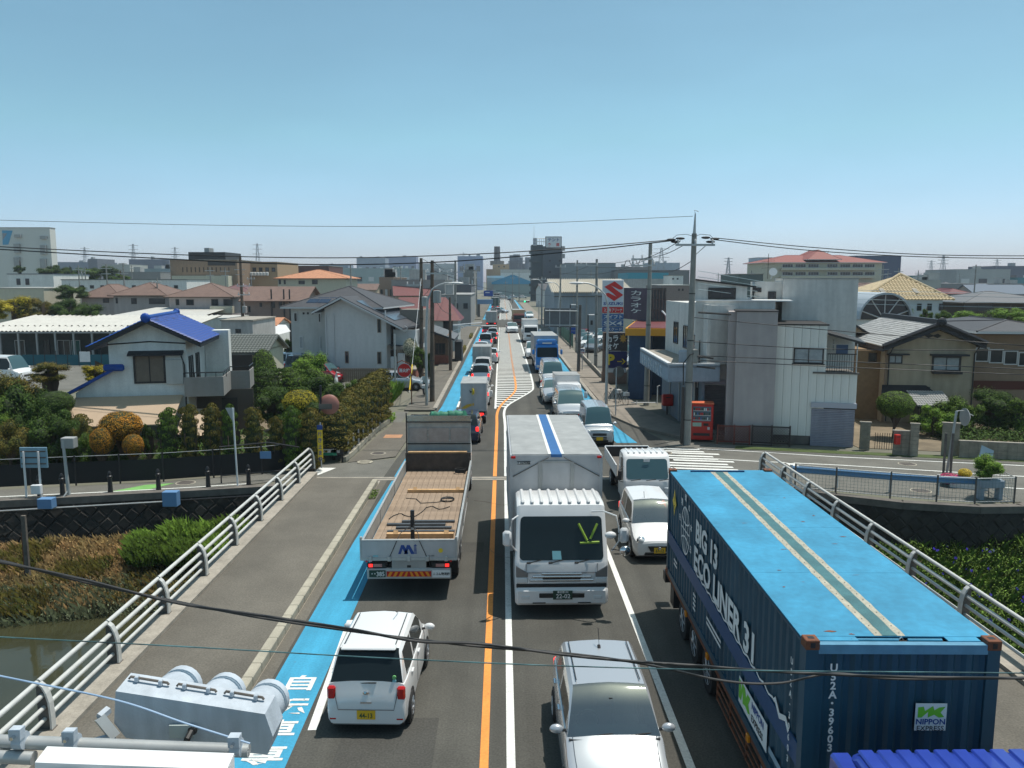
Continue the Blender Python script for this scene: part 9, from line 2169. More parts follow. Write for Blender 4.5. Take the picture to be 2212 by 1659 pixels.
t=thing('two_post_board',(-17.55,yb_(-17.5),0),'pale blue board on two white posts above the river wall, seen from behind','sign');a,b=at(*z3(225,465),t.location.y),at(*z3(565,705),t.location.y)
q=MB();q.rbox(a[0]+17.55,b[0]+17.55,0,.04,b[1],a[1],.01,mat('board_paleblue',(.22,.36,.44),.6));pn=q.build('panel',t)
for k in range(3):z=b[1]+(a[1]-b[1])*(.2+.3*k);q=MB();q.box(a[0]+17.6,b[0]+17.5,-.03,-.002,z-.02,z+.03,M_CONCD);q.build('rail',pn)
for px__ in(315,488):x=at(*z3(px__,900),t.location.y)[0];q=MB();q.cyl((x+17.55,-.07,0),(x+17.55,-.07,a[1]-.15),.04,n=8,m=M_WHITE);q.build('post',t)
x=at(*z3(470,950),t.location.y)[0]+17.55;q=MB();q.rbox(x-.18,x+.18,-.3,-.12,.25,.6,.02,M_WHITE);q.build('meter_box',t)
t=thing('gauge_pole',(-16.4,wl(-16.4)+.3,0),'grey steel pole carrying a grey equipment box, right of the two-post board','pole');a,b=at(*z3(710,355),t.location.y),at(*z3(868,478),t.location.y)
q=MB();q.cyl((0,0,0),(-.08,0,a[1]-.1),.07,.05,10,M_STEELG);q.box(-.2,.3,-.2,.2,0,.03,M_STEELG);q.build('pole',t);q=MB();q.rbox(a[0]+16.4,b[0]+16.4,-.02,.32,b[1],a[1],.02,M_ALUD);q.build('equipment_box',t)
q=MB();q.tube([(0,-.1,.25),(-.1,-.3,.02),(-.5,-.42,-.12),(-.7,-.42,-.14)],.03,6,M_STEELG);q.build('conduit',t)
t=thing('wall_conduit',(0,0,0),'galvanised conduit with two blue boxes clipped along the top of the left river wall','conduit');q=MB();q.cyl((-22,wl(-22)-.2,-.25),(-12.4,wl(-12.4)-.25,-.22),.03,n=6,m=M_STEELG);q.cyl((-12.4,wl(-12.4)-.2,-.22),(-9.5,wl(-9.5)-.2,-.2),.03,n=6,m=M_BLACKF);q.build('pipe',t)
for u,v,w_ in(((430,1075),(608,1190),0),((1900,993),(2080,1163),1)):Yb=wl(-16.5 if not w_ else-12.5)-.6;a,b=at(*z3(*u),Yb),at(*z3(*v),Yb);q=MB();q.rbox(a[0],b[0],Yb,Yb+.35,b[1],a[1],.01,mat('box_blue',(.12,.24,.42),.5));q.build('blue_box',t)
t=thing('white_sign_pole',(*gd(*b1(1525,515)),0),'white pole with a small triangular sign standing on the riverside path','sign');zt_=at(*b1(1510,0),t.location.y)[1]
q=MB();q.cyl((0,0,0),(-.06,0,zt_),.035,n=8,m=M_WHITE);q.build('post',t);q=MB();q.add([(-.35,0,zt_),(.0,0,zt_),(-.05,0,zt_-.62),(-.35,.03,zt_),(.0,.03,zt_),(-.05,.03,zt_-.62)],[(0,1,2),(5,4,3)],M_ALU);q.build('sign_plate',t)
t=thing('fence_end_frame',(-9.2,32.2,0),'dark mesh fence end frame with a blue plate beside the bridge railing','fence');q=MB();q.tube([(-2.2,-.6,0),(-2.2,-.6,1.5),(-.4,0,1.55),(.7,.5,1.25)],.03,6,M_BLACKF);q.tube([(-2.2,-.6,.3),(.2,.2,.35)],.025,5,M_BLACKF);q.build('frame',t)
q=MB();q.box(-.75,-.3,-.12,-.1,.9,1.2,mat('box_blue',(.12,.24,.42),.5));q.build('plate',t)
t=thing('measuring_post',(*gd(*b1(190,1190),-2.6),-2.8),'rusty measuring post standing on the left river bank','post');q=MB();zz=at(*b1(175,690),t.location.y)[1]+2.8;q.box(-.07,.07,-.05,.05,0,zz,mat('old_post',(.13,.11,.09),.9,var=.3));q.build('post',t)
q=MB();q.box(-.11,-.075,-.04,.0,.3,zz*.8,M_RUST);q.build('scale',t)
q=MB();q.rbox(-.25,.25,-.15,.15,0,.3,.08,M_BLACK);o=tag(q.build('dumped_box'),'black box lying in the dry reeds on the left bank','box');o.location=(*gd(*b1(745,1050),-2.1),-2.15)
# --- right side street
t=thing('vending_machine',(10.1,39.8,0),'red drinks vending machine beside the big concrete pole','vending machine',R(-10));q=MB();q.rbox(-.58,.58,0,.75,.08,1.92,.03,M_RED);q.build('cabinet',t);q=MB();q.box(-.6,.6,-.03,.78,1.925,1.99,M_REDTOP);q.build('top',t)
q=MB();q.box(-.44,.46,-.012,-.002,1.05,1.80,mat('display_glass',(.10,.15,.19),.15));dp=q.build('display',t)
rnd=random.Random(3);cm=[M_INKW,M_INKR,mat('can_blue',(.05,.15,.4),.4),M_INKG,M_CARG]
CN=[]
for m_ in cm:q=MB();q.cyl((0,0,0),(0,0,.12),.028,n=8,m=m_);CN.append(q.mesh('can'))
for r in range(3):
 q=MB();q.box(-.42,.44,-.02,-.012,1.10+.24*r,1.13+.24*r,M_FRAMEW);q.build('shelf',dp)
 for k in range(10):inst('can',CN[rnd.randrange(5)],dp,(-.37+.083*k,-.035,1.135+.24*r))
q=MB();q.box(-.44,.0,-.012,-.002,.78,.98,mat('label_green',(.35,.5,.4),.5));q.build('label',t);q=MB();q.box(-.40,.42,-.014,-.002,.30,.44,M_FRAME);q.build('dispensing_slot',t);q=MB();q.box(.1,.35,-.014,-.002,.82,.95,M_BLACK);q.box(.3,.42,-.014,-.002,.62,.76,M_FRAMEW);q.build('coin_panel',t)
def lattice(label,x0,y0,x1,y1,h,m):
 t=thing('lattice_fence',(x0,y0,0),label,'fence',math.atan2(y1-y0,x1-x0));L_=math.hypot(x1-x0,y1-y0)
 for a,b,c,d in((0,L_,.1,.16),(0,L_,h-.06,h)):q=MB();q.box(a,b,-.03,.03,c,d,m);q.build('rail',t)
 for x in(0,L_/2,L_-.07):q=MB();q.box(x,x+.07,-.035,.035,0,h+.05,m);q.build('post',t)
 q=MB();s=.14;n_=int((L_+h)/s)
 for sg in(1,-1):
  for k in range(n_):
   x=k*s-h if sg>0 else k*s;a=[(x,.16),(x+h-.2,h-.06)]if sg>0 else[(x,.16),(x-h+.2,h-.06)]
   def cl(p,q_):
    (xa,za),(xb,zb)=p,q_
    if max(xa,xb)<0 or min(xa,xb)>L_:return None
    f=lambda X:za+(zb-za)*(X-xa)/(xb-xa)
    pts=[(min(max(X,0),L_))for X in(xa,xb)];return(pts[0],f(pts[0])),(pts[1],f(pts[1]))
   c=cl(*a)
   if c and abs(c[0][0]-c[1][0])>.03:q.cyl((c[0][0],.012*sg,c[0][1]),(c[1][0],.012*sg,c[1][1]),.014,n=4,m=m)
 tag(q.build('lattice',t),kind='stuff')
lattice('reddish wooden lattice fence right of the vending machine',10.75,39.25,12.35,38.95,.95,mat('lattice_red',(.17,.045,.03),.8));lattice('dark wooden lattice fence right of the reddish one',12.4,38.95,14.2,38.5,.98,mat('lattice_dark',(.05,.035,.03),.8))
BK=MB();BK.rbox(.004,.386,0,.12,.003,.187,.008,M_BLOCK);BKM=BK.mesh('block')
def blockwall(label,x0,y0,x1,y1,rows,cap=True):
 t=thing('block_wall',(x0,y0,0),label,'wall',math.atan2(y1-y0,x1-x0));L_=math.hypot(x1-x0,y1-y0);n_=max(1,round(L_/.39));w=L_/n_
 q=MB();q.box(.01,L_-.01,.015,.11,0,rows*.19-.01,M_CONCD);q.build('core',t)
 for r in range(rows):
  for k in range(n_):inst('block',BKM,t,(k*w,random.uniform(-.006,.004),r*.19),(0,0,0),(w/.39,1,1))
 if cap:q=MB();q.box(-.03,L_+.03,-.03,.16,rows*.19,rows*.19+.05,M_CONC);q.build('coping',t)
G2=lambda x,y:gd(*z2(x,y))
for lb,u,v,rows in(('short block wall holding the red letter box, between the gate and the dark entrance',G2(665,370),G2(960,385),6),('block gate pier left of the low iron gate by the lilac shutter',(17.3,37.75),(17.75,37.62),7),('tall block pier left of the dark entrance',G2(862,384),G2(965,390),8),('tall block pier right of the dark entrance',G2(1235,372),G2(1440,385),8),('long low block wall in front of the large shrubs at the right edge',G2(1445,400),(28.5,34.1),4)):blockwall(lb,*u,*v,rows)
t=thing('letter_box',(*G2(693,372),0),'red letter box mounted on the short block wall','letter box');q=MB();q.rbox(-.12,.12,-.24,-.04,.55,1.02,.02,M_RED);q.build('box',t);q=MB();q.box(-.08,.08,-.25,-.241,.9,.93,M_BLACK);q.build('slot',t)
t=thing('iron_gate',(17.9,37.45,0),'low dark iron gate leaves standing open left of the short block wall','gate')
for k in range(9):q=MB();q.box(.1*k,.1*k+.02,-.01-.03*k,.01-.03*k,.1,.9,M_BLACKF);q.build('bar',t)
t=thing('mesh_guard_fence',(12.4,29.7,0),'pale green mesh fence on the right river wall','fence');FP=[(11.4,30.2),(12.73,29.55),(14.49,28.86),(15.93,28.3),(17.14,27.95),(18.64,28.05),(19.0,30.4)]
M_MESH=mat('mesh_pale',(.18,.26,.25),.7)
for(ax,ay),(bx,by)in zip(FP,FP[1:]):
 A=Vector((ax-12.4,ay-29.7,0));Bv=Vector((bx-12.4,by-29.7,0));q=MB();q.cyl(A,A+Vector((0,0,1.08)),.035,n=6,m=M_CONCD);q.build('post',t)
 q=MB();q.cyl(A+Vector((0,0,1.02)),Bv+Vector((0,0,1.02)),.02,n=5,m=M_STEELG);q.cyl(A+Vector((0,0,.15)),Bv+Vector((0,0,.15)),.015,n=5,m=M_STEELG);q.build('rail',t)
 q=MB();n_=int((Bv-A).length/.12)
 for k in range(1,n_):p=A+(Bv-A)*k/n_;q.cyl(p+Vector((0,0,.1)),p+Vector((0,0,1.0)),.005,n=3,m=M_MESH)
 for k in range(1,8):q.cyl(A+Vector((0,0,.1+.12*k)),Bv+Vector((0,0,.1+.12*k)),.004,n=3,m=M_MESH)
 tag(q.build('mesh',t,fix=False),kind='stuff')
t=thing('guard_rail',(0,0,0),'blue corrugated guard rail behind the mesh fence on the right','guard rail');GP=[(11.6,31.1),(13.2,30.5),(15.0,29.8),(16.6,29.35),(18.3,29.0)]
prof=[(.0,.78),(-.05,.72),(0,.66),(0,.62),(-.05,.56),(0,.50)];MG=mat('rail_blue',(.10,.22,.38),.5)
for(ax,ay),(bx,by)in zip(GP,GP[1:]):
 q=MB();vs=[(ax,ay+a,z)for a,z in prof]+[(bx,by+a,z)for a,z in prof];q.add(vs,[(k,6+k,7+k,k+1)for k in range(5)],MG);q.build('beam',t);q=MB();q.cyl((ax,ay+.1,0),(ax,ay+.1,.8),.06,n=8,m=M_FRAMEW);q.build('post',t)
t=thing('convex_mirror',(18.4,32.1,0),'convex traffic mirror on a grey post seen edge-on at the right','mirror');zt_=at(*c5(1715,1265),32.1)[1]
q=MB();q.cyl((0,0,0),(.25,0,zt_),.05,n=8,m=M_STEELG);q.cyl((-.12,0,0),(-.12,0,1.9),.05,n=8,m=M_CONCD);q.cyl((.12,-.1,0),(.12,-.1,1.9),.05,n=8,m=M_CONCD);q.build('post',t)
q=MB();q.lathe([(.02,.1),(.25,.08),(.36,0),(.37,-.03)],(.62,0,zt_-.25),'x',20,M_ALUD);mo=q.build('mirror_disc',t,smooth=50);q=MB();q.tube([(.25,0,zt_),(.5,0,zt_+.02),(.95,0,zt_-.2)],.02,5,M_STEELG);q.build('hood',t)
t=thing('slanting_notice',(20.0,31.0,0),'pale blue notice board with rows of small print standing tilted at the right','sign');a,b=at(*c5(1930,1490),31),at(*c5(1895,1640),31)
q=MB();P=[c5(1930,1492),c5(2008,1528),c5(1985,1640),c5(1895,1640)];V=[(at(*p_,31)[0]-20,0,at(*p_,31)[1])for p_ in P];q.add(V+[(x,.04,z)for x,_,z in V],[(0,1,2,3),(7,6,5,4),(0,4,5,1),(0,3,7,4),(1,5,6,2)],mat('notice_paleblue',(.36,.47,.55),.6));pn=q.build('panel',t)
for k in range(6):z=V[0][2]-.35-.14*k;q=MB();q.box(V[3][0]+.35,V[3][0]+.95,-.012,-.004,z,z+.02,M_CONCD);q.build('print_line',pn)
q=MB();q.cyl((V[3][0]+.4,.06,0),(V[3][0]+.5,.06,1.2),.04,n=6,m=M_STEELG);q.cyl((V[2][0]-.2,.06,0),(V[2][0]-.2,.06,1.2),.04,n=6,m=M_STEELG);q.build('leg',t)
t=thing('planter_stand',(18.3,28.9,0),'pale blue planter on legs inside the corner of the mesh fence','planter');q=MB();q.rbox(-.5,.4,-.2,.25,.45,.75,.03,M_FASC);q.build('trough',t)
for x in(-.4,.3):q=MB();q.box(x-.07,x+.07,-.15,.15,0,.45,M_FASC);q.build('leg',t)
plant('potted_plant','plant','bushy bright green plant growing from the pale blue planter',18.25,28.95,.7,1.75,1.5,'loose',M_LEAFL,tr=.02)
t=thing('white_trough',(18.4,30.6,0),'white slanted trough beside the flowers','trough');q=MB();q.box(-.6,.7,-.3,.3,0,.3,M_WHITE,rz=R(-25));q.build('trough',t)
plant('flower_clump','flowers','clump of pink flowers at the foot of the mirror post',17.9,30.9,.05,.5,1.0,'ball',M_FLOWP,tr=.02);plant('flower_clump','flowers','yellow flower heads above the pink clump',18.35,30.7,.35,.75,.55,'ball',M_INKY,tr=.02)
t=thing('post_box',(9.95,47.5,.1),'red post box on a stand in the shade of the shop canopy','post box');q=MB();q.rbox(-.33,.33,-.22,.22,.55,1.25,.06,M_RED);q.build('box',t);q=MB();q.cyl((0,0,0),(0,0,.55),.08,n=8,m=M_FRAME);q.build('stand',t);q=MB();q.box(-.15,.15,-.235,-.221,1.05,1.1,M_BLACK);q.build('slot',t)
t=thing('handrail',(8.4,51.4,.12),'pale pipe handrail by the karaoke hall ramp','railing');q=MB();q.tube([(1.7,0,0),(1.7,0,1.2),(1.85,0,1.25)],.035,6,M_WHITE);q.tube([(0,0,.12),(1.75,0,.12)],.035,6,M_WHITE);q.tube([(.35,-.1,-.1),(.35,-.1,.25)],.03,6,M_WHITE);q.build('pipe',t)
t=thing('round_sign',(6.77,47.1,.1),'round road sign seen from behind on a thin pale pole by the right kerb','sign');q=MB();q.cyl((0,0,0),(0,0,2.9),.035,n=6,m=M_STEELG);q.build('post',t);q=MB();q.cyl((.15,.05,2.65),(.15,.08,2.65),.33,n=20,m=M_CONCD);q.build('disc',t)
def bicycle(name,label,x,y,rz,m):
 t=thing(name,(x,y,.02),label,'bicycle',rz)
 for yy in(0,1.05):
  q=MB();q.tube([(0,yy+.33*math.cos(a*math.pi/9),.34+.33*math.sin(a*math.pi/9))for a in range(19)],.018,5,M_RUBBER)
  w=q.build('wheel',t);q=MB()
  for k in range(6):a=k*math.pi/3;q.cyl((0,yy,.34),(0,yy+.32*math.cos(a),.34+.32*math.sin(a)),.004,n=3,m=M_CHROME)
  q.build('spokes',w)
 q=MB();q.tube([(0,0,.34),(0,.12,.85),(0,.5,.45),(0,.72,.85)],.016,5,m);q.tube([(0,1.05,.34),(0,.5,.32),(0,.72,.75),(0,1.05,.34)],.014,5,m);q.build('frame',t)
 q=MB();q.tube([(-.27,.2,.98),(0,.08,.92),(.27,.2,.98)],.013,5,M_STEELG);q.build('handlebar',t);q=MB();q.ell((0,.74,.92),(.08,.13,.04),M_BLACK,8,5);q.build('saddle',t)
 q=MB();q.box(-.16,.16,-.22,.06,.7,.92,M_FRAMEW);q.build('basket',t);return t
bicycle('parked_bicycle','dark bicycle parked against the karaoke hall corner, nearer one',8.0,51.3,R(25),M_BLACKF);bicycle('parked_bicycle','bicycle with white basket parked behind the nearer one',7.7,52.6,R(35),M_CARG)
bicycle('ridden_bicycle','white bicycle ridden towards the bridge on the left pavement',-5.5,55.2,R(3),M_WHITE)
def person(label,x,y,z,J,E,Rr,mats,head):
 me=bpy.data.meshes.new('body');me.from_pydata(J,E,[]);o=bpy.data.objects.new('body',me);COL.objects.link(o)
 o.modifiers.new('skin','SKIN');sub=o.modifiers.new('sub','SUBSURF');sub.levels=1
 for v,r in zip(me.skin_vertices[0].data,Rr):v.radius=(r,r)
 me.skin_vertices[0].data[0].use_root=True
 bpy.context.view_layer.update();dg=bpy.context.evaluated_depsgraph_get();m2=bpy.data.meshes.new_from_object(o.evaluated_get(dg));bpy.data.objects.remove(o)
 m2.materials.clear();[m2.materials.append(m)for m in mats]
 for p in m2.polygons:c=p.center;p.material_index=0 if c.z>.98 and abs(c.x)<.30 and c.z<1.46 else(1 if c.z<.98 else 2);p.use_smooth=True
 t=thing('person',(x,y,z),label,'person');inst('body',m2,t)
 hx_,hy_,hz_=head;q=MB();q.ell((hx_,hy_,hz_),(.075,.095,.115),mats[2],12,10);q.ell((hx_,hy_-.095,hz_-.015),(.014,.02,.022),mats[2],6,5)
 for s in(-1,1):q.ell((hx_+s*.03,hy_-.085,hz_+.012),(.011,.008,.007),M_INK,6,4);q.ell((hx_+s*.075,hy_,hz_-.01),(.012,.025,.035),mats[2],6,4)
 q.ell((hx_,hy_-.085,hz_-.055),(.025,.01,.006),M_LAMPR,6,4);q.build('head',t,smooth=60)
 q=MB();q.ell((hx_,hy_+.015,hz_+.035),(.085,.105,.095),M_INK,12,8);q.build('hair',t,smooth=60);return t
SK=mat('skin',(.45,.27,.19),.6)
person('cyclist in a pale shirt and dark trousers riding on the left pavement',-5.5,55.2,.02,[(0,.72,.95),(0,.66,1.15),(0,.55,1.38),(0,.52,1.48),(-.19,.55,1.36),(-.24,.38,1.12),(-.25,.2,1.02),(.19,.55,1.36),(.24,.38,1.12),(.25,.2,1.02),(-.1,.68,.92),(-.12,.38,.72),(-.1,.48,.28),(-.1,.36,.22),(.1,.68,.92),(.12,.42,.85),(.1,.5,.46),(.1,.38,.40)],[(0,1),(1,2),(2,3),(2,4),(4,5),(5,6),(2,7),(7,8),(8,9),(0,10),(10,11),(11,12),(12,13),(0,14),(14,15),(15,16),(16,17)],[.14,.15,.14,.05,.07,.045,.035,.07,.045,.035,.09,.07,.045,.035,.09,.07,.045,.035],[mat('shirt_pale',(.36,.42,.44),.8),mat('trousers_dark',(.02,.022,.03),.8),SK],(0,.50,1.60))
# --- wires
def wire(label,pts,r=.012,m=M_WIRE,cat='cable'):
 P=[Vector((at(x,y,Y)[0],Y,at(x,y,Y)[1]))for x,y,Y in pts];out=[]
 for i in range(len(P)-1):
  p0,p1,p2,p3=P[max(i-1,0)],P[i],P[i+1],P[min(i+2,len(P)-1)]
  for k in range(10):t=k/10;out.append(.5*((2*p1)+(p2-p0)*t+(2*p0-5*p1+4*p2-p3)*t*t+(3*p1-p0-3*p2+p3)*t**3))
 out.append(P[-1]);q=MB();q.tube(out,r,6,m);return tag(q.build('overhead_cable',smooth=60),label,cat)
Y=39
wire('thin single wire highest in the sky from the pole tip to the left',[(-60,474,Y),(500,487,Y),(1000,487,Y),(1497,467,Y)],.012)
wire('upper of the two thick cables running left from the big pole',[(-60,530,Y),(350,549,Y),(700,557,Y),(1000,550,Y),(1250,535,Y),(1450,518,Y)],.026)
wire('lower of the two thick cables running left from the big pole',[(-60,535,Y),(300,556,Y),(650,571,Y),(950,566,Y),(1250,542,Y),(1450,520,Y)],.03)
wire('upper thick cable running right from the big pole',[(1545,514,Y),(1750,534,Y),(2000,550,Y),(2280,553,Y)],.022)
wire('lower thick cable running right from the big pole',[(1545,518,Y),(1750,541,Y),(2000,555,Y),(2280,559,Y)],.022)
for k,(y0,y1,y2,lb)in enumerate(((686,722,752,'at the height of the upper window'),(738,762,757,'just above the white block window'),(768,788,800,'crossing the lower part of the white block'),(778,800,812,'lowest one crossing the shutters'))):wire('telephone cable running right from the big pole, '+lb,[(1500,y0,Y),(1800,y1-8,Y-1.5),(2280,y2-(0,-40,5,5)[k]*0,Y-4)],.02)
for k,(y0,y1)in enumerate(((585,632),(598,640),(612,652),(625,662))):wire('thin bluish wire %s of four running right behind the grey building'%('highest','second','third','lowest')[k],[(1508,y0,40),(1800,y1-8,48),(2280,y1+4,56)],.014,M_WIREG)
for k,(x0,y0,Y0,x1,y1,Y1,sg)in enumerate(((1480,528,39,1395,558,52,6),(1470,520,39,1330,568,60,12),(1400,560,52,1290,578,74,8),(1370,575,52,1200,590,90,10),(1285,570,74,1160,600,118,6),(1500,560,39,1400,585,52,14))):wire('slack cable between the right roadside poles, '+('nearest upper','nearest long','second span','second span lower','third span','nearest lowest')[k],[(x0,y0,Y0),((x0+x1)/2,(y0+y1)/2+sg,(Y0+Y1)/2),(x1,y1,Y1)],.018)
for k,(x0,y0,Y0,x1,y1,Y1,sg)in enumerate(((936,565,53,985,590,109,6),(914,560,66.5,985,580,109,8),(936,600,53,914,640,66.5,8),(936,585,53,1200,640,109,14),(985,595,109,1060,612,240,3),(936,640,53,976,680,72,10))):wire('slack cable between the left roadside poles, '+('upper long span','from the brown pole','short dip','crossing over the road','far span','to the short brown pole')[k],[(x0,y0,Y0),((x0+x1)/2,(y0+y1)/2+sg,(Y0+Y1)/2),(x1,y1,Y1)],.018)
def nearw(label,pts,Y,r,m=M_WIRE):return wire(label,[(x,y,Y)for x,y in pts],r,m)
nearw('thick black twisted cable crossing low over the cars',[(-80,1200),(0,1214),(180,1252),(380,1302),(560,1329),(757,1359),(900,1385),(1040,1391),(1240,1417),(1400,1431),(1480,1436),(1700,1452),(1950,1462),(2300,1466)],5.6,.0105)
nearw('second strand twisted round the thick black cable',[(-80,1204),(0,1211),(180,1257),(380,1299),(560,1334),(757,1363),(900,1381),(1040,1397),(1240,1413),(1400,1436),(1560,1470),(1680,1476),(1800,1455),(1950,1467),(2300,1462)],5.62,.009)
nearw('pale teal wrapped wire just below the black cable',[(-80,1371),(0,1376),(400,1397),(800,1420),(1200,1438),(1600,1448),(2000,1452),(2300,1455)],5.4,.0045,mat('wire_teal',(.12,.26,.27),.5,isl=0,col2=(.02,.03,.03),vscale=3))
nearw('steel stay wire slanting down to the signal arm',[(-80,1437),(0,1460),(250,1512),(400,1562),(540,1606)],4.7,.006,mat('wire_steel',(.25,.36,.5),.4))
# --- traffic signals of the footbridge, seen from behind and above
Ys=5.1;M_SIG=mat('signal_grey',(.47,.52,.57),.5,var=.05,vscale=5,streak=.2,sscale=(9,9,2),bump=.15,bscale=60)
S_=lambda x,y,Y=Ys:(at(*b2(x,y),Y)[0],Y,at(*b2(x,y),Y)[1])
t=thing('traffic_signal',(0,0,0),'pale grey three-lamp traffic signal seen from behind at the bottom left','traffic signal')
A,Bq,C,Dq=S_(815,560),S_(1868,722),S_(1885,1010),S_(800,880)
n_=Vector((.10,1,-.35)).normalized();th=.20
F_=[Vector(p)for p in(A,Bq,C,Dq)]
q=MB();K=[F_[0]+(F_[1]-F_[0])*.0,F_[1],F_[1]+(F_[2]-F_[1])*.55+Vector((.045,0,0)),F_[2],F_[3]+(F_[2]-F_[3])*.08,F_[3]+(F_[0]-F_[3])*.3]
bk=[v+n_*th+Vector((0,0,.10))for v in K];q.add(K+bk,[tuple(range(6)),tuple(range(11,5,-1))]+[(i,6+i,6+(i+1)%6,(i+1)%6)for i in range(6)],M_SIG);hs=q.build('housing',t)
u_=(F_[1]-F_[0]).normalized()
for k in range(3):
 c=F_[0]+(F_[1]-F_[0])*(.19+.32*k)+n_*(th+.02)+Vector((0,0,-.10));ax=(n_+Vector((0,0,.25))).normalized();r=.14
 q=MB();q.cyl(c,c+ax*.32,r,r*1.04,22,M_SIG,caps=False);q.build('visor',t,smooth=60)
 q=MB();q.cyl(c+ax*.01,c+ax*.03,r*.95,n=18,m=(M_INKG,M_LAMPO,M_LAMPR)[k]);q.build('lens',t)
 a=F_[0]+(F_[1]-F_[0])*(.03+.325*k)+n_*th*.6+Vector((0,0,.075));b=a+u_*(F_[1]-F_[0]).length*.27;q=MB();q.tube([a,a+Vector((.01,0,.015)),b+Vector((-.01,0,.015)),b],.009,6,M_CONCD);q.build('hinge_bar',t)
 for f in(.2,.8):p=a+(b-a)*f;q=MB();q.rbox(p.x-.013,p.x+.013,p.y-.02,p.y+.015,p.z-.01,p.z+.03,.005,M_SIG);q.build('latch',t)
c=Vector(S_(1285,830,Ys-.01));q=MB();q.box(c.x-.08,c.x+.08,c.y-.02,c.y+.0,c.z-.05,c.z+.04,mat('nameplate_pale',(.42,.47,.45),.5));q.build('nameplate',t)
c=Vector(S_(1355,835,Ys-.02));q=MB();q.tube([c,c+Vector((-.01,-.05,-.02)),c+Vector((-.05,-.03,-.12)),c+Vector((-.1,.05,-.25))],.022,8,M_BLACK);q.ell((c.x,c.y,c.z),(.035,.02,.035),M_BLACK,8,6);q.build('cable_gland',t)
q=MB();a,b=Vector(S_(700,745,Ys-.05)),Vector(S_(810,880,Ys-.05));q.cyl(a,b,.045,n=4,m=M_STEELG);q.cyl(b,Vector(S_(600,940,Ys-.1)),.03,n=6,m=M_SIG);q.cyl(a,Vector(S_(765,690,Ys+.02)),.03,n=5,m=M_SIG);q.build('bracket',t)
t=thing('signal_arm',(0,0,0),'galvanised pipe arm with clamps between the two traffic signals','pole arm');q=MB();q.cyl(S_(-250,905,4.75),S_(1755,980,4.75),.042,n=14,m=M_STEELG);q.build('pipe',t,smooth=50);q=MB();q.cyl(S_(-250,1010,4.7),S_(240,1030,4.7),.042,n=14,m=M_STEELG);q.build('pipe',t,smooth=50)
for x,y in((145,905),(515,920),(1670,955)):
 c=S_(x,y,4.72);q=MB();q.cyl((c[0]-.03,c[1],c[2]),(c[0]+.03,c[1],c[2]),.055,n=12,m=M_SIG);q.box(c[0]-.035,c[0]+.035,c[1]-.06,c[1]+.0,c[2]+.03,c[2]+.10,M_SIG);cp=q.build('clamp',t);q=MB();q.cyl((c[0],c[1]-.09,c[2]+.06),(c[0],c[1]+.03,c[2]+.06),.012,n=6,m=M_CHROME);q.build('bolt',cp)
t=thing('traffic_signal',(0,0,0),'nearer white traffic signal at the bottom edge with three hoods towards the camera','traffic signal');Yn=4.35
a,b=Vector(S_(245,1062,Yn)),Vector(S_(1600,1112,Yn));w=b-a
q=MB();q.add([a,b,b+Vector((.0,-.03,-.45)),a+Vector((0,-.03,-.45)),a+Vector((0,.13,.02)),b+Vector((0,.13,.02)),b+Vector((0,.11,-.45)),a+Vector((0,.11,-.45))],[(0,1,2,3),(7,6,5,4),(0,4,5,1),(1,5,6,2),(2,6,7,3),(3,7,4,0)],M_WHITE);q.build('housing',t)
for k in range(3):
 a_=a+w*(.005+.333*k);e=w*.323;d1=Vector((0,-.30,-.14));q=MB();V=[]
 for i in range(9):f=i/8;s_=math.sin(f*math.pi)**.35;p=a_+e*f;V+=[p+Vector((0,-.02,-.10+.07*s_)),p+Vector((0,-.02,-.10+.07*s_))+d1]
 q.add(V,[(2*i,2*i+2,2*i+3,2*i+1)for i in range(8)],M_WHITE);q.build('hood',t,smooth=50)
 # --- pylons and the far refinery
def lattice_tower(label,px_,yt,Y,w=5,m=None):
 x,z=at(px_,yt,Y);t=thing('lattice_tower',(x,Y,0),label,'pylon');q=MB();mm=mat('pylon_grey',(.22,.24,.26),.7)
 for sx in(-1,1):
  for sy in(-1,1):q.cyl((sx*w/2,sy*w/2,0),(sx*.4,sy*.4,z),.28,.16,4,mm)
 n_=9
 for k in range(n_):
  z0,z1=z*k/n_,z*(k+1)/n_;h0,h1=w/2*(1-k/n_)+.4*k/n_,w/2*(1-(k+1)/n_)+.4*(k+1)/n_
  for s in(-1,1):q.cyl((-h0*s,-h0,z0),(h1*s,-h1,z1),.13,n=3,m=mm)
 q.build('lattice',t)
 for f in(.78,.88,.97):q=MB();q.cyl((-w*.7,0,z*f),(w*.7,0,z*f),.2,n=4,m=mm);q.build('crossarm',t)
for k,(p_,yt,Y_)in enumerate(((c1(595,238),0,800),(c1(937,216),0,700),(c1(1232,238),0,800),(c1(1813,212),0,700),(c4(1055,288),0,620),(c4(1497,355),0,800),(c5(255,250),0,800),(c5(1675,238),0,600),(c5(1595,270),0,800),(c5(2030,262),0,800),(c7z(1005,240),0,900))):
 lattice_tower('hazy lattice pylon on the skyline, '+('far left first','left second','left third','above the loggia wing','tall one right of the bracing pole','thin one left of the penthouse','left of the red-roofed school','crane-like one right of the school','thin one right of the school','far right','behind the lavender block')[k],p_[0],p_[1],Y_,9 if k in(4,)else 6)
t=thing('refinery',(0,0,0),'cluster of grey refinery columns and stacks left of the dark tower','refinery');MR=mat('refinery_grey',(.17,.18,.21),.7);rnd=random.Random(9)
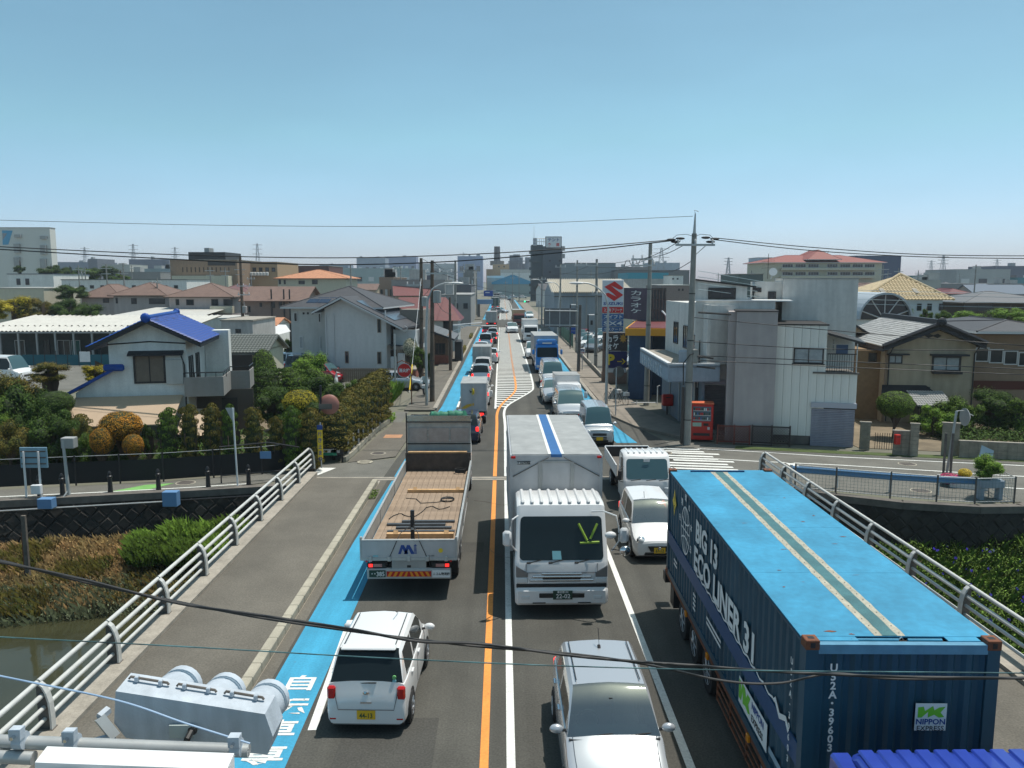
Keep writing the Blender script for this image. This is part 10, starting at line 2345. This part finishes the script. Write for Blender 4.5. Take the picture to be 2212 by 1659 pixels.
for k,(x,yt,r)in enumerate(((1700,280,2.6),(1755,270,2.8),(1815,310,1.6),(1670,360,1.2),(1785,340,1.4),(1730,380,3.4),(1915,310,2.4),(1895,400,3),(1850,400,1.2),(1940,400,1.5))):p=at(*c7z(x,yt),640);q=MB();q.cyl((p[0],640,0),(p[0],640,p[1]),r,n=10,m=MR);q.build('column',t)
for k in range(7):p=at(*c7z(1665+k*25,0),640)[0];q=MB();z=at(*c7z(1700,400-(k*37)%60),640)[1];q.box(p-3,p+3,636,637,z-.8,z,MR);q.box(p-3,p-2.5,636,637,0,z,MR);q.build('platform',t)
rn=random.Random(77);PP=MB();PP.cyl((0,0,0),(0,0,11),.17,.11,6,M_POLE);PPM=PP.mesh('shaft');PA=MB();PA.box(-1,1,-.2,-.1,10.2,10.32,M_STEELG);PA.box(-.8,.8,-.2,-.1,9.3,9.4,M_STEELG);PAM=PA.mesh('crossarm')
ordn=['first','second','third','fourth','fifth','sixth','seventh','eighth','ninth','tenth','eleventh','twelfth','thirteenth','fourteenth','fifteenth','sixteenth']
for sg,sd in((-1,'left'),(1,'right')):
 L=sorted(((rn.uniform(.09,.6),rn.choice((140,170,200,240,290,350))+rn.uniform(-12,12))for _ in range(16)))
 for k,(f,Yk)in enumerate(L):
  t=thing('distant_pole',(sg*f*Yk,Yk,0),'small utility pole among the far roofs, %s one outward from the road on the %s'%(ordn[k],sd),'utility pole',group='distant utility poles among the far roofs');inst('shaft',PPM,t);inst('crossarm',PAM,t)
  # --- haze
q=MB();q.box(-700,700,-70,1050,-4.5,48)
hzb=q.build('haze');hzb['kind']='stuff'
hm_=bpy.data.materials.new('haze_air');hm_.use_nodes=True;nt=hm_.node_tree;nt.nodes.remove(nt.nodes['Principled BSDF'])
pv=nt.nodes.new('ShaderNodeVolumePrincipled');pv.inputs['Color'].default_value=(.80,.90,1.0,1);pv.inputs['Density'].default_value=.00028;pv.inputs['Anisotropy'].default_value=.2
nt.links.new(pv.outputs[0],nt.nodes['Material Output'].inputs['Volume']);hzb.data.materials.append(hm_)
